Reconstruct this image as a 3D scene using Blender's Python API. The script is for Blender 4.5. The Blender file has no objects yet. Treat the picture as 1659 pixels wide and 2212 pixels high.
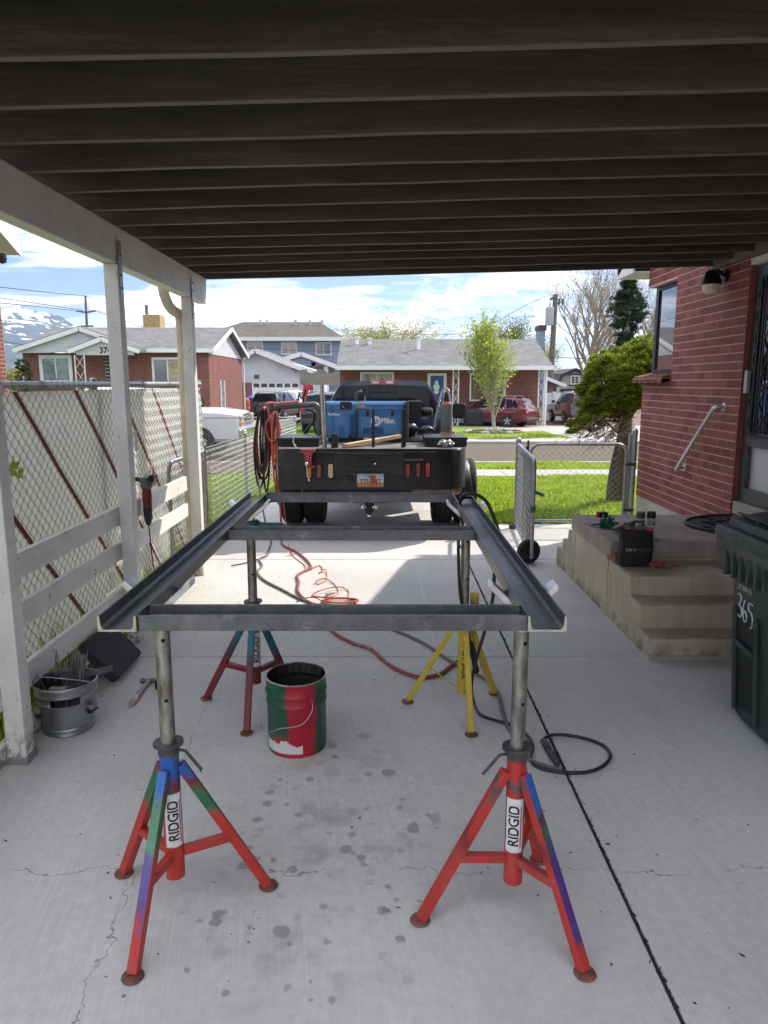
import bpy, math, random
import numpy as np
from mathutils import Vector, Matrix

rnd = random.Random(7)
SC = bpy.context.scene
COL = SC.collection
PI = math.pi

# ---------------------------------------------------------------- camera
CAM_H = 1.75
PITCH = math.radians(10.15)
cam_d = bpy.data.cameras.new('camera')
cam_d.sensor_fit = 'VERTICAL'
cam_d.sensor_height = 36.0
cam_d.sensor_width = 27.0
cam_d.lens = 1760 / 2500 * 36.0
cam_d.clip_start = 0.05
cam_d.clip_end = 20000
cam = bpy.data.objects.new('camera', cam_d)
COL.objects.link(cam)
cam.location = (0, 0, CAM_H)
cam.rotation_euler = (PI / 2 - PITCH, 0, 0)
SC.camera = cam

# ---------------------------------------------------------------- sun, sky, exposure
SUN_VEC = Vector((0.84, 0.74, 1.0)).normalized()
sun_d = bpy.data.lights.new('sun', 'SUN')
sun_d.energy = 2.0
sun_d.angle = math.radians(0.55)
sun_d.color = (1.0, 0.93, 0.81)
sun = bpy.data.objects.new('sun', sun_d)
COL.objects.link(sun)
sun.rotation_euler = SUN_VEC.to_track_quat('Z', 'Y').to_euler()
sun.location = SUN_VEC * 60
world = bpy.data.worlds.new('World')
SC.world = world
world.use_nodes = True
SC.view_settings.view_transform = 'Standard'
SC.view_settings.look = 'None'
SC.view_settings.gamma = 1.0
SC.view_settings.use_curve_mapping = False
SC.view_settings.exposure = 1.62
SC.cycles.max_bounces = 8
SC.cycles.diffuse_bounces = 5
SC.cycles.transparent_max_bounces = 24
SC.cycles.use_denoising = True
SC.cycles.sample_clamp_indirect = 6.0


class NT:
    """short hand for building node trees"""
    def __init__(s, tree):
        s.t = tree
        s.n = tree.nodes
        s.l = tree.links

    def node(s, typ, **kw):
        nd = s.n.new(typ)
        for k, v in kw.items():
            setattr(nd, k, v)
        return nd

    def put(s, sock, val):
        if hasattr(val, 'is_output'):
            s.l.new(val, sock)
        elif isinstance(val, (tuple, list)) and len(val) == 3 and sock.type == 'RGBA':
            sock.default_value = (*val, 1)
        else:
            sock.default_value = val

    def math(s, op, a, b=0.0, clamp=False):
        nd = s.node('ShaderNodeMath', operation=op, use_clamp=clamp)
        s.put(nd.inputs[0], a)
        s.put(nd.inputs[1], b)
        return nd.outputs[0]

    def vmath(s, op, a, b=(0, 0, 0)):
        nd = s.node('ShaderNodeVectorMath', operation=op)
        s.put(nd.inputs[0], a)
        s.put(nd.inputs[1], b)
        return nd.outputs[0]

    def noise(s, vec, scale=5, detail=3, rough=0.55, dist=0.0, out='Fac'):
        nd = s.node('ShaderNodeTexNoise')
        if vec is not None:
            s.put(nd.inputs['Vector'], vec)
        nd.inputs['Scale'].default_value = scale
        nd.inputs['Detail'].default_value = detail
        nd.inputs['Roughness'].default_value = rough
        nd.inputs['Distortion'].default_value = dist
        return nd.outputs[0 if out == 'Fac' else 1]

    def voronoi(s, vec, scale=5, feature='F1', out='Distance', rand=1.0):
        nd = s.node('ShaderNodeTexVoronoi', feature=feature)
        s.put(nd.inputs['Vector'], vec)
        nd.inputs['Scale'].default_value = scale
        nd.inputs['Randomness'].default_value = rand
        return nd.outputs[out]

    def ramp(s, fac, stops, interp='LINEAR'):
        nd = s.node('ShaderNodeValToRGB')
        cr = nd.color_ramp
        cr.interpolation = interp
        while len(cr.elements) < len(stops):
            cr.elements.new(0.5)
        for e, (p, c) in zip(cr.elements, stops):
            e.position = p
            e.color = (*c, 1) if isinstance(c, (tuple, list)) else (c, c, c, 1)
        s.put(nd.inputs[0], fac)
        return nd.outputs[0]

    def mix(s, fac, a, b, mode='MIX'):
        nd = s.node('ShaderNodeMix', data_type='RGBA', blend_type=mode)
        s.put(nd.inputs[0], fac)
        s.put(nd.inputs[6], a)
        s.put(nd.inputs[7], b)
        return nd.outputs[2]

    def smooth(s, val, lo, hi):
        nd = s.node('ShaderNodeMapRange', interpolation_type='SMOOTHSTEP')
        s.put(nd.inputs[0], val)
        nd.inputs[1].default_value = lo
        nd.inputs[2].default_value = hi
        return nd.outputs[0]

    def sep(s, vec):
        nd = s.node('ShaderNodeSeparateXYZ')
        s.put(nd.inputs[0], vec)
        return nd.outputs

    def comb(s, x, y, z):
        nd = s.node('ShaderNodeCombineXYZ')
        for i, v in enumerate((x, y, z)):
            s.put(nd.inputs[i], v)
        return nd.outputs[0]

    def bump(s, h, strength=0.3, dist=0.01):
        nd = s.node('ShaderNodeBump')
        nd.inputs['Strength'].default_value = strength
        nd.inputs['Distance'].default_value = dist
        s.put(nd.inputs['Height'], h)
        return nd.outputs[0]

    def obj(s):
        return s.node('ShaderNodeTexCoord').outputs['Object']

    def pos(s):
        return s.node('ShaderNodeNewGeometry').outputs['Position']

    def scale(s, vec, k):
        return s.vmath('MULTIPLY', vec, k)


def new_mat(name):
    m = bpy.data.materials.new(name)
    m.use_nodes = True
    nt = NT(m.node_tree)
    b = nt.n['Principled BSDF']
    return m, nt, b


def setp(nt, b, **kw):
    names = dict(col='Base Color', rough='Roughness', metal='Metallic', spec='Specular IOR Level', normal='Normal', coat='Coat Weight',
                 alpha='Alpha', trans='Transmission Weight', emit='Emission Color', estr='Emission Strength', sub='Subsurface Weight', coatr='Coat Roughness')
    for k, v in kw.items():
        nt.put(b.inputs[names[k]], v)


def simple(name, col, rough=0.6, metal=0.0, var=0.18, scale=9, bump=0.0, bscale=80, bdist=0.004, spec=0.5, coat=0.0, dirt=None, dirt_amt=0.35, dscale=4):
    m, nt, b = new_mat(name)
    o = nt.obj()
    n = nt.noise(o, scale, 5, 0.6)
    lo = tuple(c * (1 - var) for c in col)
    hi = tuple(min(1, c * (1 + var)) for c in col)
    c = nt.ramp(n, [(0.3, lo), (0.7, hi)])
    if dirt:
        d = nt.smooth(nt.noise(o, dscale, 6, 0.7), 0.5, 0.68)
        c = nt.mix(nt.math('MULTIPLY', d, dirt_amt), c, dirt)
    setp(nt, b, col=c, rough=nt.math('ADD', nt.math('MULTIPLY', n, 0.16), rough - 0.08), metal=metal, spec=spec, coat=coat)
    if bump:
        setp(nt, b, normal=nt.bump(nt.noise(o, bscale, 3, 0.6), bump, bdist))
    return m


# ---------------------------------------------------------------- photograph pixel -> place (calibrated pinhole, 1659 x 2212 picture)
PF, PCX, PCY = 1557.2, 829.5, 1106.0
SP, CP = math.sin(PITCH), math.cos(PITCH)


def ray(px, py):
    u, v = (px - PCX) / PF, (py - PCY) / PF
    return Vector((u, CP - v * SP, -(SP + v * CP)))


def G(px, py, z=0.0):
    d = ray(px, py)
    t = (z - CAM_H) / d.z
    return Vector((d.x * t, d.y * t, z))


def D(px, py, y):
    d = ray(px, py)
    t = y / d.y
    return Vector((d.x * t, y, CAM_H + d.z * t))


def XP(px, py, x):
    d = ray(px, py)
    t = x / d.x
    return Vector((x, d.y * t, CAM_H + d.z * t))


SLOPE = 0.019


def gz(y):
    return 0.0 if y < 9 else -SLOPE * (min(y, 40) - 9)


def GS(px, py):
    d = ray(px, py)
    r = -d.z / d.y
    y = (CAM_H - 9 * SLOPE) / (r - SLOPE)
    return Vector((d.x / d.y * y, y, gz(y)))


# ---------------------------------------------------------------- mesh building
PM = {}


class MB:
    def __init__(s):
        s.v, s.f, s.m = [], [], []

    def add(s, vs, fs, mi=0):
        o = len(s.v)
        s.v.extend([tuple(p) for p in vs])
        s.f.extend([tuple(i + o for i in f) for f in fs])
        s.m.extend([mi] * len(fs))
        return s

    def box(s, x0, x1, y0, y1, z0, z1, mi=0):
        vs = [(x, y, z) for z in (z0, z1) for y in (y0, y1) for x in (x0, x1)]
        return s.add(vs, [(0, 2, 3, 1), (4, 5, 7, 6), (0, 1, 5, 4), (2, 6, 7, 3), (0, 4, 6, 2), (1, 3, 7, 5)], mi)

    def obox(s, c, size, R=None, mi=0):
        R = R or Matrix.Identity(3)
        c = Vector(c)
        vs = [c + R @ Vector((sx * size[0] / 2, sy * size[1] / 2, sz * size[2] / 2)) for sz in (-1, 1) for sy in (-1, 1) for sx in (-1, 1)]
        return s.add(vs, [(0, 2, 3, 1), (4, 5, 7, 6), (0, 1, 5, 4), (2, 6, 7, 3), (0, 4, 6, 2), (1, 3, 7, 5)], mi)

    def bar(s, p, q, w, h, up=(0, 0, 1), mi=0):
        p, q = Vector(p), Vector(q)
        d = (q - p)
        L = d.length
        d.normalize()
        up = Vector(up)
        side = d.cross(up)
        if side.length < 1e-4:
            side = d.cross(Vector((0, 1, 0)))
        side.normalize()
        n = side.cross(d).normalized()
        R = Matrix((side, d, n)).transposed()
        return s.obox((p + q) / 2, (w, L, h), R, mi)

    def tube(s, pts, r, n=8, closed=False, cap=True, mi=0):
        pts = [Vector(p) for p in pts]
        k = len(pts)
        rs = r if isinstance(r, (list, tuple)) else [r] * k
        T = []
        for i in range(k):
            a = pts[(i - 1) % k] if (closed or i > 0) else pts[0]
            b = pts[(i + 1) % k] if (closed or i < k - 1) else pts[-1]
            t = (b - a)
            T.append(t.normalized() if t.length > 1e-9 else Vector((0, 0, 1)))
        ref = Vector((0, 0, 1)) if abs(T[0].z) < 0.9 else Vector((1, 0, 0))
        nrm = (ref - T[0] * ref.dot(T[0])).normalized()
        vs, fs = [], []
        for i in range(k):
            nrm = (nrm - T[i] * nrm.dot(T[i]))
            nrm = nrm.normalized() if nrm.length > 1e-6 else T[i].orthogonal().normalized()
            bn = T[i].cross(nrm)
            for j in range(n):
                a = 2 * PI * j / n
                vs.append(pts[i] + (nrm * math.cos(a) + bn * math.sin(a)) * rs[i])
        for i in range(k if closed else k - 1):
            i2 = (i + 1) % k
            for j in range(n):
                j2 = (j + 1) % n
                fs.append((i * n + j, i * n + j2, i2 * n + j2, i2 * n + j))
        if cap and not closed:
            fs.append(tuple(range(n - 1, -1, -1)))
            fs.append(tuple((k - 1) * n + j for j in range(n)))
        return s.add(vs, fs, mi)

    def cyl(s, p, q, r, r2=None, n=16, mi=0):
        return s.tube([p, q], [r, r if r2 is None else r2], n, mi=mi)

    def lathe(s, prof, c=(0, 0, 0), n=24, R=None, mi=0, cap=True):
        R = R or Matrix.Identity(3)
        c = Vector(c)
        vs, fs = [], []
        for r, z in prof:
            for j in range(n):
                a = 2 * PI * j / n
                vs.append(c + R @ Vector((r * math.cos(a), r * math.sin(a), z)))
        for i in range(len(prof) - 1):
            for j in range(n):
                j2 = (j + 1) % n
                fs.append((i * n + j, i * n + j2, (i + 1) * n + j2, (i + 1) * n + j))
        if cap:
            if prof[0][0] > 1e-5:
                fs.append(tuple(range(n - 1, -1, -1)))
            if prof[-1][0] > 1e-5:
                fs.append(tuple((len(prof) - 1) * n + j for j in range(n)))
        return s.add(vs, fs, mi)

    def prism(s, poly, o, U, V, W, mi=0):
        """2-d outline in the U,V plane at o, pushed along the vector W"""
        o, U, V, W = Vector(o), Vector(U), Vector(V), Vector(W)
        k = len(poly)
        a = [o + U * x + V * y for x, y in poly]
        vs = a + [p + W for p in a]
        fs = [tuple(range(k - 1, -1, -1)), tuple(range(k, 2 * k))]
        fs += [(i, (i + 1) % k, k + (i + 1) % k, k + i) for i in range(k)]
        return s.add(vs, fs, mi)

    def sphere(s, c, r, n=10, sc=(1, 1, 1), mi=0):
        prof = [(max(1e-6, math.sin(PI * i / n)), -math.cos(PI * i / n)) for i in range(n + 1)]
        R = Matrix.Diagonal((sc[0] * r, sc[1] * r, sc[2] * r))
        return s.lathe(prof, c, n * 2, R, mi, cap=False)

    def build(s, name, mat, parent=None, local=False, smooth=None, bevel=0.0, bseg=2, solid=0.0):
        me = bpy.data.meshes.new(name)
        vs = s.v
        if not local:
            M = PM.get(parent.name) if parent else None
            if M is None and parent is None:
                arr = np.array(vs)
                c = Vector(((arr[:, 0].min() + arr[:, 0].max()) / 2, (arr[:, 1].min() + arr[:, 1].max()) / 2, arr[:, 2].min()))
                M = Matrix.Translation(c)
            if M is not None:
                Mi = M.inverted()
                vs = [Mi @ Vector(p) for p in vs]
        else:
            M = Matrix.Identity(4)
        me.from_pydata([tuple(p) for p in vs], [], s.f)
        mats = mat if isinstance(mat, (list, tuple)) else [mat]
        for m in mats:
            me.materials.append(m)
        if len(mats) > 1:
            me.polygons.foreach_set('material_index', s.m)
        import bmesh
        bm = bmesh.new()
        bm.from_mesh(me)
        bmesh.ops.recalc_face_normals(bm, faces=bm.faces)
        bm.to_mesh(me)
        bm.free()
        if smooth is not None:
            me.polygons.foreach_set('use_smooth', [True] * len(me.polygons))
            me.set_sharp_from_angle(angle=math.radians(smooth))
        o = bpy.data.objects.new(name, me)
        COL.objects.link(o)
        if parent:
            o.parent = parent
            PM[o.name] = PM.get(parent.name, Matrix.Identity(4)) if not local else PM.get(parent.name, Matrix.Identity(4))
        else:
            o.matrix_world = M
            PM[o.name] = M
        if solid:
            md = o.modifiers.new('thickness', 'SOLIDIFY')
            md.thickness = solid
        if bevel:
            md = o.modifiers.new('edge', 'BEVEL')
            md.width = bevel
            md.segments = bseg
            md.limit_method = 'ANGLE'
            md.angle_limit = math.radians(40)
            md.harden_normals = False
        return o


def tag(o, label=None, cat=None, group=None, kind=None):
    if label:
        o['label'] = label
    if cat:
        o['category'] = cat
    if group:
        o['group'] = group
    if kind:
        o['kind'] = kind
    return o


def thing(name, label, cat, loc=(0, 0, 0), rz=0.0, group=None, kind=None):
    o = bpy.data.objects.new(name, None)
    COL.objects.link(o)
    o.empty_display_size = 0.1
    o.location = loc
    o.rotation_euler = (0, 0, rz)
    PM[o.name] = Matrix.Translation(Vector(loc)) @ Matrix.Rotation(rz, 4, 'Z')
    return tag(o, label, cat, group, kind)


def copy_tree(o, parent=None):
    c = o.copy()
    COL.objects.link(c)
    c.parent = parent
    for ch in o.children:
        copy_tree(ch, c)
    return c


def bez(pts, per=8, closed=False):
    """Catmull-Rom through the points"""
    P = [Vector(p) for p in pts]
    n = len(P)
    out = []
    for i in range(n if closed else n - 1):
        p0 = P[(i - 1) % n] if (closed or i > 0) else P[0] * 2 - P[1]
        p1, p2 = P[i], P[(i + 1) % n]
        p3 = P[(i + 2) % n] if (closed or i < n - 2) else P[-1] * 2 - P[-2]
        for k in range(per):
            t = k / per
            out.append(0.5 * ((2 * p1) + (p2 - p0) * t + (2 * p0 - 5 * p1 + 4 * p2 - p3) * t * t + (3 * p1 - p0 - 3 * p2 + p3) * t ** 3))
    if not closed:
        out.append(P[-1])
    return out


def np_obj(name, V, F, mat, parent=None, smooth=False):
    """fast mesh from arrays; F is (n,3) or (n,4)"""
    me = bpy.data.meshes.new(name)
    V = np.asarray(V, dtype=np.float32)
    F = np.asarray(F, dtype=np.int32)
    k = F.shape[1]
    me.vertices.add(len(V))
    me.vertices.foreach_set('co', V.ravel())
    me.loops.add(F.size)
    me.loops.foreach_set('vertex_index', F.ravel())
    me.polygons.add(len(F))
    me.polygons.foreach_set('loop_start', np.arange(0, F.size, k, dtype=np.int32))
    me.polygons.foreach_set('loop_total', np.full(len(F), k, dtype=np.int32))
    if smooth:
        me.polygons.foreach_set('use_smooth', np.ones(len(F), dtype=bool))
    me.update(calc_edges=True)
    me.materials.append(mat)
    o = bpy.data.objects.new(name, me)
    COL.objects.link(o)
    if parent:
        o.parent = parent
        PM[o.name] = PM.get(parent.name, Matrix.Identity(4))
        L = PM[parent.name].inverted()
        o.matrix_local = L
    return o


def text_mesh(body, size, depth=0.0, align='CENTER', bold=0.0, shear=0.0, space=1.0):
    c = bpy.data.curves.new('lettering', 'FONT')
    c.body = body
    c.size = size
    c.extrude = depth
    c.align_x = align
    c.align_y = 'CENTER'
    c.offset = bold
    c.shear = shear
    c.space_character = space
    o = bpy.data.objects.new('lettering', c)
    COL.objects.link(o)
    dg = bpy.context.evaluated_depsgraph_get()
    me = bpy.data.meshes.new_from_object(o.evaluated_get(dg))
    bpy.data.objects.remove(o)
    bpy.data.curves.remove(c)
    return me


def lettering(body, size, mat, parent, origin, U, V, name='lettering', bold=0.0, shear=0.0, sx=1.0, space=1.0, off=0.0015, depth=0.0008, bend=None, align='CENTER'):
    """flat print on a face: origin, right vector U, up vector V (world). bend=(axis point, radius) wraps V-normal print round a vertical tube"""
    me = text_mesh(body, size, 0.0, bold=bold, shear=shear, space=space, align=align)
    U, V, O = Vector(U).normalized(), Vector(V).normalized(), Vector(origin)
    N = U.cross(V)
    Mi = PM[parent.name].inverted()
    if bend:     # enough vertices to follow the curve
        import bmesh
        bm = bmesh.new()
        bm.from_mesh(me)
        bmesh.ops.triangulate(bm, faces=bm.faces)
        for _ in range(5):
            long_ = [e for e in bm.edges if e.calc_length() > 0.009]
            if not long_:
                break
            bmesh.ops.subdivide_edges(bm, edges=long_, cuts=1)
            bmesh.ops.triangulate(bm, faces=bm.faces)
        bm.to_mesh(me)
        bm.free()
    for vt in me.vertices:
        x, y = vt.co.x * sx, vt.co.y
        p = O + U * x + V * y + N * off
        if bend:
            c, r = Vector(bend[0]), bend[1]
            # horizontal offset becomes an angle round the tube
            h = U * x + V * y
            hz = h.z
            hh = Vector((h.x, h.y, 0))
            n0 = Vector((O.x - c.x, O.y - c.y, 0)).normalized()
            tang = Vector((-n0.y, n0.x, 0))
            a = hh.dot(tang) / r
            p = Vector((c.x, c.y, O.z + hz)) + (n0 * math.cos(a) + tang * math.sin(a)) * (r + off)
        vt.co = Mi @ p
    me.materials.clear()
    me.materials.append(mat)
    o = bpy.data.objects.new(name, me)
    COL.objects.link(o)
    o.parent = parent
    PM[o.name] = PM[parent.name]
    return o


def rbox(w, h, r, k=4):
    """rounded rectangle outline centred on 0,0"""
    out = []
    for cx, cy, a0 in ((w / 2 - r, h / 2 - r, 0), (-w / 2 + r, h / 2 - r, PI / 2), (-w / 2 + r, -h / 2 + r, PI), (w / 2 - r, -h / 2 + r, 1.5 * PI)):
        for i in range(k + 1):
            a = a0 + PI / 2 * i / k
            out.append((cx + r * math.cos(a), cy + r * math.sin(a)))
    return out
# ---------------------------------------------------------------- sky
def make_sky():
    nt = NT(world.node_tree)
    bg = nt.n['Background']
    sky = nt.node('ShaderNodeTexSky', sky_type='NISHITA')
    sky.sun_disc = False
    sky.sun_elevation = math.asin(SUN_VEC.z)
    sky.sun_rotation = math.atan2(SUN_VEC.x, SUN_VEC.y)
    sky.altitude = 1300
    sky.air_density = 1.0
    sky.dust_density = 0.6
    sky.ozone_density = 1.6
    d = nt.node('ShaderNodeTexCoord').outputs['Generated']
    x, y, z = nt.sep(d)
    zc = nt.math('ADD', nt.math('MAXIMUM', z, 0.0), 0.14)
    pl = nt.comb(nt.math('DIVIDE', x, zc), nt.math('DIVIDE', y, zc), 0.0)
    # high thin streaks
    warp = nt.noise(pl, 0.6, 3, 0.6, out='Color')
    p1 = nt.vmath('ADD', nt.scale(pl, (0.42, 1.5, 1)), nt.scale(warp, (0.9, 0.9, 0)))
    n1 = nt.noise(p1, 1.5, 9, 0.64)
    streak = nt.smooth(n1, 0.43, 0.60)
    # piled cumulus low over the houses
    p2 = nt.comb(nt.math('MULTIPLY', x, 7.0), nt.math('MULTIPLY', y, 7.0), nt.math('MULTIPLY', z, 13.0))
    n2 = nt.noise(p2, 0.9, 9, 0.58, 0.25)
    low = nt.math('SUBTRACT', 1.0, nt.smooth(z, 0.05, 0.24))
    cum = nt.smooth(nt.math('ADD', n2, nt.math('MULTIPLY', low, 0.06)), 0.545, 0.62)
    cover = nt.math('MAXIMUM', nt.math('MULTIPLY', streak, 0.92), cum, True)
    shade = nt.smooth(nt.noise(nt.vmath('ADD', p2, (0.0, 0.0, 0.55)), 0.9, 8, 0.6, 0.25), 0.42, 0.66)
    ccol = nt.mix(shade, (8.0, 8.05, 8.2), (2.7, 3.05, 3.5))
    ccol = nt.mix(nt.math('MULTIPLY', cum, nt.math('SUBTRACT', 1.0, shade)), ccol, (9.4, 9.3, 9.2))
    # a clouded sky is brighter overhead than at the horizon
    g = nt.math('ADD', nt.math('MULTIPLY', nt.math('MAXIMUM', z, 0.0), 1.0), 0.46)
    ccol = nt.vmath('MULTIPLY', ccol, nt.comb(g, g, g))
    nt.put(bg.inputs[0], nt.mix(cover, nt.mix(1.0, sky.outputs[0], (0.27, 0.275, 0.38), 'MULTIPLY'), ccol))
    bg.inputs[1].default_value = 0.15


make_sky()


# ---------------------------------------------------------------- shared materials
def mat_concrete(name, col, stains=True, streak=True, warm=0.0):
    m, nt, b = new_mat(name)
    p = nt.pos()
    x, y, z = nt.sep(p)
    big = nt.noise(p, 0.9, 5, 0.6)
    fine = nt.noise(p, 26, 5, 0.65)
    c = nt.ramp(big, [(0.25, tuple(k * 0.86 for k in col)), (0.75, tuple(k * 1.1 for k in col))])
    c = nt.mix(0.35, c, nt.ramp(fine, [(0.3, 0.74), (0.7, 1.22)]), 'MULTIPLY')
    pit = nt.smooth(nt.noise(p, 150, 2, 0.5), 0.66, 0.74)
    c = nt.mix(nt.math('MULTIPLY', pit, 0.35), c, tuple(k * 0.45 for k in col))
    h = nt.math('MULTIPLY', fine, 0.4)
    if streak:   # broom finish: lines a few millimetres apart, swept at a slant
        ang = nt.math('ADD', nt.math('MULTIPLY', x, 1.0), nt.math('MULTIPLY', y, 0.16))
        br = nt.noise(nt.comb(nt.math('MULTIPLY', ang, 120.0), nt.math('MULTIPLY', y, 1.6), 0.0), 1.0, 3, 0.6)
        patch = nt.smooth(nt.noise(p, 1.3, 3, 0.5), 0.35, 0.6)
        bl = nt.math('MULTIPLY', nt.math('MULTIPLY', br, patch), 1.0)
        c = nt.mix(nt.math('MULTIPLY', patch, 0.5), c, nt.mix(1.0, c, nt.ramp(br, [(0.35, 0.88), (0.65, 1.12)]), 'MULTIPLY'))
        h = nt.math('ADD', h, bl)
    if stains:
        # round drip stains in front of the pail
        dx = nt.math('SUBTRACT', x, -0.26)
        dy = nt.math('SUBTRACT', y, 2.5)
        rr = nt.math('SQRT', nt.math('ADD', nt.math('MULTIPLY', nt.math('MULTIPLY', dx, dx), 4.2), nt.math('MULTIPLY', nt.math('MULTIPLY', dy, dy), 1.1)))
        area = nt.math('SUBTRACT', 1.0, nt.smooth(rr, 0.3, 1.25))
        pw = nt.vmath('ADD', p, nt.scale(nt.noise(p, 22, 3, 0.6, out='Color'), (0.04, 0.04, 0.0)))
        for vs_, thr, s0, s1_, amt, sh in ((9.5, 0.72, 0.12, 0.28, 0.62, 0.0), (6.0, 0.80, 0.12, 0.26, 0.5, 3.7), (15.0, 0.80, 0.10, 0.28, 0.6, 8.1)):
            pv = nt.vmath('ADD', pw, (sh, sh * 0.7, 0.0))
            ck = nt.node('ShaderNodeTexVoronoi')
            nt.put(ck.inputs['Vector'], pv)
            ck.inputs['Scale'].default_value = vs_
            cr, cg_, cb = nt.sep(ck.outputs['Color'])
            keep = nt.math('GREATER_THAN', nt.math('ADD', cr, nt.math('MULTIPLY', area, 0.9)), thr)
            sz = nt.math('ADD', nt.math('MULTIPLY', cg_, s1_), s0)
            spot = nt.math('MULTIPLY', nt.smooth(nt.math('SUBTRACT', sz, ck.outputs['Distance']), 0.0, 0.13), nt.math('MULTIPLY', keep, nt.smooth(area, 0.03, 0.25)))
            spot = nt.math('MULTIPLY', spot, nt.math('ADD', nt.math('MULTIPLY', cb, 0.75), 0.25))
            c = nt.mix(nt.math('MULTIPLY', spot, amt), c, tuple(k * 0.28 for k in col))
        wash = nt.math('MULTIPLY', area, nt.smooth(nt.noise(p, 5, 4, 0.6), 0.5, 0.7))
        c = nt.mix(nt.math('MULTIPLY', wash, 0.6), c, tuple(k * 0.5 for k in col))
        drift = nt.smooth(nt.noise(nt.scale(p, (2.2, 0.35, 1)), 1.3, 5, 0.65), 0.52, 0.74)
        c = nt.mix(nt.math('MULTIPLY', drift, 0.28), c, tuple(k * 0.62 for k in col))
        # two hairline cracks
        w1 = nt.math('ADD', nt.math('MULTIPLY', nt.noise(p, 2.2, 5, 0.7), 0.30), nt.math('MULTIPLY', nt.noise(p, 14, 4, 0.7), 0.05))
        l1 = nt.math('ABSOLUTE', nt.math('SUBTRACT', nt.math('ADD', y, w1), 2.53))
        l2 = nt.math('ABSOLUTE', nt.math('SUBTRACT', nt.math('ADD', x, nt.math('MULTIPLY', w1, 0.8)), nt.math('MULTIPLY', nt.math('SUBTRACT', y, 2.0), -0.1)))
        l2 = nt.math('ABSOLUTE', nt.math('SUBTRACT', nt.math('ADD', nt.math('ADD', x, nt.math('MULTIPLY', w1, 0.8)), nt.math('MULTIPLY', y, 0.06)), -0.62))
        l3 = nt.math('ADD', nt.math('ABSOLUTE', nt.math('SUBTRACT', nt.math('ADD', x, nt.math('MULTIPLY', w1, 0.5)), 0.42)), nt.math('MULTIPLY', nt.smooth(y, 5.0, 4.6), 0.0))
        g3 = nt.math('MULTIPLY', nt.smooth(y, 4.5, 4.9), nt.math('SUBTRACT', 1.0, nt.smooth(y, 6.0, 6.5)))
        brk = nt.smooth(nt.noise(p, 3.5, 2, 0.5), 0.38, 0.5)
        near = nt.math('SUBTRACT', 1.0, nt.smooth(y, 4.3, 4.44))
        k1 = nt.math('MULTIPLY', nt.math('LESS_THAN', l1, 0.0022), brk)
        k2 = nt.math('MULTIPLY', nt.math('LESS_THAN', l2, 0.002), brk)
        kk = nt.math('MULTIPLY', nt.math('MAXIMUM', k1, k2), near)
        c = nt.mix(nt.math('MULTIPLY', kk, 0.75), c, tuple(k * 0.25 for k in col))
        k3 = nt.math('MULTIPLY', nt.math('MULTIPLY', nt.math('LESS_THAN', l3, 0.005), g3), 0.6)
        c = nt.mix(k3, c, (0.75, 0.74, 0.72))
        # scuffs of white chalk and specks of dirt
        ch = nt.math('MULTIPLY', nt.smooth(nt.noise(nt.scale(p, (3, 14, 1)), 2.4, 6, 0.75), 0.70, 0.78), 0.5)
        c = nt.mix(ch, c, (0.72, 0.73, 0.74))
        sp = nt.math('LESS_THAN', nt.voronoi(p, 11), 0.035)
        c = nt.mix(nt.math('MULTIPLY', sp, 0.7), c, (0.05, 0.045, 0.04))
        sp2 = nt.math('LESS_THAN', nt.voronoi(nt.vmath('ADD', p, (3.3, 1.7, 0)), 4.5), 0.03)
        c = nt.mix(nt.math('MULTIPLY', sp2, 0.7), c, (0.06, 0.05, 0.04))
        h = nt.math('SUBTRACT', h, nt.math('MULTIPLY', kk, 1.2))
    setp(nt, b, col=c, rough=nt.math('ADD', nt.math('MULTIPLY', fine, 0.25), 0.62), spec=0.35, normal=nt.bump(h, 0.2, 0.003))
    return m


M_CONC = mat_concrete('broom_finished_concrete', (0.60, 0.59, 0.57))
M_CONC2 = mat_concrete('pale_pavement_concrete', (0.36, 0.345, 0.31), stains=False, streak=False)
M_DIRT = simple('dirt', (0.10, 0.075, 0.05), 0.95, var=0.45, scale=14, bump=0.8, bscale=60, bdist=0.02)
M_JOINT = simple('joint_debris', (0.055, 0.045, 0.035), 0.95, var=0.7, scale=60, bump=1.0, bscale=160, bdist=0.01)


def mat_lawn():
    m, nt, b = new_mat('lawn_soil')
    p = nt.pos()
    n = nt.noise(p, 3.0, 5, 0.65)
    c = nt.ramp(n, [(0.3, (0.09, 0.15, 0.02)), (0.55, (0.18, 0.27, 0.035)), (0.8, (0.30, 0.34, 0.08))])
    c = nt.mix(0.5, c, nt.ramp(nt.noise(p, 60, 3, 0.7), [(0.3, 0.5), (0.7, 1.5)]), 'MULTIPLY')
    setp(nt, b, col=c, rough=0.9, spec=0.2, normal=nt.bump(nt.noise(p, 45, 4, 0.7), 0.7, 0.03))
    return m


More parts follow.
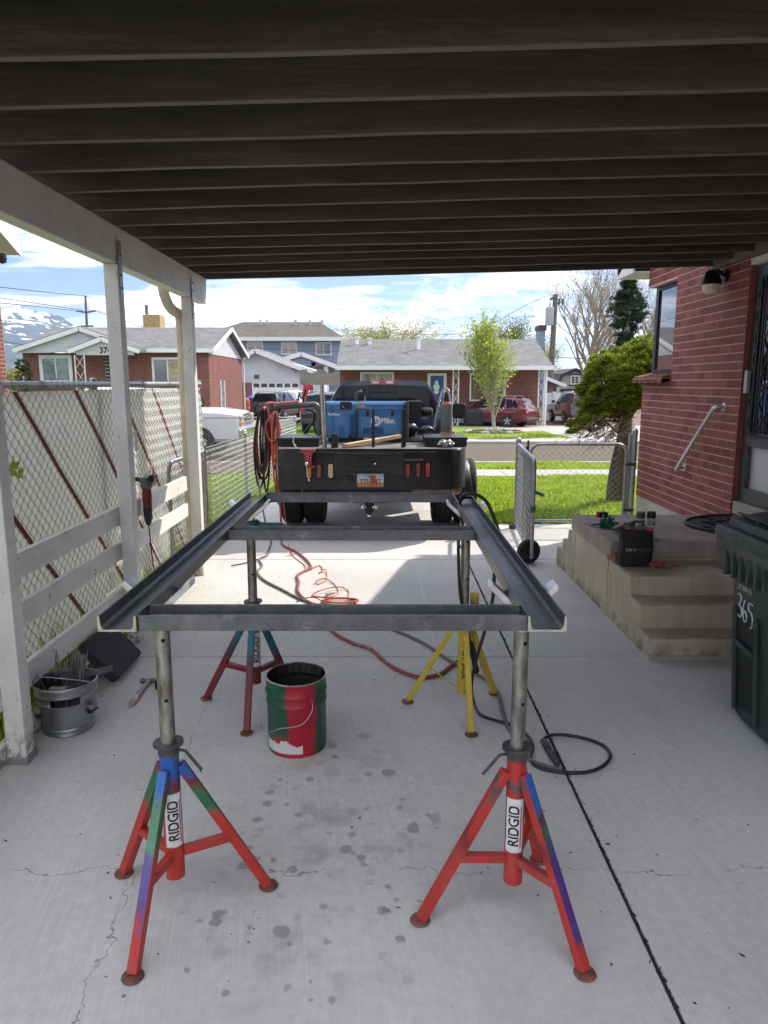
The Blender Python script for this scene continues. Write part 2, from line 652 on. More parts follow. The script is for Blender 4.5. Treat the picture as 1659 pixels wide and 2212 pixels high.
def mat_leaf(name, lo, mid, hi, trans=0.35, rough=0.55, scale=1.6, tint=(1.25, 1.25, 0.6)):
    m, nt, b = new_mat(name)
    g = nt.node('ShaderNodeNewGeometry')
    r = g.outputs['Random Per Island']
    n = nt.noise(nt.pos(), scale, 3, 0.6)
    f = nt.math('ADD', nt.math('MULTIPLY', r, 0.6), nt.math('MULTIPLY', n, 0.4))
    c = nt.ramp(f, [(0.2, lo), (0.5, mid), (0.8, hi)])
    setp(nt, b, col=c, rough=rough, spec=0.3)
    t = nt.node('ShaderNodeBsdfTranslucent')
    nt.put(t.inputs[0], nt.mix(1.0, c, tint, 'MULTIPLY'))
    mx = nt.node('ShaderNodeMixShader')
    mx.inputs[0].default_value = trans
    nt.l.new(b.outputs[0], mx.inputs[1])
    nt.l.new(t.outputs[0], mx.inputs[2])
    nt.l.new(mx.outputs[0], nt.n['Material Output'].inputs[0])
    return m


M_LAWN = mat_lawn()
M_GRASS = mat_leaf('grass_blades', (0.12, 0.20, 0.03), (0.29, 0.40, 0.065), (0.50, 0.54, 0.15), 0.5)
M_ASPH = simple('worn_asphalt', (0.13, 0.127, 0.125), 0.9, var=0.22, scale=5, bump=0.6, bscale=120, bdist=0.006, dirt=(0.25, 0.24, 0.22), dirt_amt=0.5, dscale=2)
M_ROCK = simple('brown_gravel', (0.19, 0.13, 0.095), 0.95, var=0.6, scale=26, bump=1.0, bscale=40, bdist=0.05)


def sheet(name, pts, mat, kind='structure', sub=None):
    """ground sheet from a ring of (x, y, lift); follows the fall of the ground"""
    b = MB()
    vs = [(x, y, gz(y) + l) for x, y, l in pts]
    b.add(vs, [tuple(range(len(vs)))])
    return tag(b.build(name, mat), kind=kind)


def strip(name, x0, x1, ys, lift, mat):
    b = MB()
    vs, fs = [], []
    for i, y in enumerate(ys):
        vs += [(x0, y, gz(y) + lift), (x1, y, gz(y) + lift)]
        if i:
            fs.append((2 * i - 2, 2 * i - 1, 2 * i + 1, 2 * i))
    b.add(vs, fs)
    return tag(b.build(name, mat), kind='structure')


# the ground, one sheet to the horizon
strip('ground', -6000, 6000, [-400, 9, 40, 9000], -0.06, M_DIRT)
strip('lawn', 1.12, 14.0, [8.93, 14.4], -0.012, M_LAWN)
strip('lawn', -14, -1.80, [8.2, 14.9], -0.012, M_LAWN)
strip('lawn', -14, -1.80, [-6, 8.2], -0.012, M_LAWN)
strip('planting_bed', -14, -1.9, [14.9, 17.4], 0.02, M_ROCK)
strip('lawn', 1.3, 16, [15.75, 17.35], 0.0, M_LAWN)
strip('road', -90, 90, [17.55, 25.5], -0.10, M_ASPH)
strip('far_ground', -90, 90, [25.9, 40, 80], -0.03, M_ROCK)
strip('far_driveway', 2.2, 30, [25.7, 40.4], 0.0, M_CONC2)
strip('far_driveway', -13.5, -5.2, [27.3, 60], 0.0, M_CONC2)
strip('far_lawn', -40, -13.5, [27.3, 46], 0.0, M_LAWN)
strip('far_lawn', -5.2, 2.2, [27.3, 40.2], 0.0, M_LAWN)
# the grass island of the young tree, set into the far driveway
isl = [G(985, 935), G(1000, 927), G(1090, 931), G(1150, 946), G(1110, 949), G(990, 948)]
ring = []
for px, py in ((960, 925), (1035, 924), (1100, 936), (1152, 947), (1100, 949), (960, 949)):
    q = GS(px, py)
    ring.append((q.x, q.y, 0.03))
tag(MB().add([(x, y, gz(y) + l) for x, y, l in ring], [tuple(range(6))]).build('far_lawn', M_LAWN), kind='structure')


def box_run(name, x0, x1, y0, y1, top, mat, thick=0.16, bevel=0.012):
    b = MB()
    vs = [(x, y, gz(y) + z) for z in (top - thick, top) for y in (y0, y1) for x in (x0, x1)]
    b.add(vs, [(0, 2, 3, 1), (4, 5, 7, 6), (0, 1, 5, 4), (2, 6, 7, 3), (0, 4, 6, 2), (1, 3, 7, 5)])
    return tag(b.build(name, mat, bevel=bevel), kind='structure')


box_run('kerb', 1.3, 40, 17.35, 17.55, 0.03, M_CONC2)
box_run('kerb', -40, -1.9, 17.35, 17.55, 0.03, M_CONC2)
box_run('kerb', -60, 60, 25.5, 25.75, 0.03, M_CONC2)
box_run('pavement', -60, 60, 25.75, 27.3, 0.02, M_CONC2)
side = thing('pavement', None, None, (0, 14.4, 0), kind='structure')
x = -8.0
while x < 16:
    b = MB()
    vs = [(xx, yy, gz(yy) + zz) for zz in (-0.1, 0.012) for yy in (14.42, 15.72) for xx in (x + 0.006, x + 1.494)]
    b.add(vs, [(0, 2, 3, 1), (4, 5, 7, 6), (0, 1, 5, 4), (2, 6, 7, 3), (0, 4, 6, 2), (1, 3, 7, 5)])
    if -1.9 < x + 0.7 < 16:
        b.build('slab', M_CONC2, side, bevel=0.008)
    x += 1.5

# driveway slabs with open joints
drive = thing('driveway', None, None, (0, 4, 0), kind='structure')
rows = [(-4.0, 4.44), (4.452, 7.067), (7.079, 9.9), (9.912, 12.9), (12.912, 15.9), (15.912, 17.5)]
for i, (y0, y1) in enumerate(rows):
    for x0, x1 in ((-1.80, 0.826), (0.839, 3.15)):
        if i >= 3 and x0 > 0:
            x1 = 1.12
        if i == 2 and x0 > 0:
            MB().box(0.839, 1.12, 8.925, 9.9, -0.12, 0.0).build('slab', M_CONC, drive)
            y1b = 8.915
        else:
            y1b = y1
        xa = -1.80 if i < 2 else x0
        b = MB()
        vs = [(xx, yy, gz(yy) + zz) for zz in (-0.12, 0.0) for yy in (y0, y1b) for xx in (xa if x0 < 0 else x0, x1)]
        b.add(vs, [(0, 2, 3, 1), (4, 5, 7, 6), (0, 1, 5, 4), (2, 6, 7, 3), (0, 4, 6, 2), (1, 3, 7, 5)])
        b.build('slab', M_CONC, drive, bevel=0.006)
# soil and needles lying in the long joint
jb = MB()
for i in range(900):
    yy = rnd.uniform(0.6, 8.9)
    xx = 0.832 + rnd.gauss(0, 0.005)
    a = rnd.gauss(0, 0.5)
    L = rnd.uniform(0.006, 0.022)
    w = rnd.uniform(0.0015, 0.004)
    dx, dy = math.sin(a) * L, math.cos(a) * L
    z = rnd.uniform(-0.01, 0.0)
    jb.add([(xx - dx - w, yy - dy, z), (xx - dx + w, yy - dy, z), (xx + dx, yy + dy, z + 0.004), (xx, yy, z - 0.008)], [(0, 1, 2), (0, 2, 3), (1, 3, 2)])
jb.box(0.8265, 0.8385, -3.9, 8.9, -0.11, -0.008)
jo = jb.build('joint_filling', M_JOINT, drive)
jo['kind'] = 'stuff'


def grass(name, areas, h, seed, mat=None, label='short green lawn grass'):
    """blades of grass over rectangles (x0,x1,y0,y1,count)"""
    r = np.random.default_rng(seed)
    Vs, Fs, o = [], [], 0
    for x0, x1, y0, y1, n in areas:
        x = r.uniform(x0, x1, n)
        y = r.uniform(y0, y1, n)
        z = np.where(y < 9, 0.0, -SLOPE * (np.minimum(y, 40) - 9)) - 0.012
        hh = h * r.uniform(0.5, 1.25, n) * (0.8 + 0.35 * np.sin(x * 2.1 + 1.7 * np.sin(y * 1.3)))
        a = r.uniform(0, 2 * PI, n)
        w = 0.0045 + 0.006 * r.random(n) + 0.0006 * np.abs(y)
        lean = r.normal(0, 0.45, n) * hh
        la = r.uniform(0, 2 * PI, n)
        bx, by = np.cos(a) * w, np.sin(a) * w
        p0 = np.stack([x - bx, y - by, z], 1)
        p1 = np.stack([x + bx, y + by, z], 1)
        p2 = np.stack([x + np.cos(la) * lean, y + np.sin(la) * lean, z + hh], 1)
        Vs.append(np.stack([p0, p1, p2], 1).reshape(-1, 3))
        Fs.append(np.arange(3 * n).reshape(-1, 3) + o)
        o += 3 * n
    ob = np_obj(name, np.concatenate(Vs), np.concatenate(Fs), mat or M_GRASS)
    return tag(ob, label, 'grass', kind='stuff')


grass('grass', [(1.14, 7.5, 8.95, 14.38, 90000), (1.35, 9, 15.78, 17.33, 24000), (-8, -2.12, 8.3, 14.8, 60000), (-2.08, -1.82, 2.6, 8.2, 2600)], 0.075, 3)
grass('grass', [(-5.0, 2.2, 27.4, 36, 16000), (-5.2, -2.15, 3.0, 8.2, 12000), (3.0, 7.2, 28.0, 33.0, 9000)], 0.09, 5, label='distant lawn grass along the street')
# weeds along the foot of the slatted fence
wb = []
for k in range(34):
    yy = rnd.uniform(4.9, 8.1) if k < 24 else rnd.uniform(3.2, 4.6)
    wb.append((-2.06, -1.84, yy - 0.05, yy + 0.05, 30))
grass('weeds', wb, 0.26, 11, label='tall weeds growing along the foot of the slatted fence')

# grit, twigs and leaf bits blown over the slabs
b = MB()
for i in range(260):
    xx, yy = rnd.uniform(-1.7, 3.0), rnd.uniform(1.3, 7.0)
    if rnd.random() < 0.35:
        xx = rnd.choice((rnd.gauss(0.83, 0.07), rnd.gauss(-1.68, 0.05)))
    a = rnd.uniform(0, 6.3)
    L, w = rnd.uniform(0.003, 0.014), rnd.uniform(0.0015, 0.005)
    u = Vector((math.cos(a), math.sin(a), 0))
    v = Vector((-math.sin(a), math.cos(a), 0))
    p = Vector((xx, yy, 0.0012))
    b.add([p - u * L, p + v * w + Vector((0, 0, 0.002)), p + u * L, p - v * w], [(0, 1, 2), (0, 2, 3)])
tag(b.build('grit', M_JOINT), 'grit and dry leaf bits scattered over the slabs', 'grit', kind='stuff')
# ---------------------------------------------------------------- carport
def mat_joist():
    m, nt, b = new_mat('dark_stained_timber')
    o = nt.obj()
    rn = nt.node('ShaderNodeObjectInfo').outputs['Random']
    off = nt.comb(nt.math('MULTIPLY', rn, 31.0), nt.math('MULTIPLY', rn, 17.0), 0.0)
    p = nt.vmath('ADD', o, off)
    st = nt.scale(p, (0.7, 6, 6))
    wob = nt.noise(nt.scale(p, (0.9, 2.2, 2.2)), 1.6, 4, 0.6)
    wv = nt.math('SINE', nt.math('MULTIPLY', nt.math('ADD', nt.sep(p)[2], nt.math('MULTIPLY', wob, 0.42)), 150.0))
    gr = nt.noise(nt.scale(p, (1.2, 60, 60)), 1.5, 5, 0.7)
    c = nt.ramp(nt.noise(st, 1.3, 5, 0.65), [(0.25, (0.048, 0.040, 0.034)), (0.55, (0.090, 0.075, 0.063)), (0.85, (0.165, 0.137, 0.115))])
    c = nt.mix(0.5, c, nt.ramp(wv, [(0.0, 0.86), (1.0, 1.12)]), 'MULTIPLY')
    kn = nt.smooth(nt.voronoi(nt.scale(p, (1.6, 3.0, 5.0)), 1.0), 0.16, 0.03)
    c = nt.mix(nt.math('MULTIPLY', kn, 0.55), c, (0.05, 0.042, 0.036))
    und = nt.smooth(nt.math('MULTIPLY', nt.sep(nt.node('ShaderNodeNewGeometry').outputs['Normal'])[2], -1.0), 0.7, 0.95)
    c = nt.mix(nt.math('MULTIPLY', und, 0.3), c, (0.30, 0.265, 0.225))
    c = nt.mix(0.45, c, nt.ramp(gr, [(0.3, 0.5), (0.7, 1.5)]), 'MULTIPLY')
    setp(nt, b, col=c, rough=0.62, spec=0.35, normal=nt.bump(nt.math('ADD', nt.math('MULTIPLY', wv, 0.4), nt.math('MULTIPLY', gr, 2.0)), 0.2, 0.003))
    return m


def mat_whitepaint(name='white_painted_timber', col=(0.80, 0.79, 0.76), chips=True):
    m, nt, b = new_mat(name)
    o = nt.pos()
    gr = nt.noise(nt.scale(o, (10, 1.5, 10)), 3, 5, 0.7)
    c = nt.ramp(nt.noise(o, 3, 5, 0.6), [(0.3, tuple(k * 0.88 for k in col)), (0.7, tuple(min(1, k * 1.08) for k in col))])
    c = nt.mix(0.25, c, nt.ramp(gr, [(0.3, 0.65), (0.7, 1.2)]), 'MULTIPLY')
    if chips:
        d = nt.smooth(nt.noise(nt.scale(o, (1, 0.6, 0.6)), 15, 6, 0.74), 0.645, 0.665)
        c = nt.mix(nt.math('MULTIPLY', d, 0.75), c, (0.20, 0.17, 0.14))
        low = nt.math('SUBTRACT', 1.0, nt.smooth(nt.sep(o)[2], 0.0, 0.25))
        d2 = nt.math('MULTIPLY', low, nt.smooth(nt.noise(o, 23, 6, 0.75), 0.45, 0.6))
        c = nt.mix(nt.math('MULTIPLY', d2, 0.8), c, (0.11, 0.095, 0.08))
        nail = nt.math('LESS_THAN', nt.voronoi(o, 7.0), 0.045)
        c = nt.mix(nt.math('MULTIPLY', nail, 0.7), c, (0.1, 0.08, 0.06))
    setp(nt, b, col=c, rough=0.55, spec=0.4, normal=nt.bump(gr, 0.25, 0.003))
    return m


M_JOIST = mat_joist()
M_WHITE = mat_whitepaint()
M_DECKU = simple('dark_roof_boards', (0.05, 0.043, 0.038), 0.85, var=0.3, scale=5)
M_GALV = simple('galvanised_steel', (0.42, 0.43, 0.44), 0.45, 0.75, var=0.22, scale=16, bump=0.1, bscale=50)
M_CREAM = simple('cream_gutter_pipe', (0.66, 0.58, 0.45), 0.5, var=0.12)
M_RUSTY = simple('rusty_hinge_metal', (0.24, 0.16, 0.10), 0.7, 0.4, var=0.4, scale=30)

JZ0, JSL = 2.72, 0.0243          # joist underside at x=-1.70 and rise towards the house


def jz(x):
    return JZ0 + (x + 1.70) * JSL


cp = thing('carport', 'dark timber carport roof on white posts over the driveway', 'carport', (-1.7, 4.7, 0))
k = 0
while True:
    y = 7.1 - 0.391 * k
    if y < 1.6:
        break
    b = MB()
    w = 0.038
    xa, xb = -1.86, 3.10
    dy = rnd.uniform(-0.010, 0.010)
    bow, tw = rnd.uniform(-0.010, 0.010), rnd.uniform(-0.012, 0.012)
    n = 10
    vs, fs = [], []
    for i in range(n + 1):
        x = xa + (xb - xa) * i / n
        sag = rnd.uniform(-0.003, 0.003)
        for yy, zz in ((0, 0), (w, 0), (w, 0.235), (0, 0.235)):
            vs.append((x, y + dy + yy + tw * math.sin(PI * i / n * 1.3) * (1 if zz == 0 else 0.2), jz(x) + zz + ((sag + bow * math.sin(PI * i / n)) if zz == 0 else 0)))
    for i in range(n):
        for j in range(4):
            fs.append((4 * i + j, 4 * i + (j + 1) % 4, 4 * i + 4 + (j + 1) % 4, 4 * i + 4 + j))
    fs += [(0, 3, 2, 1), tuple(4 * n + j for j in range(4))]
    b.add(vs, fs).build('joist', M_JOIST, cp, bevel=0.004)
    k += 1
# roof boards, ledger, edge
b = MB()
vs = [(x, y, jz(x) + 0.237 + z) for z in (0, 0.05) for y in (1.58, 7.24) for x in (-1.98, 3.14)]
b.add(vs, [(0, 2, 3, 1), (4, 5, 7, 6), (0, 1, 5, 4), (2, 6, 7, 3), (0, 4, 6, 2), (1, 3, 7, 5)]).build('roof_deck', M_DECKU, cp)
M_LEDG = simple('weathered_grey_board', (0.16, 0.145, 0.13), 0.75, var=0.25, scale=12, bump=0.3, bscale=50)
MB().box(3.102, 3.14, 1.6, 7.16, jz(3.1) - 0.03, jz(3.1) + 0.235).build('ledger', M_LEDG, cp, bevel=0.003)
MB().box(-1.765, -1.672, 1.4, 7.06, 2.485, 2.715).build('beam', M_WHITE, cp, bevel=0.006)
for y in (1.45, 3.10, 4.70, 6.45):
    b = MB().box(-1.755, -1.664, y, y + 0.091, 0.0, 2.483)
    b.build('post', M_WHITE, cp, bevel=0.006)
    MB().box(-1.662, -1.658, y + 0.02, y + 0.068, 2.30, 2.63).build('strap', M_GALV, cp)
    for z in (2.34, 2.42, 2.54, 2.60):
        MB().cyl((-1.658, y + 0.044, z), (-1.652, y + 0.044, z), 0.008, n=8).build('bolt', M_RUSTY, cp)
# concrete plinths and hinge
for y in (3.10,):
    MB().box(-1.765, -1.655, y - 0.008, y + 0.099, 0.0, 0.035).build('post_base', M_GALV, cp, bevel=0.003)
MB().box(-1.660, -1.648, 4.80, 4.83, 1.30, 1.44).build('hinge_plate', M_WHITE, cp, bevel=0.002)
# white rails on the fence side of the posts
for y0, y1 in ((1.46, 4.73), (4.74, 6.44)):
    for z0, z1 in ((0.815, 0.945), (0.585, 0.70), (0.258, 0.392)):
        if y0 > 4 and z0 < 0.3:
            continue
        b = MB()
        n = 6
        for i in range(n):
            pass
        dz = 0.012 if y0 > 4 else 0.0
        b.box(-1.79, -1.758, y0, y1, z0 - dz, z1 - dz)
        b.build('rail_board', M_WHITE, cp, bevel=0.005)
MB().box(-1.795, -1.757, 2.2, 4.66, 0.004, 0.10).build('kick_board', M_WHITE, cp, bevel=0.005)
# ribbed elbow of the gutter pipe by the last post
pts = bez([(-1.83, 6.20, 2.62), (-1.83, 6.21, 2.50), (-1.82, 6.30, 2.40), (-1.81, 6.42, 2.36), (-1.80, 6.52, 2.35)], 6)
b = MB()
b.tube(pts, [0.04 + (0.004 if i % 2 else 0.0) for i in range(len(pts))], 12)
b.build('gutter_elbow', M_CREAM, cp, smooth=50)
b = MB().tube([(-1.80, 6.52, 2.37), (-1.80, 6.54, 2.2), (-1.80, 6.54, 0.1)], 0.032, 10)
b.build('downpipe', M_CREAM, cp, smooth=50)

# ---------------------------------------------------------------- the brick house with the side door
def mat_brick(name='face_brick', lo=(0.175, 0.052, 0.045), hi=(0.275, 0.090, 0.076)):
    m, nt, b = new_mat(name)
    o = nt.pos()
    rn = nt.node('ShaderNodeObjectInfo').outputs['Random']
    isl = nt.node('ShaderNodeNewGeometry').outputs['Random Per Island']
    f = nt.math('FRACT', nt.math('ADD', rn, isl))
    c = nt.mix(f, lo, hi)
    wire = nt.noise(nt.scale(o, (1, 90, 9)), 1.6, 4, 0.7)
    c = nt.mix(0.55, c, nt.ramp(wire, [(0.3, 0.6), (0.7, 1.45)]), 'MULTIPLY')
    setp(nt, b, col=c, rough=0.75, spec=0.3, normal=nt.bump(wire, 0.5, 0.003))
    return m


def mat_brickwall(name, c1, c2, mortar, bw=0.2, bh=0.075, ax='x'):
    """brickwork too far off to tell the bricks apart"""
    m, nt, b = new_mat(name)
    x, y, z = nt.sep(nt.pos())
    h = nt.math('ADD', x, y)
    br = nt.node('ShaderNodeTexBrick')
    nt.put(br.inputs['Vector'], nt.comb(h, z, 0.0))
    br.inputs['Scale'].default_value = 1.0
    br.inputs['Brick Width'].default_value = bw
    br.inputs['Row Height'].default_value = bh
    br.inputs['Mortar Size'].default_value = 0.008
    nt.put(br.inputs['Color1'], c1)
    nt.put(br.inputs['Color2'], c2)
    nt.put(br.inputs['Mortar'], mortar)
    c = nt.mix(0.4, br.outputs['Color'], nt.ramp(nt.noise(nt.pos(), 1.5, 4, 0.6), [(0.3, 0.7), (0.7, 1.25)]), 'MULTIPLY')
    setp(nt, b, col=c, rough=0.85, spec=0.2, normal=nt.bump(br.outputs['Fac'], -0.4, 0.01))
    return m


M_BRICK = mat_brick()
M_MORTAR = simple('pinkish_mortar', (0.55, 0.375, 0.345), 0.95, var=0.2, scale=20, bump=0.4, bscale=90)
M_FARBRICK = mat_brickwall('far_brickwork', (0.20, 0.065, 0.05), (0.14, 0.045, 0.035), (0.30, 0.20, 0.17))
M_WHITETRIM = simple('white_trim', (0.72, 0.72, 0.71), 0.5, var=0.06)
M_FOUND = simple('foundation_concrete', (0.40, 0.38, 0.33), 0.9, var=0.2, scale=4, bump=0.4, bscale=40)
M_DOORGREY = simple('dark_grey_door_paint', (0.085, 0.09, 0.095), 0.42, 0.2, var=0.12, scale=12)
M_IRON = simple('black_iron', (0.02, 0.02, 0.022), 0.45, 0.5, var=0.2)


def mat_glass(name, tint=(0.03, 0.035, 0.04), rough=0.03):
    m, nt, b = new_mat(name)
    w = nt.noise(nt.pos(), 0.7, 2, 0.5)
    setp(nt, b, col=nt.mix(w, tint, tuple(c * 1.8 for c in tint)), rough=rough, spec=0.9, metal=0.0, coat=1.0, coatr=0.02)
    b.inputs['IOR'].default_value = 1.5
    return m


M_GLASS = mat_glass('dark_window_glass')
M_FROST = simple('frosted_door_panel', (0.62, 0.66, 0.70), 0.25, var=0.06, scale=3)
M_SHINGLE = None


def mat_shingle(name, c1, c2, gap):
    m, nt, b = new_mat(name)
    x, y, z = nt.sep(nt.pos())
    br = nt.node('ShaderNodeTexBrick')
    nt.put(br.inputs['Vector'], nt.comb(nt.math('ADD', x, nt.math('MULTIPLY', y, 0.001)), nt.math('MULTIPLY', z, 1.0), 0.0))
    br.inputs['Scale'].default_value = 1.0
    br.inputs['Brick Width'].default_value = 0.34
    br.inputs['Row Height'].default_value = 0.072
    br.inputs['Mortar Size'].default_value = 0.007
    br.inputs['Bias'].default_value = 0.0
    nt.put(br.inputs['Color1'], c1)
    nt.put(br.inputs['Color2'], c2)
    nt.put(br.inputs['Mortar'], gap)
    c = nt.mix(0.5, br.outputs['Color'], nt.ramp(nt.noise(nt.pos(), 7, 4, 0.7), [(0.3, 0.7), (0.7, 1.3)]), 'MULTIPLY')
    c = nt.mix(0.4, c, nt.ramp(nt.noise(nt.pos(), 0.7, 4, 0.6), [(0.3, 0.75), (0.7, 1.2)]), 'MULTIPLY')
    setp(nt, b, col=c, rough=0.95, spec=0.15, normal=nt.bump(br.outputs['Fac'], -0.5, 0.02))
    return m


M_SHINGLE = mat_shingle('grey_shingles', (0.23, 0.23, 0.225), (0.165, 0.165, 0.16), (0.09, 0.09, 0.09))
M_SHINGLE2 = mat_shingle('brown_grey_shingles', (0.17, 0.155, 0.14), (0.115, 0.106, 0.096), (0.07, 0.065, 0.06))

HX = 3.15
hs = thing('brick_house', 'red brick house with a barred side door beside the carport', 'house', (HX, 7.5, 0))
# backing wall of mortar behind the bricks, opening for the corner window
b = MB()
b.box(HX + 0.001, HX + 0.30, 6.462, 8.90, 0.375, 1.80)
b.box(HX + 0.001, HX + 0.30, 6.462, 8.05, 1.80, 3.25)
b.box(HX + 0.001, HX + 0.30, 8.05, 8.90, 2.855, 3.25)
b.build('mortar_core', M_MORTAR, hs)
CH, BL = 0.0782, 0.190
cells = []
row = 0
z = 0.372
while z + CH < 3.16:
    edges = [8.915]
    cur = 8.915 - (BL / 2 if row % 2 else BL)
    while cur > 6.485:
        edges.append(cur)
        cur -= BL
    edges.append(6.455)
    inwin = 1.80 < z + CH / 2 < 2.855
    for y1, y0 in zip(edges, edges[1:]):
        if inwin and y1 > 8.05:
            if y0 < 8.02:
                cells.append((y0, 8.05, z))
        else:
            cells.append((y0, y1, z))
    z += CH
    row += 1


def brick_verts(y0, y1, z, dp):
    g = 0.0055
    x0 = HX - 0.001 - dp
    return dict(x0=x0, x1=HX + 0.06, y0=y0 + g, y1=y1 - g, z0=z + g, z1=z + CH - g)


cells.sort(key=lambda c: -(c[1] - c[0]) / (c[0] ** 2))
rest = MB()
protos = {}
for i, (y0, y1, zz) in enumerate(cells):
    L = round(y1 - y0, 3)
    if L < 0.03:
        continue
    dp = rnd.uniform(0, 0.0015)
    if i < 300:
        if L not in protos:
            q = MB().box(-0.001, 0.06, 0.0055, L - 0.0055, 0.0055, CH - 0.0055)
            ob = q.build('brick', M_BRICK, hs, local=True)
            protos[L] = ob
        else:
            ob = protos[L].copy()
            COL.objects.link(ob)
            ob.parent = hs
        ob.location = (HX - dp - HX, y0 - 7.5, zz)
    else:
        d_ = brick_verts(y0, y1, zz, dp)
        rest.box(**d_)
ro = rest.build('brickwork', M_BRICK, hs)
ro['kind'] = 'stuff'
# rest of the house: body, foundation, roof
b = MB()
b.box(HX + 0.302, 11, -4, 8.90, 0.375, 3.2)
b.box(HX + 0.001, HX + 0.30, -4, 5.42, 0.375, 3.2)
b.box(HX + 0.001, HX + 0.30, 5.42, 6.461, 2.76, 3.2)
b.build('wall', M_FARBRICK, hs)
MB().box(HX + 0.005, 11, 6.47, 8.905, -0.05, 0.370).box(HX + 0.005, 11, -4, 6.46, -0.05, 0.370).build('foundation', M_FOUND, hs)
MB().box(HX - 0.003, HX + 0.004, 7.25, 7.75, 0.02, 0.30).build('crawl_vent', M_IRON, hs)
EY, EZ, RM = 9.42, 3.06, 0.374
b = MB()
ry = 2.4
vs = []
for xx in (2.93, 11.5):
    for yy, zz in ((EY, EZ), (ry, EZ + (EY - ry) * RM), (ry - 7.0, EZ)):
        vs += [(xx, yy, zz), (xx, yy, zz + 0.16)]
b.add(vs, [(0, 1, 3, 2), (2, 3, 5, 4), (6, 8, 9, 7), (8, 10, 11, 9), (0, 6, 7, 1), (4, 5, 11, 10), (1, 7, 9, 3), (3, 9, 11, 5), (0, 2, 8, 6), (2, 4, 10, 8)])
rf = b.build('roof', M_SHINGLE2, hs)
b = MB()   # gable wall under the rake
b.add([(HX, 8.9, 3.2), (HX, ry, EZ + (8.9 - ry) * RM), (HX, -4, 3.2), (HX + 0.25, 8.9, 3.2), (HX + 0.25, ry, EZ + (8.9 - ry) * RM), (HX + 0.25, -4, 3.2)],
      [(0, 1, 2), (3, 5, 4), (0, 3, 4, 1), (1, 4, 5, 2), (0, 2, 5, 3)])
b.build('gable', M_FARBRICK, hs)
MB().box(2.95, 11.4, 8.90, EY, EZ - 0.03, EZ - 0.005).build('soffit', M_WHITETRIM, hs, bevel=0.004)
gut = [(0, 0), (0.10, 0), (0.13, 0.05), (0.13, 0.13), (0.11, 0.13), (0.11, 0.06), (0.09, 0.02), (0.0, 0.02)]
MB().prism([(p, q) for p, q in gut], (2.95, EY, EZ - 0.02), (0, 1, 0), (0, 0, 1), (8, 0, 0)).build('gutter', M_WHITETRIM, hs)
MB().box(2.93, 2.952, 8.85, EY, EZ - 0.035, EZ + 0.15).build('bargeboard', M_WHITETRIM, hs)
# corner window
wn = MB().box(HX + 0.09, HX + 0.105, 8.07, 8.80, 1.90, 2.83).build('window', M_GLASS, hs)
b = MB()
b.box(HX + 0.07, HX + 0.13, 8.055, 8.11, 1.865, 2.85)
b.box(HX + 0.07, HX + 0.13, 8.76, 8.84, 1.865, 2.85)
b.box(HX + 0.07, HX + 0.13, 8.11, 8.76, 1.865, 1.905)
b.box(HX + 0.07, HX + 0.13, 8.11, 8.76, 2.81, 2.85)
b.build('frame', M_IRON, wn)
MB().box(HX + 0.13, 9.0, 8.79, 8.80, 1.87, 2.85).build('window', M_GLASS, hs)
b = MB()
for i in range(11):
    zz = 1.80
    y0 = 8.06 + i * 0.083
    b.add([(HX - 0.10, y0, zz - 0.05), (HX - 0.10, y0 + 0.077, zz - 0.05), (HX + 0.12, y0, zz), (HX + 0.12, y0 + 0.077, zz), (HX - 0.10, y0, zz + 0.02), (HX - 0.10, y0 + 0.077, zz + 0.02), (HX + 0.12, y0, zz + 0.07), (HX + 0.12, y0 + 0.077, zz + 0.07)],
          [(0, 2, 3, 1), (4, 5, 7, 6), (0, 1, 5, 4), (2, 6, 7, 3), (0, 4, 6, 2), (1, 3, 7, 5)])
b.box(HX - 0.098, HX + 0.10, 8.06, 8.985, 1.752, 1.80, )
b.build('brick_sill', [M_FARBRICK], wn)
# door recess
b = MB()
b.box(HX - 0.002, HX + 0.075, 6.452, 6.4615, 0.70, 2.74)
b.build('reveal', M_BRICK, hs)
MB().box(HX + 0.01, HX + 0.30, 5.43, 6.45, 0.585, 0.70).build('threshold', M_FOUND, hs, bevel=0.008)
MB().box(HX - 0.01, HX + 0.10, 5.40, 6.45, 2.742, 2.80).build('door_head_trim', M_WHITETRIM, hs, bevel=0.004)
dr = MB().box(HX + 0.100, HX + 0.120, 5.45, 6.445, 0.71, 2.735).build('door', M_FROST, hs)
b = MB()
dx0, dx1 = HX + 0.05, HX + 0.095
b.box(dx0, dx1, 6.36, 6.447, 0.705, 2.735)
b.box(dx0, dx1, 5.45, 5.53, 0.705, 2.735)
b.box(dx0, dx1, 5.53, 6.36, 0.705, 0.83)
b.box(dx0, dx1, 5.53, 6.36, 1.20, 1.32)
b.box(dx0, dx1, 5.53, 6.36, 2.60, 2.735)
b.build('door_frame', M_DOORGREY, dr, bevel=0.004)
MB().box(HX + 0.080, HX + 0.085, 5.53, 6.36, 1.32, 2.60).build('door_glass', M_GLASS, dr)
b = MB()
dxg = HX + 0.035
for y in (6.30, 6.24, 6.20, 5.75):
    b.bar((dxg, y, 1.30), (dxg, y, 2.64), 0.012, 0.012)
zz = 1.32
for i in range(7):
    z0 = 1.34 + i * 0.18
    pts = [(dxg, 6.335, z0 + 0.16), (dxg, 6.325, z0 + 0.175), (dxg, 6.31, z0 + 0.165), (dxg, 6.315, z0 + 0.14), (dxg, 6.34, z0 + 0.09), (dxg, 6.35, z0 + 0.05), (dxg, 6.30, z0)]
    b.tube(bez(pts, 4), 0.006, 5)
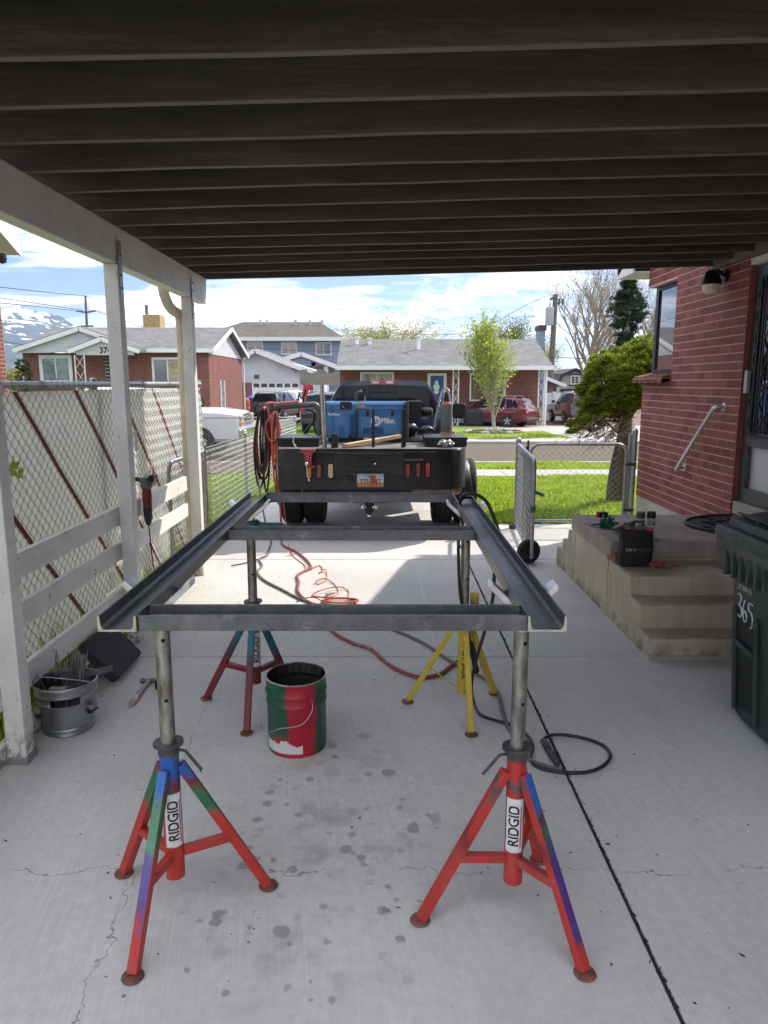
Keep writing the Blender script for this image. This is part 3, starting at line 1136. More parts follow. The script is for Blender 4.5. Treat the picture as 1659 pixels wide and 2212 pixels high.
for i in range(5):
    z0 = 1.32 + i * 0.26
    b.bar((dxg, 6.20, z0), (dxg, 5.98, z0 + 0.26), 0.010, 0.010)
    b.bar((dxg, 6.20, z0 + 0.26), (dxg, 5.98, z0), 0.010, 0.010)
b.box(dxg - 0.006, dxg + 0.006, 5.5, 6.40, 2.62, 2.64)
b.box(dxg - 0.006, dxg + 0.006, 5.5, 6.40, 1.29, 1.31)
b.build('scroll_bars', M_IRON, dr)
MB().box(HX + 0.005, HX + 0.05, 6.385, 6.43, 1.66, 1.86).build('latch', M_GALV, dr, bevel=0.01)
# porch lamp
L0 = Vector((HX, 6.90, 2.72))
lb = MB().lathe([(0.055, 0), (0.055, 0.02), (0.03, 0.03)], L0, 14, Matrix.Rotation(-PI / 2, 3, 'Y'))
lb.tube(bez([L0 + Vector((-0.02, 0, 0)), L0 + Vector((-0.08, 0, 0.04)), L0 + Vector((-0.13, 0, 0.03))], 5), 0.016, 8)
lb.lathe([(0.03, 0.05), (0.055, 0.03), (0.085, -0.04), (0.09, -0.075), (0.085, -0.08)], L0 + Vector((-0.14, 0, 0)), 16)
lamp = tag(lb.build('wall_lamp', M_IRON, smooth=40), 'black wall lamp with milky glass on the brick wall by the door', 'lamp')
PM[lamp.name] = lamp.matrix_world.copy()
M_MILK = simple('milky_lamp_glass', (0.75, 0.72, 0.62), 0.35, var=0.1, scale=14)
MB().lathe([(0.08, -0.08), (0.072, -0.13), (0.055, -0.155), (0.0001, -0.158)], L0 + Vector((-0.14, 0, 0)), 10).build('lamp_glass', M_MILK, lamp)
# handrail
M_CHROME = simple('brushed_stainless', (0.62, 0.62, 0.62), 0.3, 0.9, var=0.03, scale=3)
pa, pb = Vector((HX, 6.74, 1.53)), Vector((HX, 7.52, 0.88))
b = MB()
pts = [pa, pa + Vector((-0.05, 0, 0)), pa + Vector((-0.075, 0.02, -0.01)), pa + Vector((-0.08, 0.1, -0.06)), pb + Vector((-0.08, -0.02, 0.015)), pb + Vector((-0.07, 0, -0.005)), pb + Vector((-0.05, 0, 0)), pb]
b.tube(bez(pts, 5), 0.019, 12)
b.lathe([(0.042, 0), (0.04, 0.008), (0.02, 0.01)], pa, 16, Matrix.Rotation(-PI / 2, 3, 'Y'))
b.lathe([(0.042, 0), (0.04, 0.008), (0.02, 0.01)], pb, 16, Matrix.Rotation(-PI / 2, 3, 'Y'))
hr = tag(b.build('handrail', M_CHROME, smooth=50), 'stainless steel handrail slanting down the brick wall', 'handrail')

# ---------------------------------------------------------------- concrete porch with steps on both sides
def mat_porch(name, col, top=False):
    m, nt, b = new_mat(name)
    p = nt.pos()
    x, y, z = nt.sep(p)
    c = nt.ramp(nt.noise(p, 2.5, 6, 0.65), [(0.3, tuple(k * 0.75 for k in col)), (0.7, tuple(k * 1.15 for k in col))])
    run = nt.noise(nt.scale(p, (22, 22, 1.2)), 1.0, 5, 0.7)
    c = nt.mix(0.3, c, nt.ramp(run, [(0.3, 0.5), (0.65, 1.25)]), 'MULTIPLY')
    pit = nt.smooth(nt.noise(p, 45, 3, 0.6), 0.64, 0.7)
    c = nt.mix(nt.math('MULTIPLY', pit, 0.4), c, tuple(k * 0.4 for k in col))
    damp = nt.math('MULTIPLY', nt.math('SUBTRACT', 1.0, nt.smooth(z, 0.0, 0.14)), nt.smooth(nt.noise(p, 9, 5, 0.7), 0.4, 0.6))
    c = nt.mix(nt.math('MULTIPLY', damp, 0.7), c, tuple(k * 0.25 for k in col))
    h = run
    if not top:
        w = nt.math('ADD', nt.math('MULTIPLY', nt.noise(p, 4, 5, 0.7), 0.16), nt.math('MULTIPLY', nt.noise(p, 22, 3, 0.7), 0.025))
        for yc in (5.32, 6.30):
            l = nt.math('ABSOLUTE', nt.math('SUBTRACT', nt.math('ADD', y, w), yc + 0.08))
            k = nt.math('MULTIPLY', nt.math('LESS_THAN', l, 0.006), nt.math('LESS_THAN', x, 1.72))
            c = nt.mix(nt.math('MULTIPLY', k, 0.85), c, (0.05, 0.045, 0.035))
    setp(nt, b, col=c, rough=0.85, spec=0.25, normal=nt.bump(h, 0.35, 0.006))
    return m


M_PORCH = mat_porch('old_yellowish_concrete', (0.56, 0.50, 0.385))
M_PTOP = mat_porch('porch_slab_concrete', (0.40, 0.345, 0.31), True)
po = thing('porch_steps', 'weathered concrete porch with steps in front of the barred door', 'porch', (1.7, 5.8, 0))
PX0, PX1 = 1.69, HX - 0.002
NS = [(4.41, 0.126), (4.595, 0.293), (4.815, 0.432)]
FS = [(6.92, 0.17), (6.70, 0.298), (6.52, 0.42)]
# core profile (y,z), seen from the driveway side, with slightly sloping treads
prof = [(4.41, -0.02), (4.425, 0.126), (4.60, 0.140), (4.605, 0.293), (4.82, 0.302), (4.825, 0.432), (5.27, 0.440), (5.27, 0.455), (6.36, 0.455),
        (6.36, 0.425), (6.52, 0.42), (6.525, 0.31), (6.70, 0.298), (6.705, 0.18), (6.92, 0.17), (6.93, -0.02)]
MB().prism(prof, (PX0 + 0.012, 0, 0), (0, 1, 0), (0, 0, 1), (PX1 - PX0 - 0.012, 0, 0)).build('steps', M_PORCH, po, bevel=0.012, bseg=3)
MB().box(PX0, PX1 - 0.001, 5.25, 6.38, 0.457, 0.583).build('landing_slab', M_PTOP, po, bevel=0.008, bseg=2)
MB().box(PX0 + 0.01, PX1, 4.40, 4.408, 0.0, 0.02).build('grout', M_FOUND, po)
# ---------------------------------------------------------------- steel channel frame on four pipe stands
def mat_millscale():
    m, nt, b = new_mat('mill_scale_steel')
    p = nt.pos()
    big = nt.noise(p, 4, 6, 0.65)
    drag = nt.noise(nt.scale(p, (30, 4, 30)), 1.2, 4, 0.6)
    c = nt.ramp(big, [(0.25, (0.075, 0.08, 0.088)), (0.55, (0.145, 0.148, 0.154)), (0.8, (0.23, 0.23, 0.23))])
    c = nt.mix(0.4, c, nt.ramp(drag, [(0.3, 0.6), (0.7, 1.4)]), 'MULTIPLY')
    sm = nt.smooth(nt.noise(p, 28, 5, 0.7), 0.62, 0.70)
    c = nt.mix(nt.math('MULTIPLY', sm, 0.6), c, (0.03, 0.03, 0.035))
    rs = nt.smooth(nt.noise(p, 7, 6, 0.75), 0.60, 0.70)
    c = nt.mix(nt.math('MULTIPLY', rs, 0.45), c, (0.20, 0.13, 0.085))
    pale = nt.smooth(nt.noise(nt.scale(p, (6, 2, 6)), 2.2, 5, 0.7), 0.56, 0.72)
    c = nt.mix(nt.math('MULTIPLY', pale, 0.5), c, (0.34, 0.345, 0.35))
    setp(nt, b, col=c, rough=nt.math('ADD', nt.math('MULTIPLY', big, 0.35), 0.26), metal=0.72, spec=0.5, normal=nt.bump(drag, 0.08, 0.002))
    return m


def mat_ground_edge():
    return simple('bright_cut_steel', (0.55, 0.50, 0.44), 0.35, 0.8, var=0.25, scale=30)


M_MILL = mat_millscale()
M_CUT = mat_ground_edge()
M_SOOT = simple('burnt_weld', (0.03, 0.028, 0.027), 0.6, 0.5, var=0.4, scale=40, bump=0.6, bscale=120)
fr = thing('steel_weldment', 'rectangular frame of dark steel channel resting on four pipe stands', 'steel frame', (-0.13, 1.8, 1.11))
FZ, FW, FH, FT = 1.11, 0.102, 0.042, 0.0055


def channel_section(w, h, t):
    f = 0.009
    return [(0, 0), (w, 0), (w, h), (w - t, h), (w - t - 0.003, t + f), (w - t - f, t), (t + f, t), (t + 0.003, t + f), (t, h), (0, h)]


sec = channel_section(FW, FH, FT)
for x0 in (-0.748, 0.375):
    b = MB().prism(sec, (x0, 1.80, FZ), (1, 0, 0), (0, 0, 1), (0, 2.17, 0))
    sc = b.build('side_channel', M_MILL, fr, bevel=0.0015)
    s2 = channel_section(FW, FH, FT)
    MB().prism([(0.0004 + p * 0.992, 0.0002 + q * 0.99) for p, q in s2], (x0, 1.7985, FZ), (1, 0, 0), (0, 0, 1), (0, 0.0014, 0)).build('cut_end', M_CUT, sc)
for y0 in (1.802, 2.905, 3.865):
    b = MB().prism([(p, q) for p, q in sec], (-0.645, y0, FZ + 0.0006), (0, 1, 0), (0, 0, 1), (1.019, 0, 0))
    cb = b.build('cross_channel', M_MILL, fr, bevel=0.0015)
    for xx in (-0.6452, 0.3742):
        b = MB()
        b.tube([(xx + rnd.uniform(-0.002, 0.002), y0 + FW - 0.003, FZ + 0.004 + i * 0.003) for i in range(13)], [0.004 + (0.0018 if i % 2 else 0) for i in range(13)], 6)
        b.build('weld_bead', M_SOOT, cb)
        MB().box(xx - 0.001, xx + 0.005, y0 - 0.0008, y0 - 0.0001, FZ + 0.001, FZ + FH - 0.002).build('weld_seam', M_SOOT, cb)
# ground clamp near the far corner of the right channel
b = MB()
b.bar((0.40, 3.80, FZ + 0.02), (0.45, 3.88, FZ + 0.06), 0.03, 0.012)
b.bar((0.40, 3.80, FZ + 0.035), (0.46, 3.86, FZ + 0.03), 0.03, 0.012)
b.tube(bez([(0.43, 3.84, FZ + 0.05), (0.45, 3.86, FZ + 0.09), (0.47, 3.84, FZ + 0.05)], 4), 0.006, 6)
tag(b.build('ground_clamp', M_SOOT, smooth=40), 'blackened ground clamp biting the far end of the right channel', 'clamp')


def mat_stand(name, stops, scale=6, seed=0.0):
    """old spray paint over paint, colour bands by height"""
    m, nt, b = new_mat(name)
    p = nt.pos()
    z = nt.sep(p)[2]
    wob = nt.math('MULTIPLY', nt.math('SUBTRACT', nt.noise(nt.vmath('ADD', p, (seed, 0, 0)), scale, 3, 0.55), 0.5), 0.20)
    side = nt.math('MULTIPLY', nt.sep(nt.node('ShaderNodeNewGeometry').outputs['Normal'])[0], 0.04)
    f = nt.math('ADD', nt.math('ADD', z, wob), side)
    c = nt.ramp(nt.math('DIVIDE', f, 0.7), stops)
    c = nt.mix(0.3, c, nt.ramp(nt.noise(p, 40, 4, 0.7), [(0.3, 0.7), (0.7, 1.25)]), 'MULTIPLY')
    sc = nt.smooth(nt.noise(p, 30, 6, 0.78), 0.615, 0.635)
    c = nt.mix(nt.math('MULTIPLY', sc, 0.85), c, (0.13, 0.075, 0.055))
    bare = nt.smooth(nt.noise(nt.scale(p, (1, 1, 0.35)), 21, 6, 0.75), 0.66, 0.675)
    c = nt.mix(nt.math('MULTIPLY', bare, 0.8), c, (0.34, 0.31, 0.29))
    c = nt.mix(0.35, c, nt.ramp(nt.noise(p, 5, 4, 0.65), [(0.3, 0.55), (0.7, 1.2)]), 'MULTIPLY')
    dust = nt.smooth(nt.noise(p, 11, 6, 0.75), 0.45, 0.75)
    c = nt.mix(nt.math('MULTIPLY', dust, 0.28), c, (0.24, 0.20, 0.18))
    setp(nt, b, col=c, rough=nt.math('ADD', nt.math('MULTIPLY', dust, 0.3), 0.42), spec=0.4, normal=nt.bump(nt.noise(p, 60, 3, 0.6), 0.2, 0.003))
    return m


RED = (0.50, 0.040, 0.030)
DRED = (0.22, 0.02, 0.025)
BLU = (0.025, 0.115, 0.42)
GRN = (0.03, 0.16, 0.07)
PUR = (0.075, 0.035, 0.22)
TEAL = (0.012, 0.13, 0.19)
YEL = (0.62, 0.47, 0.045)


def mat_pipe():
    m, nt, b = new_mat('worn_galvanised_pipe')
    p = nt.pos()
    n = nt.noise(nt.scale(p, (1, 1, 0.35)), 26, 5, 0.7)
    c = nt.ramp(n, [(0.28, (0.09, 0.085, 0.07)), (0.5, (0.30, 0.29, 0.255)), (0.75, (0.55, 0.54, 0.48))])
    rs = nt.smooth(nt.noise(p, 9, 5, 0.7), 0.58, 0.72)
    c = nt.mix(nt.math('MULTIPLY', rs, 0.45), c, (0.20, 0.13, 0.075))
    setp(nt, b, col=c, rough=0.42, metal=0.8, normal=nt.bump(n, 0.15, 0.002))
    return m


M_PIPE = mat_pipe()
M_RUST = simple('rusty_iron', (0.22, 0.10, 0.075), 0.7, 0.5, var=0.5, scale=40, bump=0.4, bscale=90)
M_DARKST = simple('dark_cast_steel', (0.10, 0.10, 0.10), 0.5, 0.7, var=0.35, scale=30, bump=0.3, bscale=90)
M_LABEL = simple('white_sticker', (0.78, 0.78, 0.77), 0.45, var=0.07, scale=30, dirt=(0.3, 0.25, 0.22), dirt_amt=0.5, dscale=26)
M_INK = simple('black_ink', (0.015, 0.015, 0.018), 0.5, var=0.1)
M_NAVY = simple('navy_ink', (0.02, 0.025, 0.09), 0.5, var=0.1)
M_VHEAD = simple('bright_zinc_plate', (0.62, 0.61, 0.60), 0.3, 0.9, var=0.3, scale=22)


def pipe_stand(label, feet, mats, cx, collar=0.60, style='square', handle=(1, 0), tagtxt='RIDGID', tag_dir=(0.25, -1), head='v', brace=0.215, top=1.068, tube_bottom=0.14):
    feet = [Vector(f) for f in feet]
    c = sum(feet, Vector()) / 3
    c = Vector((cx, c.y, 0))
    t = thing('pipe_stand', label, 'pipe stand', c, group='pipe stands under the steel frame')
    paint = mats
    MB().lathe([(0.0255, tube_bottom), (0.031, tube_bottom), (0.031, collar - 0.01), (0.033, collar - 0.01), (0.033, collar), (0.0255, collar)], c, 20, cap=False).build('base_tube', paint, t, smooth=40)
    MB().cyl(c + Vector((0, 0, tube_bottom + 0.05)), c + Vector((0, 0, top)), 0.024, n=20).build('pipe', M_PIPE, t, smooth=40)
    # pin holes
    b = MB()
    for k in range(2):
        z = collar + 0.16 + 0.2 * k
        b.lathe([(0.0001, 0.0), (0.007, 0.0)], c + Vector((0.0245 * 0.35, -0.0245 * 0.94, z)), 8, Matrix(((0.94, 0, 0.35), (0.35, 0, -0.94), (0, 1, 0))))
    b.build('pin_hole', M_INK, t)
    # wing collar with bent handle
    b = MB()
    ring = []
    for i in range(24):
        a = 2 * PI * i / 24
        r = 0.037 + 0.012 * abs(math.cos(a * 1.0)) ** 2
        ring.append((r * math.cos(a), r * math.sin(a)))
    if style == 'square':
        b.prism(ring, c + Vector((0, 0, collar + 0.002)), (1, 0, 0.05), (0, 1, 0.08), (0, 0, 0.009))
        b.lathe([(0.034, -0.03), (0.036, 0.0), (0.0245, 0.012)], c + Vector((0, 0, collar)), 16)
        hx, hy = handle
        h0 = c + Vector((hx * 0.03, hy * 0.03 - 0.01, collar - 0.012))
        b.tube([h0, h0 + Vector((hx * 0.03, -0.01, 0.0)), h0 + Vector((hx * 0.085, -0.03, -0.055))], 0.0055, 6)
        b.build('locking_collar', M_DARKST, t, smooth=35)
    else:
        b.lathe([(0.03, 0), (0.045, 0.0), (0.047, 0.008), (0.03, 0.012)], c + Vector((0, 0, collar + 0.002)), 16)
        b.build('locking_collar', M_VHEAD, t, smooth=35)
    for f in feet:
        d = (f - c)
        d.z = 0
        u = d.normalized()
        lw = 0.033 if style == 'square' else 0.03
        p0 = c + u * 0.034 + Vector((0, 0, collar - 0.075))
        p1 = f - u * 0.004 + Vector((0, 0, 0.012))
        lg = MB().bar(p0, p1, lw, lw * 0.98, up=u).build('leg', paint, t, bevel=0.003)
        MB().lathe([(0.0001, 0.002), (0.032, 0.002), (0.034, 0.005), (0.031, 0.010), (0.02, 0.013), (0.0001, 0.014)], f, 18).build('foot', M_RUST, lg, smooth=40)
        q = p0.lerp(p1, 0.58)
        r0 = c + u * 0.03 + Vector((0, 0, brace if style == 'square' else 0.12))
        MB().bar(r0, q - u * 0.01, lw * (0.85 if style == 'square' else 0.4), lw * (0.85 if style == 'square' else 0.22), up=(0, 0, 1)).build('brace', paint, t, bevel=0.003)
    # head
    if head == 'v':
        b = MB()
        w = 0.03
        for s in (-1, 1):
            prof = [(0, 0), (0.098, 0.088), (0.104, 0.082), (0.104, 0.066), (0.012, -0.020), (0, -0.022)]
            b.prism([(s * p, q) for p, q in prof], c + Vector((0, -w, top - 0.001)), (1, 0, 0), (0, 0, 1), (0, 2 * w, 0))
        b.lathe([(0.030, -0.07), (0.030, -0.018)], c + Vector((0, 0, top)), 16)
        b.build('v_head', M_VHEAD, t, bevel=0.003)
    if tagtxt == 'RIDGID':
        n0 = Vector((*tag_dir, 0)).normalized()
        zc = 0.345
        b = MB()
        vs, fs = [], []
        for i in range(9):
            a = math.atan2(n0.y, n0.x) + (i - 4) / 4 * 0.95
            for z in (zc - 0.095, zc + 0.095):
                vs.append((c.x + 0.0318 * math.cos(a), c.y + 0.0318 * math.sin(a), z))
        fs = [(2 * i, 2 * i + 2, 2 * i + 3, 2 * i + 1) for i in range(8)]
        st = b.add(vs, fs).build('sticker', M_LABEL, t, smooth=60)
        o0 = Vector((c.x, c.y, zc)) + n0 * 0.031
        tang = Vector((-n0.y, n0.x, 0))
        lettering('RIDGID', 0.047, M_INK, st, o0, (0, 0, 1), tuple(-tang), bend=(c, 0.031), off=0.0016, sx=0.92, bold=0.001)
        b = MB()
        for a0 in (0.62,):
            vs = []
            for i in range(3):
                a = math.atan2(n0.y, n0.x) + a0 + i * 0.06
                for z in (zc - 0.08, zc + 0.07):
                    vs.append((c.x + 0.0330 * math.cos(a), c.y + 0.0330 * math.sin(a), z))
            b.add(vs, [(0, 2, 3, 1), (2, 4, 5, 3)])
        b.build('sticker_stripe', simple('sticker_red', (0.45, 0.03, 0.06), 0.5, var=0.1), st)
    elif tagtxt:
        n0 = Vector((*tag_dir, 0)).normalized()
        o0 = Vector((c.x, c.y, 0.27)) + n0 * 0.031
        tang = Vector((-n0.y, n0.x, 0))
        lettering(tagtxt, 0.04, M_INK, t, o0, (0, 0, -1), tuple(tang), bend=(c, 0.031), off=0.0012, bold=0.0012, sx=0.95)
    return t, c


m1 = mat_stand('paint_front_left', [(0.0, RED), (0.38, RED), (0.46, RED), (0.54, GRN), (0.64, GRN), (0.70, DRED), (0.76, BLU), (0.86, BLU), (0.93, GRN)], 5, 1.0)
m2 = mat_stand('paint_front_right', [(0.0, RED), (0.30, RED), (0.40, DRED), (0.46, RED), (0.60, RED), (0.66, (0.05, 0.10, 0.12)), (0.70, RED), (0.80, RED), (0.86, DRED), (0.92, GRN)], 6, 4.0)
m3 = mat_stand('paint_rear_left', [(0.0, DRED), (0.30, DRED), (0.42, (0.10, 0.03, 0.05)), (0.52, TEAL), (0.8, TEAL), (0.9, TEAL)], 5, 9.0)
m4 = mat_stand('paint_yellow', [(0.0, YEL), (0.62, YEL), (0.70, (0.50, 0.36, 0.05)), (0.76, (0.06, 0.03, 0.10)), (0.85, (0.09, 0.03, 0.06)), (0.95, YEL)], 8, 2.0)
pipe_stand('red pipe stand with blue and green paint, nearest the galvanised bucket side', [G(268, 1888), G(580, 1915), G(287, 2112)], m1, -0.697, handle=(1, 0), tag_dir=(0.45, -1), tube_bottom=0.13)
pipe_stand('red pipe stand with a purple streaked leg, beside the looped black torch cable', [G(907, 1990), G(1263, 2105), G(1164, 1859)], m2, 0.426, handle=(-1, 0), tag_dir=(-0.25, -1), tube_bottom=0.13)
c3 = (-0.486 - 0.03, 3.87)
rl, rlc = pipe_stand('dark red and teal pipe stand behind the red and green pail', [G(446, 1510), G(533, 1585), (c3[0], c3[1], 0)], m3, -0.697, handle=(1, 0), tag_dir=(0.5, -1), tube_bottom=0.15)
yl, ylc = pipe_stand('yellow tripod jack stand with black stencilled lettering', [G(880, 1517), G(1018, 1588), G(1068, 1500)], m4, 0.426, style='round', tagtxt='B.V. JACK', tag_dir=(0.1, -1), tube_bottom=0.10, collar=0.58)
# extra paint streaks: long coloured strips sprayed on single legs
for foot, side_x, col, f0, f1, c0, nm in ((G(287, 2112), -0.5, (0.10, 0.085, 0.26), 0.42, 0.80, -0.697, 'purple_overspray'), (G(287, 2112), -0.5, BLU, 0.02, 0.2, -0.697, 'blue_overspray'), (G(287, 2112), -0.5, (0.10, 0.27, 0.16), 0.2, 0.42, -0.697, 'green_overspray'), (G(1263, 2105), 1, PUR, 0.42, 0.80, 0.426, 'purple_overspray'), (G(1263, 2105), 1, BLU, 0.05, 0.32, 0.426, 'blue_overspray')):
    pass


def mat_overspray(name, bands):
    """bands along the leg by height, blended with noise"""
    return mat_stand(name, bands, 14, 3.0)


def leg_film(stand_name_center, foot, mat, face, f0, f1, parent):
    c = stand_name_center
    u = (foot - c)
    u.z = 0
    u.normalize()
    p0 = c + u * 0.034 + Vector((0, 0, 0.525))
    p1 = foot - u * 0.004 + Vector((0, 0, 0.012))
    d = (p1 - p0).normalized()
    s = d.cross(u).normalized()
    n = s.cross(d).normalized()
    nf = {'out': n if n.dot(u) > 0 else -n, 'side': s, 'side2': -s}[face]
    ac = n if face != 'out' else s
    a, b_ = p0.lerp(p1, f0) + nf * 0.0168, p0.lerp(p1, f1) + nf * 0.0168
    w = 0.0145
    MB().add([a - ac * w, a + ac * w, b_ + ac * w, b_ - ac * w], [(0, 1, 2, 3)]).build('overspray', mat, parent)


mf1 = mat_overspray('leg_overspray_left', [(0.0, RED), (0.17, RED), (0.24, (0.12, 0.08, 0.27)), (0.42, (0.13, 0.10, 0.30)), (0.48, (0.12, 0.30, 0.18)), (0.62, (0.10, 0.25, 0.15)), (0.68, (0.05, 0.18, 0.5)), (0.9, BLU)])
mf2 = mat_overspray('leg_overspray_right', [(0.0, RED), (0.14, RED), (0.2, PUR), (0.46, PUR), (0.52, (0.05, 0.13, 0.09)), (0.6, (0.09, 0.03, 0.04)), (0.66, (0.03, 0.12, 0.36)), (0.9, BLU)])
stands = [o for o in COL.objects if o.name.startswith('pipe_stand')]
leg_film(Vector((-0.697, stands[0].location.y, 0)), G(287, 2112), mf1, 'out', 0.0, 0.97, stands[0])
leg_film(Vector((0.426, stands[1].location.y, 0)), G(1263, 2105), mf2, 'out', 0.0, 0.97, stands[1])
# teal clamp handle on the rear left stand
b = MB()
c = rlc + Vector((0, 0, 1.015))
b.lathe([(0.028, -0.02), (0.045, -0.018), (0.05, 0.0), (0.045, 0.03), (0.028, 0.034)], c, 18)
prof = [(0.03, -0.005), (0.06, -0.022), (0.085, -0.014), (0.10, -0.022), (0.115, -0.014), (0.13, -0.022), (0.15, -0.018), (0.165, -0.035), (0.178, -0.03), (0.182, 0.005), (0.165, 0.016), (0.06, 0.018), (0.03, 0.03)]
b.prism(prof, c + Vector((0, -0.014, 0)), (1, 0.05, 0), (0, 0, 1), (0, 0.028, 0))
b.prism([(-p, q) for p, q in prof[:6]] + [(-0.13, 0.0), (-0.03, 0.02)], c + Vector((0, -0.012, 0)), (1, 0, 0), (0, 0, 1), (0, 0.024, 0))
b.build('clamp_handle', simple('teal_enamel', (0.012, 0.10, 0.10), 0.4, var=0.25, scale=20), rl, bevel=0.003)
# black eye bolt handle on the yellow stand
b = MB()
c = ylc + Vector((0, 0, 0.985))
b.bar(c, c + Vector((-0.13, 0.0, 0.0)), 0.018, 0.018)
b.lathe([(0.012, -0.007), (0.03, -0.009), (0.033, 0.0), (0.03, 0.009), (0.012, 0.007), (0.012, -0.007)], c + Vector((-0.155, 0, 0)), 14, Matrix.Rotation(PI / 2, 3, 'X'), cap=False)
b.lathe([(0.027, -0.03), (0.035, -0.03), (0.035, 0.03), (0.027, 0.03)], c, 14)
b.build('eye_handle', M_SOOT, yl, smooth=40)
# flat yellow stop and torch-blackened upper leg
MB().box(ylc.x + 0.03, ylc.x + 0.075, ylc.y - 0.015, ylc.y + 0.01, 0.57, 0.66).build('stop_plate', m4, yl)

# ---------------------------------------------------------------- pails, tools and leads on the slab
def mat_pail():
    m, nt, b = new_mat('red_and_green_pail_paint')
    o = nt.obj()
    x, y, z = nt.sep(o)
    ang = nt.math('ARCTAN2', x, nt.math('MULTIPLY', y, -1.0))
    wob = nt.math('MULTIPLY', nt.math('SUBTRACT', nt.noise(o, 7, 4, 0.6), 0.5), 0.55)
    a = nt.math('ADD', ang, wob)
    red = nt.math('MULTIPLY', nt.smooth(a, -0.30, -0.12), nt.math('SUBTRACT', 1.0, nt.smooth(a, 0.70, 0.86)))
    lowred = nt.math('MULTIPLY', nt.math('SUBTRACT', 1.0, nt.smooth(nt.math('ADD', z, nt.math('MULTIPLY', wob, 0.1)), 0.07, 0.12)), nt.math('MULTIPLY', nt.smooth(a, -0.95, -0.7), nt.math('SUBTRACT', 1.0, nt.smooth(a, 0.7, 0.9))))
    red = nt.math('MAXIMUM', red, lowred)
    c = nt.mix(red, (0.014, 0.085, 0.045), (0.42, 0.012, 0.03))
    c = nt.mix(0.25, c, nt.ramp(nt.noise(o, 18, 4, 0.6), [(0.3, 0.65), (0.7, 1.3)]), 'MULTIPLY')
    tear = nt.math('ADD', z, nt.math('MULTIPLY', nt.noise(nt.scale(o, (1, 1, 0.5)), 13, 4, 0.65), 0.11))
    lab = nt.math('MULTIPLY', nt.math('MULTIPLY', nt.math('LESS_THAN', tear, 0.125), nt.math('GREATER_THAN', z, 0.022)), nt.math('MULTIPLY', nt.math('GREATER_THAN', ang, -1.2), nt.math('LESS_THAN', ang, 0.30)))
    c = nt.mix(lab, c, (0.66, 0.65, 0.63))
    sc = nt.smooth(nt.noise(o, 42, 5, 0.75), 0.66, 0.69)
    ring = nt.math('MAXIMUM', nt.smooth(nt.math('ABSOLUTE', nt.math('SUBTRACT', z, 0.255)), 0.02, 0.0), 0.25)
    c = nt.mix(nt.math('MULTIPLY', sc, ring), c, (0.55, 0.53, 0.52))
    setp(nt, b, col=c, rough=0.35, spec=0.5)
    return m


M_PAILIN = simple('sooty_pail_inside', (0.025, 0.02, 0.017), 0.7, 0.3, var=0.4, scale=9)
PC = Vector((-0.425, 3.29, 0))
R_ = 0.142
pl = thing('paint_pail', 'open metal pail with red and green spray paint on the slab', 'pail', PC)
prof = [(0.13, 0.004), (0.138, 0.0), (0.1395, 0.008), (0.137, 0.014), (R_, 0.02), (R_, 0.24), (R_ + 0.004, 0.246), (R_ + 0.005, 0.252), (R_ + 0.001, 0.26), (R_ + 0.001, 0.29), (R_ + 0.006, 0.297), (R_ + 0.006, 0.304), (R_ + 0.002, 0.31), (R_ + 0.002, 0.352), (R_ + 0.005, 0.358), (R_ + 0.004, 0.366)]
b = MB().lathe(prof, PC, 48, cap=False)
pail_o = b.build('shell', mat_pail(), pl, smooth=35)
b = MB().lathe([(R_ - 0.001, 0.364), (R_ - 0.003, 0.30), (R_ + 0.0, 0.298), (R_ - 0.004, 0.29), (R_ - 0.004, 0.254), (R_ - 0.001, 0.25), (R_ - 0.004, 0.242), (R_ - 0.004, 0.03), (0.12, 0.012), (0.0001, 0.012)], PC, 40, cap=False)
b.build('lining', M_PAILIN, pl, smooth=35)
pts = [PC + Vector(((R_ + 0.003) * math.cos(2 * PI * i / 40), (R_ + 0.003) * math.sin(2 * PI * i / 40), 0.366)) for i in range(40)]
MB().tube(pts, 0.0042, 6, closed=True).build('rim', simple('worn_bare_rim', (0.42, 0.41, 0.40), 0.4, 0.7, var=0.35, scale=40), pl, smooth=50)
ear0, ear1 = PC + Vector((0.088, -0.118, 0.285)), PC + Vector((-0.146, 0.02, 0.285))
b = MB()
hp = [ear0, ear0 + Vector((0.0, -0.02, -0.045)), PC + Vector((0.04, -0.165, 0.185)), PC + Vector((-0.06, -0.165, 0.165)), PC + Vector((-0.13, -0.12, 0.125)), PC + Vector((-0.165, -0.06, 0.135)), PC + Vector((-0.172, -0.01, 0.21)), ear1]
b.tube(bez(hp, 7), 0.0022, 6)
b.build('bail', M_GALV, pl, smooth=60)
for e in (ear0, ear1):
    n = (e - PC)
    n.z = 0
    MB().sphere(e - n.normalized() * 0.004, 0.014, 6).build('bail_ear', pail_o.data.materials[0], pl, smooth=60)
# crumpled burnt liner over the back of the rim
b = MB()
vs, fs = [], []
nA, nB = 26, 5
for i in range(nA):
    a = math.radians(20 + 125 * i / (nA - 1))
    for j in range(nB):
        r = R_ + 0.004 - 0.022 * j / (nB - 1) + rnd.uniform(-0.004, 0.004)
        z = 0.362 + (0.004 + 0.006 * abs(math.sin(i * 0.33)) if 0 < j < nB - 1 else -0.008 - 0.03 * (j > 0)) + rnd.uniform(-0.002, 0.002)
        vs.append(PC + Vector((r * math.cos(a), r * math.sin(a), z)))
for i in range(nA - 1):
    for j in range(nB - 1):
        fs.append((i * nB + j, i * nB + j + 1, (i + 1) * nB + j + 1, (i + 1) * nB + j))
b.add(vs, fs).build('burnt_liner', simple('burnt_liner', (0.03, 0.022, 0.018), 0.5, var=0.6, scale=30, bump=0.5, bscale=60), pl)

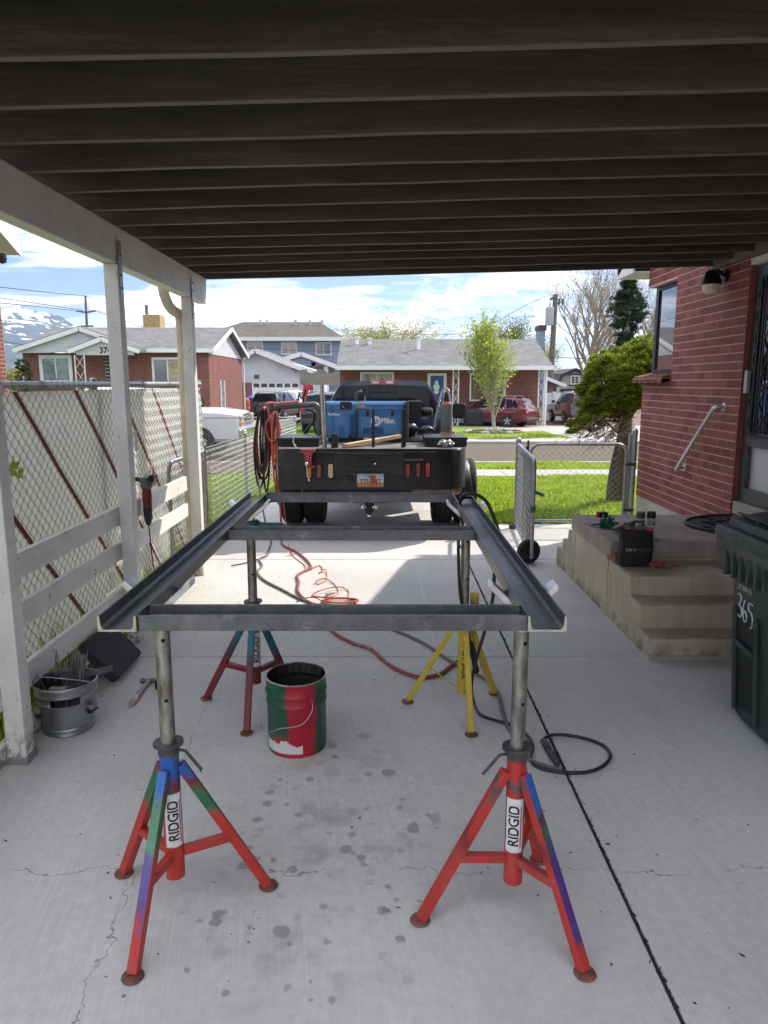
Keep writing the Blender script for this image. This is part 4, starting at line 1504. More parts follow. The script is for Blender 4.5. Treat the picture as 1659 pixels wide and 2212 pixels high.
# galvanised bucket full of rods
BC = Vector((-1.625, 3.47, 0))
bk = thing('galvanised_bucket', 'galvanised bucket with a cut slot, full of welding rods', 'bucket', BC)
H_ = 0.262


def brad(z):
    return 0.118 + (0.152 - 0.118) * z / H_


b = MB()
N = 44
zs = [0.0, 0.008, 0.016, 0.03, 0.036, 0.042, 0.10, 0.15, 0.165, 0.172, 0.178, 0.21, 0.216, 0.222, 0.25, H_]
add = {1: 0.004, 3: -0.002, 4: 0.005, 8: -0.001, 9: 0.004, 12: 0.003}
vs, fs = [], []
for i, z in enumerate(zs):
    for j in range(N):
        a = 2 * PI * j / N
        r = brad(z) + add.get(i, 0)
        vs.append(BC + Vector((r * math.cos(a), r * math.sin(a), z)))
for i in range(len(zs) - 1):
    for j in range(N):
        ang = 360 * (j + 0.5) / N
        slot = 262 < ang < 318 and i in (9, 10, )
        if slot:
            continue
        j2 = (j + 1) % N
        fs.append((i * N + j, i * N + j2, (i + 1) * N + j2, (i + 1) * N + j))
fs.append(tuple(range(N - 1, -1, -1)))
M_BUCK = simple('dull_zinc_bucket', (0.30, 0.315, 0.33), 0.38, 0.8, var=0.2, scale=5, bump=0.12, bscale=14, bdist=0.01)
b.add(vs, fs).build('shell', M_BUCK, bk, smooth=40, solid=-0.002)
MB().tube([BC + Vector((brad(H_) * math.cos(2 * PI * i / 36), brad(H_) * math.sin(2 * PI * i / 36), H_)) for i in range(36)], 0.0045, 6, closed=True).build('rim', M_GALV, bk, smooth=60)
b = MB()
b.tube(bez([BC + Vector((-0.14, -0.06, 0.255)), BC + Vector((-0.1, -0.09, 0.31)), BC + Vector((0.02, -0.07, 0.295)), BC + Vector((0.145, -0.03, 0.26))], 6), 0.003, 6)
b.build('bail', M_GALV, bk, smooth=60)
for a in (-0.25, -2.45):
    e = BC + Vector((math.cos(a), math.sin(a), 0)) * (brad(0.13) + 0.012) + Vector((0, 0, 0.135))
    MB().obox(e, (0.03, 0.05, 0.03), Matrix.Rotation(a, 3, 'Z')).build('lug', M_BUCK, bk, bevel=0.008)
    MB().obox(e + Vector((0, 0, -0.022)), (0.02, 0.058, 0.014), Matrix.Rotation(a, 3, 'Z')).build('lug_slot', M_INK, bk)
b = MB()
M_ROD = simple('grey_welding_rod', (0.26, 0.26, 0.26), 0.5, 0.4, var=0.3, scale=30)
for i in range(46):
    cl = rnd.random()
    if cl < 0.55:
        a0, r0 = rnd.gauss(0.45, 0.3), rnd.uniform(0.03, 0.10)
        L, lean = rnd.uniform(0.34, 0.38), Vector((rnd.gauss(0.05, 0.05), rnd.gauss(0.02, 0.05), 1)).normalized()
    else:
        a0, r0 = rnd.uniform(0, 2 * PI), rnd.uniform(0, 0.09)
        L, lean = rnd.uniform(0.30, 0.43), Vector((rnd.gauss(-0.02, 0.16), rnd.gauss(0, 0.14), 1)).normalized()
    p = BC + Vector((r0 * math.cos(a0) * 0.8, r0 * math.sin(a0) * 0.8, 0.015))
    MB().cyl(p, p + lean * L, rnd.choice((0.0021, 0.0027, 0.0033)), n=6).build('welding_rod', M_ROD, bk)
MB().bar(BC + Vector((-0.02, -0.02, 0.262)), BC + Vector((0.235, 0.02, 0.315)), 0.004, 0.032, up=(0, 0, 1)).build('flat_bar', M_MILL, bk)
MB().bar(BC + Vector((-0.03, -0.11, 0.26)), BC + Vector((0.055, -0.115, 0.265)), 0.03, 0.012).build('bracket', M_GALV, bk, bevel=0.003)
b = MB()
for i in range(5):
    p = BC + Vector((-0.10 + 0.012 * i, -0.05 + rnd.uniform(-0.02, 0.02), 0.23))
    b.tube(bez([p, p + Vector((0.01, -0.01, 0.06)), p + Vector((0.03, 0.0, 0.07)), p + Vector((0.06, 0.0, 0.0))], 4), 0.007, 6)
b.build('black_clamp', M_SOOT, bk, smooth=40)

# kneeling pad leaning on the kick board
pa = Vector((-1.60, 4.00, 0.005))
u = Vector((0.0, 1.0, 0.0))
v = Vector((-0.155, -0.06, 0.215)).normalized()
n = u.cross(v).normalized()
if n.z < 0:
    n = -n
b = MB()
outl = rbox(0.43, 0.30, 0.03)
b.prism([(p + 0.215, q + 0.15) for p, q in outl], pa, u, v, n * 0.05)
tag(b.build('kneeling_pad', simple('charcoal_foam', (0.035, 0.04, 0.048), 0.85, var=0.18, scale=12, bump=0.35, bscale=70), bevel=0.008), 'charcoal foam kneeling pad leaning on the white kick board', 'pad')

# hammer
h0, h1 = G(284, 1520, 0.016), G(322, 1470, 0.018)
hm = thing('hammer', 'ball peen hammer with a worn wooden handle lying on the slab', 'hammer', (h0.x, h0.y, 0))
d = (h1 - h0).normalized()
b = MB().tube([h0, h0 + d * 0.01, h0 + d * 0.08, h0 + d * 0.17, h1 + d * 0.012], [0.0155, 0.017, 0.0155, 0.011, 0.011], 10)
b.build('handle', simple('scuffed_painted_handle', (0.42, 0.30, 0.27), 0.5, var=0.35, scale=22, dirt=(0.62, 0.60, 0.60), dirt_amt=0.8, dscale=12), hm, smooth=60)
s = Vector((d.y, -d.x, 0))
b = MB().tube([h1 - s * 0.052, h1 - s * 0.045, h1 - s * 0.034, h1 - s * 0.022, h1 + s * 0.02, h1 + s * 0.03, h1 + s * 0.035, h1 + s * 0.055], [0.008, 0.0155, 0.016, 0.011, 0.014, 0.011, 0.0165, 0.0165], 14)
b.build('head', simple('worn_hammer_steel', (0.16, 0.16, 0.17), 0.3, 0.9, var=0.3, scale=20), hm, smooth=40)
# tape measure and other by the hammer
tp = G(350, 1478, 0.02)
t = thing('tape_measure', 'black and yellow tape measure beside the hammer', 'tape measure', (tp.x, tp.y, 0))
MB().prism(rbox(0.075, 0.07, 0.02), tp + Vector((0, 0, -0.018)), (1, 0.2, 0), (-0.2, 1, 0), (0, 0, 0.042)).build('case', M_IRON, t, bevel=0.004)
MB().prism(rbox(0.05, 0.02, 0.006), tp + Vector((-0.01, 0.02, 0.0245)), (1, 0.2, 0), (-0.2, 1, 0), (0, 0, 0.003)).build('yellow_band', simple('yellow_plastic', (0.65, 0.5, 0.05), 0.4), t)
# ---------------------------------------------------------------- chain link
def chainlink(b, o, U, V, W, H, dia=0.06, r=0.0016, wob=0.0, n=3, nose=0.0):
    """interlocked zigzag wires over a panel W x H; U along, V up; built as three-sided wires"""
    o, U, V = Vector(o), Vector(U).normalized(), Vector(V).normalized()
    N = U.cross(V)
    step = dia / 2
    rows = int(H / step)
    cols = int(W / dia)
    for i in range(cols):
        for ph in (0,):
            pts = []
            for j in range(rows + 1):
                x = i * dia + (dia * 0.5 if j % 2 else 0.0) + (dia * 0.04 if j % 2 else -dia * 0.04)
                s = 1 if j % 2 else -1
                pts.append(o + U * (x + dia * 0.25) + V * (j * step) + N * (s * r * 1.1))
            b.tube(pts, r, n, cap=False)
            pts = []
            for j in range(rows + 1):
                x = i * dia + (dia * 0.46 if j % 2 else dia * 1.04)
                s = -1 if j % 2 else 1
                pts.append(o + U * (x + dia * 0.25) + V * (j * step) + N * (s * r * 1.1))
            b.tube(pts, r, n, cap=False)
    return b


M_WIRE = simple('galvanised_wire', (0.30, 0.31, 0.30), 0.45, 0.7, var=0.2, scale=20)
M_RAIL = simple('galvanised_rail', (0.36, 0.37, 0.375), 0.42, 0.75, var=0.2, scale=14)
M_SLAT = mat_leaf('white_plastic_slat', (0.82, 0.83, 0.80), (0.87, 0.88, 0.86), (0.92, 0.92, 0.91), 0.5, tint=(0.95, 0.97, 1.0))
M_SLATR = mat_leaf('dark_red_plastic_slat', (0.17, 0.022, 0.028), (0.21, 0.026, 0.034), (0.25, 0.03, 0.04), 0.25, tint=(1, 1, 1))

FX = -2.10
sf = thing('slatted_fence', 'chain link fence filled with white slats and diagonal red ones beside the carport', 'fence', (FX, 5, 0))
F0, F1, FHt = 2.2, 8.35, 1.72
b = MB().tube([(FX, F0, FHt + 0.02), (FX, F1, FHt + 0.02)], 0.021, 12)
b.build('top_rail', M_RAIL, sf, smooth=40)
for y in (5.35, 8.36):
    MB().lathe([(0.03, -0.05), (0.03, FHt + 0.03), (0.034, FHt + 0.035), (0.028, FHt + 0.06), (0.0001, FHt + 0.07)], (FX - 0.028, y, 0), 14).build('fence_post', M_RAIL, sf, smooth=40)
b = chainlink(MB(), (FX + 0.022, F0, 0.02), (0, 1, 0), (0, 0, 1), F1 - F0, FHt + 0.03, 0.082, 0.0023)
wo = b.build('wire_mesh', M_WIRE, sf)
wo['kind'] = 'stuff'
# barbs standing above the rail
b = MB()
y = F0
while y < F1:
    for s in (-1, 1):
        b.tube([(FX + 0.022, y, FHt + 0.035), (FX + 0.022 + rnd.uniform(-0.004, 0.004), y + s * 0.014, FHt + 0.066)], 0.0017, 3)
    y += 0.082
bo = b.build('wire_barbs', M_WIRE, sf)
bo['kind'] = 'stuff'
# slats woven along the slanting rows of the mesh, each one a strip
ang = math.radians(45.5)
ca, sa = math.cos(ang), math.sin(ang)
pitch = 0.082
s0 = F0 - FHt / math.tan(ang) * 0
nsl = int((F1 - F0 + FHt / math.tan(ang)) / pitch)
hw = pitch * sa * 0.5 * 0.93
cnt = 0
for i in range(nsl):
    yt = F0 + i * pitch            # where the slat meets the top; it runs down and away (towards +y)
    # param: y = yt + t*cos, z = FHt - t*sin
    pts = []
    t0, t1 = 0.0, FHt / sa
    ya, yb = yt - 0.0, yt + t1 * ca
    red = (i % 10 == 4)
    zt, zb = FHt - 0.02, 0.03
    yt2 = yt - FHt / math.tan(ang)   # start so that the row of slats covers the near end
    yA, yB = yt2, yt2 + (zt - zb) / math.tan(ang)
    if yB < F0 + 0.02 or yA > F1:
        continue
    zA, zB = zt, zb
    if yA < F0:
        zA = zt - (F0 - yA) * math.tan(ang)
        yA = F0
    if yB > F1 - 0.02:
        zB = zb + (yB - F1 + 0.02) * math.tan(ang)
        yB = F1 - 0.02
    if zA - zB < 0.08:
        continue
    n = max(2, int((zA - zB) / 0.22))
    for lay in ((0, 1) if red else (0,)):
        vs, fs = [], []
        w = pitch * (0.32 if lay else 0.49)
        for k in range(n + 1):
            f = k / n
            yy, zz = yA + (yB - yA) * f, zA + (zB - zA) * f
            bow = 0.006 * math.sin(k * 2.1 + i)
            for side in (-1, 0, 1):
                vs.append((FX + 0.006 + 0.011 * lay + (0.008 if side else -0.004) * (1 - lay) + bow * 0.4 + rnd.uniform(-0.0015, 0.0015), yy + side * w, zz))
        for k in range(n):
            for q in (0, 1):
                fs.append((3 * k + q, 3 * k + q + 1, 3 * k + 4 + q, 3 * k + 3 + q))
        MB().add(vs, fs).build('slat', M_SLATR if lay else M_SLAT, sf, smooth=60)
    cnt += 1
# wire ties on the rail
for y in (3.22, 3.75, 4.45, 6.3, 7.1):
    pts = [(FX + 0.024 * math.cos(a) * 1.1, y + 0.004 * a, FHt + 0.02 + 0.024 * math.sin(a) * 1.1) for a in [k * 0.6 for k in range(14)]]
    pts.append((FX + 0.03, y + 0.09, FHt - 0.06))
    MB().tube(pts, 0.0026, 4).build('wire_tie', M_WIRE, sf)


def round_gate(name, label, p0, p1, z0, z1, loc, ornament=True, rfr=0.019, dia=0.075, group=None):
    """tube frame gate with rounded top corners between two ground points"""
    p0, p1 = Vector(p0), Vector(p1)
    t = thing(name, label, 'gate', loc, group=group)
    u = (p1 - p0)
    L = u.length
    u.normalize()
    up = Vector((0, 0, 1))
    r = 0.11
    pts = [p0 + up * z0, p0 + up * (z1 - r)]
    for i in range(1, 7):
        a = PI / 2 * i / 6
        pts.append(p0 + u * (r - r * math.cos(a)) + up * (z1 - r + r * math.sin(a)))
    for i in range(0, 7):
        a = PI / 2 * i / 6
        pts.append(p1 - u * (r - r * math.sin(a)) + up * (z1 - r + r * math.cos(a)))
    pts += [p1 + up * z0]
    MB().tube(pts, rfr, 10).build('frame', M_RAIL, t, smooth=40)
    MB().tube([p0 + up * (z0 + 0.01), p1 + up * (z0 + 0.01)], rfr * 0.9, 10).build('bottom_rail', M_RAIL, t, smooth=40)
    m = chainlink(MB(), p0 + up * (z0 + 0.02) + u * 0.02, u, up, L - 0.05, z1 - z0 - 0.03, dia, 0.0025)
    mo = m.build('wire_mesh', M_WIRE, t)
    mo['kind'] = 'stuff'
    if ornament:
        c = p0.lerp(p1, 0.5) + up * z1
        k = L / 0.95
        wr = 0.0035

        def cv(lst, closed=False):
            return [c + u * (x * k) + up * y for x, y in lst]
        MB().tube(cv([(0.028 * math.sin(a), 0.125 + 0.028 * math.cos(a)) for a in [2 * PI * i / 16 for i in range(16)]]), wr, 6, closed=True).build('scroll', M_RAIL, t)
        for s in (-1, 1):
            MB().tube(bez(cv([(0.0, 0.098), (s * 0.02, 0.065), (s * 0.09, 0.085), (s * 0.17, 0.03), (s * 0.20, 0.005), (s * 0.235, 0.02), (s * 0.23, 0.05), (s * 0.20, 0.052)]), 5), wr, 6).build('scroll', M_RAIL, t)
            MB().tube(bez(cv([(0.0, 0.0), (s * 0.012, 0.05), (s * 0.06, 0.01), (s * 0.09, 0.045)]), 5), wr, 6).build('scroll', M_RAIL, t)
        MB().tube(cv([(0, 0), (0, 0.1)]), wr, 6).build('scroll', M_RAIL, t)
    return t


def term_post(label, x, y, h, r=0.03, group=None):
    b = MB().lathe([(r, -0.08), (r, h), (r * 1.12, h + 0.003), (r * 1.12, h + 0.02), (r * 0.8, h + 0.045), (0.0001, h + 0.058)], (x, y, gz(y)), 16)
    return tag(b.build('gate_post', M_RAIL, smooth=45), label, 'post', group)


# right hand side: walk gate next to the house and the wheeled drive gate, open
q0, q1 = D(1146, 1000, 8.72), D(1352, 1000, 8.72)
wg = round_gate('walk_gate', 'grey chain link gate with wire scrolls between the house and driveway', (q0.x, 8.72, 0), (q1.x, 8.72, 0), 0.07, 1.02, (q0.x, 8.72, 0))
term_post('capped steel gate post at the hinge of the wheeled gate', D(1119, 1000, 8.72).x, 8.72, 1.05)
term_post('tall dark gate post close to the brick corner, the rounder one', D(1368, 1000, 8.70).x, 8.70, 1.16, 0.033)
MB_ = MB().box(q1.x + 0.022, q1.x + 0.052, 8.70, 8.75, 0.0, 1.15)
tag(MB_.build('gate_post', M_RAIL, bevel=0.004), 'square dark gate post between the walk gate and the round post', 'post')
for z in (0.22, 0.78):
    MB().lathe([(0.034, -0.02), (0.036, -0.018), (0.036, 0.018), (0.034, 0.02)], (D(1368, 1000, 8.70).x, 8.70, z), 12).box(q1.x - 0.02, q1.x + 0.10, 8.66, 8.668, z - 0.015, z + 0.015).build('hinge', M_DARKST, wg)
MB().box(q0.x - 0.045, q0.x - 0.025, 8.70, 8.74, 0.70, 1.07).box(q0.x - 0.06, q0.x - 0.046, 8.70, 8.74, 0.86, 1.0).build('latch', M_DARKST, wg, bevel=0.003)
hinge = Vector((D(1119, 1000, 8.72).x - 0.02, 8.66, 0))
nose = Vector((1.44, 6.86, 0))
dg = round_gate('drive_gate', 'wheeled chain link drive gate swung open towards the carport', hinge, nose, 0.06, 1.03, (nose.x, nose.y, 0), ornament=False)
u = (nose - hinge).normalized()
mid = hinge.lerp(nose, 0.52)
MB().tube([mid + Vector((0, 0, 0.07)), mid + Vector((0, 0, 1.02))], 0.014, 8).build('stile', M_RAIL, dg, smooth=40)
ax = nose + u * 0.0 + Vector((0, 0, 0.12))
wR = Matrix.Rotation(PI / 2, 3, 'X')
wdir = Vector((0.35, -1, 0)).normalized()
R = wdir.to_track_quat('Z', 'Y').to_matrix()
wl = MB().lathe([(0.065, -0.028), (0.112, -0.03), (0.12, -0.02), (0.122, 0.0), (0.12, 0.02), (0.112, 0.03), (0.065, 0.028)], ax + wdir * -0.055, 28, R).build('wheel', simple('black_rubber', (0.018, 0.018, 0.018), 0.75, var=0.3, scale=25, bump=0.3), dg, smooth=40)
MB().lathe([(0.0001, 0.012), (0.02, 0.014), (0.03, 0.0), (0.066, 0.004), (0.066, -0.01)], ax + wdir * -0.04, 20, R).build('hub', M_RUST, wl, smooth=40)
MB().tube([ax + Vector((0, 0, 0.02)) + wdir * -0.005, ax + Vector((0, 0, -0.06)) + wdir * -0.005], 0.017, 10).build('fork', M_RAIL, dg, smooth=40)
MB().lathe([(0.024, -0.03), (0.024, 0.03)], nose + Vector((0, 0, 0.55)), 10).bar(nose + Vector((0.01, -0.02, 0.72)), nose + Vector((0.09, -0.04, 0.69)), 0.03, 0.03).build('latch', M_DARKST, dg)
MB().box(hinge.x - 0.08, hinge.x + 0.0, 8.60, 8.66, 0.0, 0.05).build('foot_stop', M_DARKST, dg, bevel=0.008)

# left: folded-back gate in the lit gap, and the low fence running to the street
gL = round_gate('side_gate', 'grey tube gate standing open against the slatted fence past the last post', (-1.93, 6.42, 0), (-1.88, 7.45, 0), 0.08, 1.05, (-1.9, 6.42, 0), ornament=True)
gM = round_gate('side_gate', 'narrow chain link gate leaf seen edge on just beyond the last white post', (-1.93, 7.35, 0), (-2.06, 8.25, 0), 0.08, 1.0, (-2.0, 7.8, 0), ornament=False)
lf = thing('low_fence', 'low galvanised chain link fence running from the carport to the street', 'fence', (-2.1, 8.4, 0))
pts = [(-2.10, 8.42), (-2.10, 10.9), (-2.10, 14.0), (-2.10, 17.1)]
for i, (x_, y_) in enumerate(pts):
    MB().lathe([(0.022, -0.05), (0.022, 1.03), (0.026, 1.035), (0.015, 1.06), (0.0001, 1.065)], (x_, y_, gz(y_)), 12).build('fence_post', M_RAIL, lf, smooth=40)
for (xa, ya), (xb, yb) in zip(pts, pts[1:]):
    MB().tube([(xa, ya, gz(ya) + 1.0), (xb, yb, gz(yb) + 1.0)], 0.006, 8).build('top_wire', M_RAIL, lf, smooth=40)
    U = Vector((xb - xa, yb - ya, gz(yb) - gz(ya)))
    mo = chainlink(MB(), (xa + 0.015, ya, gz(ya) + 0.03), U, (0, 0, 1), U.length, 1.0, 0.07, 0.0024).build('wire_mesh', M_WIRE, lf)
    mo['kind'] = 'stuff'
ff = thing('front_fence', 'chain link fence with a top rail along the street side of the left yard', 'fence', (-5, 17.1, -0.15))
for x_ in (-2.1, -4.6, -7.1, -9.6):
    MB().lathe([(0.025, -0.05), (0.025, 1.12), (0.028, 1.125), (0.0001, 1.15)], (x_, 17.1, gz(17.1)), 10).build('fence_post', M_RAIL, ff, smooth=40)
MB().tube([(-2.1, 17.1, gz(17.1) + 1.1), (-9.6, 17.1, gz(17.1) + 1.1)], 0.018, 8).build('top_rail', M_RAIL, ff, smooth=40)
mo = chainlink(MB(), (-9.6, 17.1, gz(17.1) + 0.03), (1, 0, 0), (0, 0, 1), 7.5, 1.05, 0.08, 0.003).build('wire_mesh', M_WIRE, ff)
mo['kind'] = 'stuff'
print('slats', cnt)
# ---------------------------------------------------------------- leads, cord and torch
M_REDLEAD = simple('dusty_red_lead', (0.30, 0.06, 0.06), 0.6, var=0.3, scale=20, dirt=(0.45, 0.33, 0.30), dirt_amt=0.5, dscale=9)
M_BLKLEAD = simple('black_rubber_lead', (0.022, 0.022, 0.024), 0.5, var=0.3, scale=20)
M_GRYLEAD = simple('dusty_grey_lead', (0.16, 0.15, 0.13), 0.7, var=0.3, scale=20)
M_ORANGE = simple('orange_cord', (0.62, 0.11, 0.05), 0.5, var=0.15)


def lead(name, label, cat, pts, r, mat, per=8, n=8):
    b = MB().tube(bez(pts, per), r, n)
    return tag(b.build(name, mat, smooth=60), label, cat)


def gp(px, py, r=0.011):
    q = G(px, py, r)
    return (q.x, q.y, q.z)


lead('red_lead', 'red welding lead crossing the slab to the yellow stand', 'welding lead',
     [D(600, 960, 8.6), D(603, 1060, 8.3), D(607, 1120, 8.0), gp(607, 1160), gp(612, 1178), gp(640, 1192), gp(662, 1210), gp(672, 1226), gp(655, 1235), gp(642, 1244), gp(645, 1258), gp(643, 1276), gp(655, 1292), gp(680, 1310), gp(700, 1340), gp(720, 1366), gp(760, 1388), gp(800, 1402), gp(835, 1432), gp(870, 1452), gp(910, 1463), gp(950, 1456), gp(972, 1440), gp(990, 1428)], 0.0125, M_REDLEAD)
lead('black_lead', 'dusty black welding lead from the truck past the yellow stand', 'welding lead',
     [D(557, 1030, 8.6), D(566, 1090, 8.2), D(576, 1140, 7.9), gp(585, 1168), gp(580, 1188), gp(576, 1200), gp(560, 1208), gp(566, 1222), gp(556, 1236), gp(572, 1254), gp(610, 1274), gp(650, 1294), gp(720, 1318), gp(800, 1345), gp(860, 1364), gp(920, 1392), gp(960, 1420), gp(1010, 1448), gp(1050, 1468), gp(1076, 1500), gp(1086, 1540), gp(1100, 1575), gp(1124, 1600), gp(1138, 1636), gp(1170, 1652), gp(1215, 1664)], 0.0105, M_GRYLEAD)
lead('ground_lead', 'short black lead branching off behind the rear left stand', 'welding lead', [gp(562, 1208), gp(548, 1210), gp(530, 1216), gp(500, 1222)], 0.006, M_BLKLEAD)
# orange cord: hangs from the truck, wanders and piles up
oc = [D(592, 960, 8.6), D(606, 1040, 8.3), D(615, 1110, 8.0), gp(621, 1160, .005), gp(624, 1180, .005), gp(632, 1200, .005), gp(655, 1218, .005), gp(668, 1228, .02), gp(690, 1222, .005), gp(697, 1233, .012), gp(688, 1238, .005), gp(702, 1230, .02), gp(706, 1243, .005), gp(700, 1256, .005), gp(686, 1262, .006), gp(682, 1256, .02), gp(702, 1250, .02), gp(722, 1262, .005), gp(730, 1280, .005), gp(712, 1290, .005), gp(680, 1288, .005), gp(675, 1284, .01), gp(700, 1273, .03), gp(735, 1268, .02), gp(753, 1278, .005), gp(752, 1292, .005)]
for i in range(9):
    a0 = 0.3 * i
    for q in range(6):
        a = a0 + q * PI / 3
        oc.append(gp(735 + (34 + 3 * (i % 3)) * math.cos(a), 1297 + (5 + (i % 2)) * math.sin(a), 0.006 + 0.006 * i * 0.6))
lead('extension_lead', 'thin orange extension cord wandering into a loose pile on the sunlit slab', 'extension cord', oc, 0.0048, M_ORANGE, 6, 6)
pc = G(710, 1283, 0.012)
t = tag(MB().obox(pc, (0.05, 0.03, 0.024), Matrix.Rotation(0.9, 3, 'Z')).tube([pc + Vector((0.02, 0.02, 0)), pc + Vector((0.05, 0.05, 0))], 0.009, 8).build('plug', simple('clear_plug_plastic', (0.5, 0.5, 0.48), 0.3, var=0.3, scale=40), bevel=0.004), 'clear plug end lying at the edge of the orange cord pile', 'plug')
lead('small_cable', 'thin black cable arching over the lead ends by the cord pile', 'cable', [gp(640, 1300, .004), gp(660, 1292, .02), gp(680, 1291, .04), gp(698, 1300, .01)], 0.004, M_BLKLEAD)
# torch cable
tc = [D(985, 1150, 3.80), (0.41, 3.66, 1.0), (0.385, 3.60, 1.16), (0.42, 3.50, 1.215), (0.49, 3.40, 1.19), (0.545, 3.32, 1.05), (0.56, 3.2, 0.8), (0.55, 3.0, 0.55)]
lead('torch_cable', 'black cable looped over the right channel of the frame', 'cable', [(0.455, 3.62, 0.40), (0.425, 3.63, 0.52), (0.395, 3.635, 0.7), (0.385, 3.64, 0.98)] + tc[1:6] + [(0.535, 3.24, 1.06), (0.515, 3.19, 0.99), D(1068, 1242, 3.16), D(1064, 1295, 3.25), D(1048, 1360, 3.38), D(1029, 1425, 3.5), D(1019, 1475, 3.6), gp(1022, 1512), gp(1036, 1542), gp(1070, 1556), gp(1108, 1567), gp(1140, 1590), gp(1150, 1612), gp(1146, 1640), gp(1165, 1658), gp(1215, 1668), gp(1265, 1668), gp(1300, 1656), gp(1318, 1634), gp(1305, 1612), gp(1270, 1597), gp(1225, 1588), gp(1190, 1588), gp(1173, 1597)], 0.0085, M_BLKLEAD)
h0, h1 = G(1172, 1598, 0.014), G(1206, 1652, 0.016)
b = MB()
ds = (h1 - h0)
b.tube([h0, h0 + ds * 0.05, h0 + ds * 0.45, h0 + ds * 0.5, h0 + ds * 0.55, h0 + ds * 0.9, h1], [0.010, 0.0165, 0.018, 0.0145, 0.019, 0.017, 0.008], 12)
tag(b.build('electrode_holder', simple('grey_black_grip', (0.045, 0.045, 0.05), 0.6, var=0.3, scale=30), smooth=45), 'dark grip of the electrode holder lying inside the cable loop', 'electrode holder')
h0, h1 = Vector((0.455, 3.62, 0.41)), Vector((0.49, 3.60, 0.24))
tag(MB().tube([h0, h0.lerp(h1, 0.1), h0.lerp(h1, 0.5), h0.lerp(h1, 0.55), h0.lerp(h1, 0.95), h1], [0.009, 0.017, 0.019, 0.014, 0.016, 0.008], 12).build('electrode_holder', M_SOOT, smooth=45), 'blackened electrode holder hung on the yellow jack stand', 'electrode holder')
# angle grinder hanging on the fence rail
gr = thing('angle_grinder', 'red and black angle grinder with a wire wheel hanging on the white rail', 'grinder', (-1.70, 5.12, 1.0))
g0 = Vector((-1.71, 5.14, 1.04))
MB().tube([g0 + Vector((0, 0, -0.04)), g0 + Vector((0, 0, -0.10)), g0 + Vector((0, 0, -0.16)), g0 + Vector((0, 0, -0.23)), g0 + Vector((0, 0, -0.27))], [0.032, 0.034, 0.032, 0.028, 0.02], 14).build('handle', simple('red_black_plastic', (0.16, 0.02, 0.022), 0.5, var=0.4, scale=12), gr, smooth=45)
MB().tube([g0 + Vector((0, 0, -0.18)), g0 + Vector((0, 0, -0.25)), g0 + Vector((0, 0, -0.29)), g0 + Vector((0.0, 0, -0.31))], [0.0325, 0.030, 0.022, 0.01], 14).build('grip', M_BLKLEAD, gr, smooth=45)
MB().obox(g0 + Vector((0, 0, 0.0)), (0.075, 0.065, 0.085)).build('gear_head', simple('cast_grey_head', (0.16, 0.16, 0.165), 0.5, 0.5, var=0.2), gr, bevel=0.016)
b = MB()
wc = g0 + Vector((0.03, -0.02, 0.035))
wd = Vector((0.75, -0.62, 0.2)).normalized()
R = wd.to_track_quat('Z', 'Y').to_matrix()
for i in range(48):
    a = 2 * PI * i / 48
    p = wc + wd * 0.03
    dr_ = R @ Vector((math.cos(a), math.sin(a), rnd.uniform(-0.15, 0.15)))
    b.tube([p + dr_ * 0.018, p + dr_ * 0.058], 0.0016, 3)
b.lathe([(0.0001, 0), (0.022, 0), (0.022, 0.012), (0.0001, 0.014)], wc + wd * 0.022, 14, R)
b.build('wire_wheel', M_DARKST, gr)
MB().tube([g0 + Vector((-0.02, 0.0, 0.02)), g0 + Vector((-0.075, 0.0, 0.03))], [0.014, 0.018], 10).build('side_handle', M_BLKLEAD, gr, smooth=45)
MB().tube(bez([g0 + Vector((0, 0, -0.30)), g0 + Vector((0.005, 0.0, -0.42)), g0 + Vector((0.02, -0.02, -0.55)), g0 + Vector((0.05, -0.06, -0.75)), g0 + Vector((0.08, -0.1, -0.95)), g0 + Vector((0.1, -0.1, -1.03))], 6), 0.0045, 6).build('power_cord', M_BLKLEAD, gr, smooth=60)
# ---------------------------------------------------------------- wheeled rubbish bin
def mat_bin():
    m, nt, b = new_mat('dark_green_bin_plastic')
    p = nt.pos()
    c = nt.ramp(nt.noise(p, 5, 5, 0.6), [(0.3, (0.016, 0.031, 0.027)), (0.7, (0.036, 0.056, 0.048))])
    sc = nt.smooth(nt.noise(nt.scale(p, (6, 22, 7)), 3.0, 6, 0.75), 0.66, 0.74)
    c = nt.mix(nt.math('MULTIPLY', sc, 0.5), c, (0.14, 0.16, 0.155))
    dust = nt.math('MULTIPLY', nt.smooth(nt.sep(p)[2], 0.7, 1.0), nt.smooth(nt.noise(p, 8, 5, 0.7), 0.4, 0.65))
    c = nt.mix(nt.math('MULTIPLY', dust, 0.45), c, (0.16, 0.165, 0.14))
    setp(nt, b, col=c, rough=0.48, spec=0.5, normal=nt.bump(nt.noise(p, 120, 3, 0.6), 0.1, 0.002))
    return m


M_BIN = mat_bin()
M_BINLID = simple('blue_black_lid', (0.028, 0.036, 0.046), 0.38, var=0.2, scale=6, dirt=(0.12, 0.13, 0.13), dirt_amt=0.4, dscale=9)
bn = thing('rubbish_bin', 'dark green wheeled rubbish bin marked 365 in front of the porch', 'bin', (2.15, 3.28, 0))


def bx(z, inset=0.0):
    f = z / 1.0
    return (1.86 - 0.075 * f + inset, 2.42 + 0.06 * f - inset, 2.92 - 0.03 * f + inset, 3.60 + 0.05 * f - inset)


def ring_at(z, inset=0.0, r=0.05, k=4):
    x0, x1, y0, y1 = bx(z, inset)
    return [((x0 + x1) / 2 + p, (y0 + y1) / 2 + q, z) for p, q in rbox(x1 - x0, y1 - y0, r, k)]


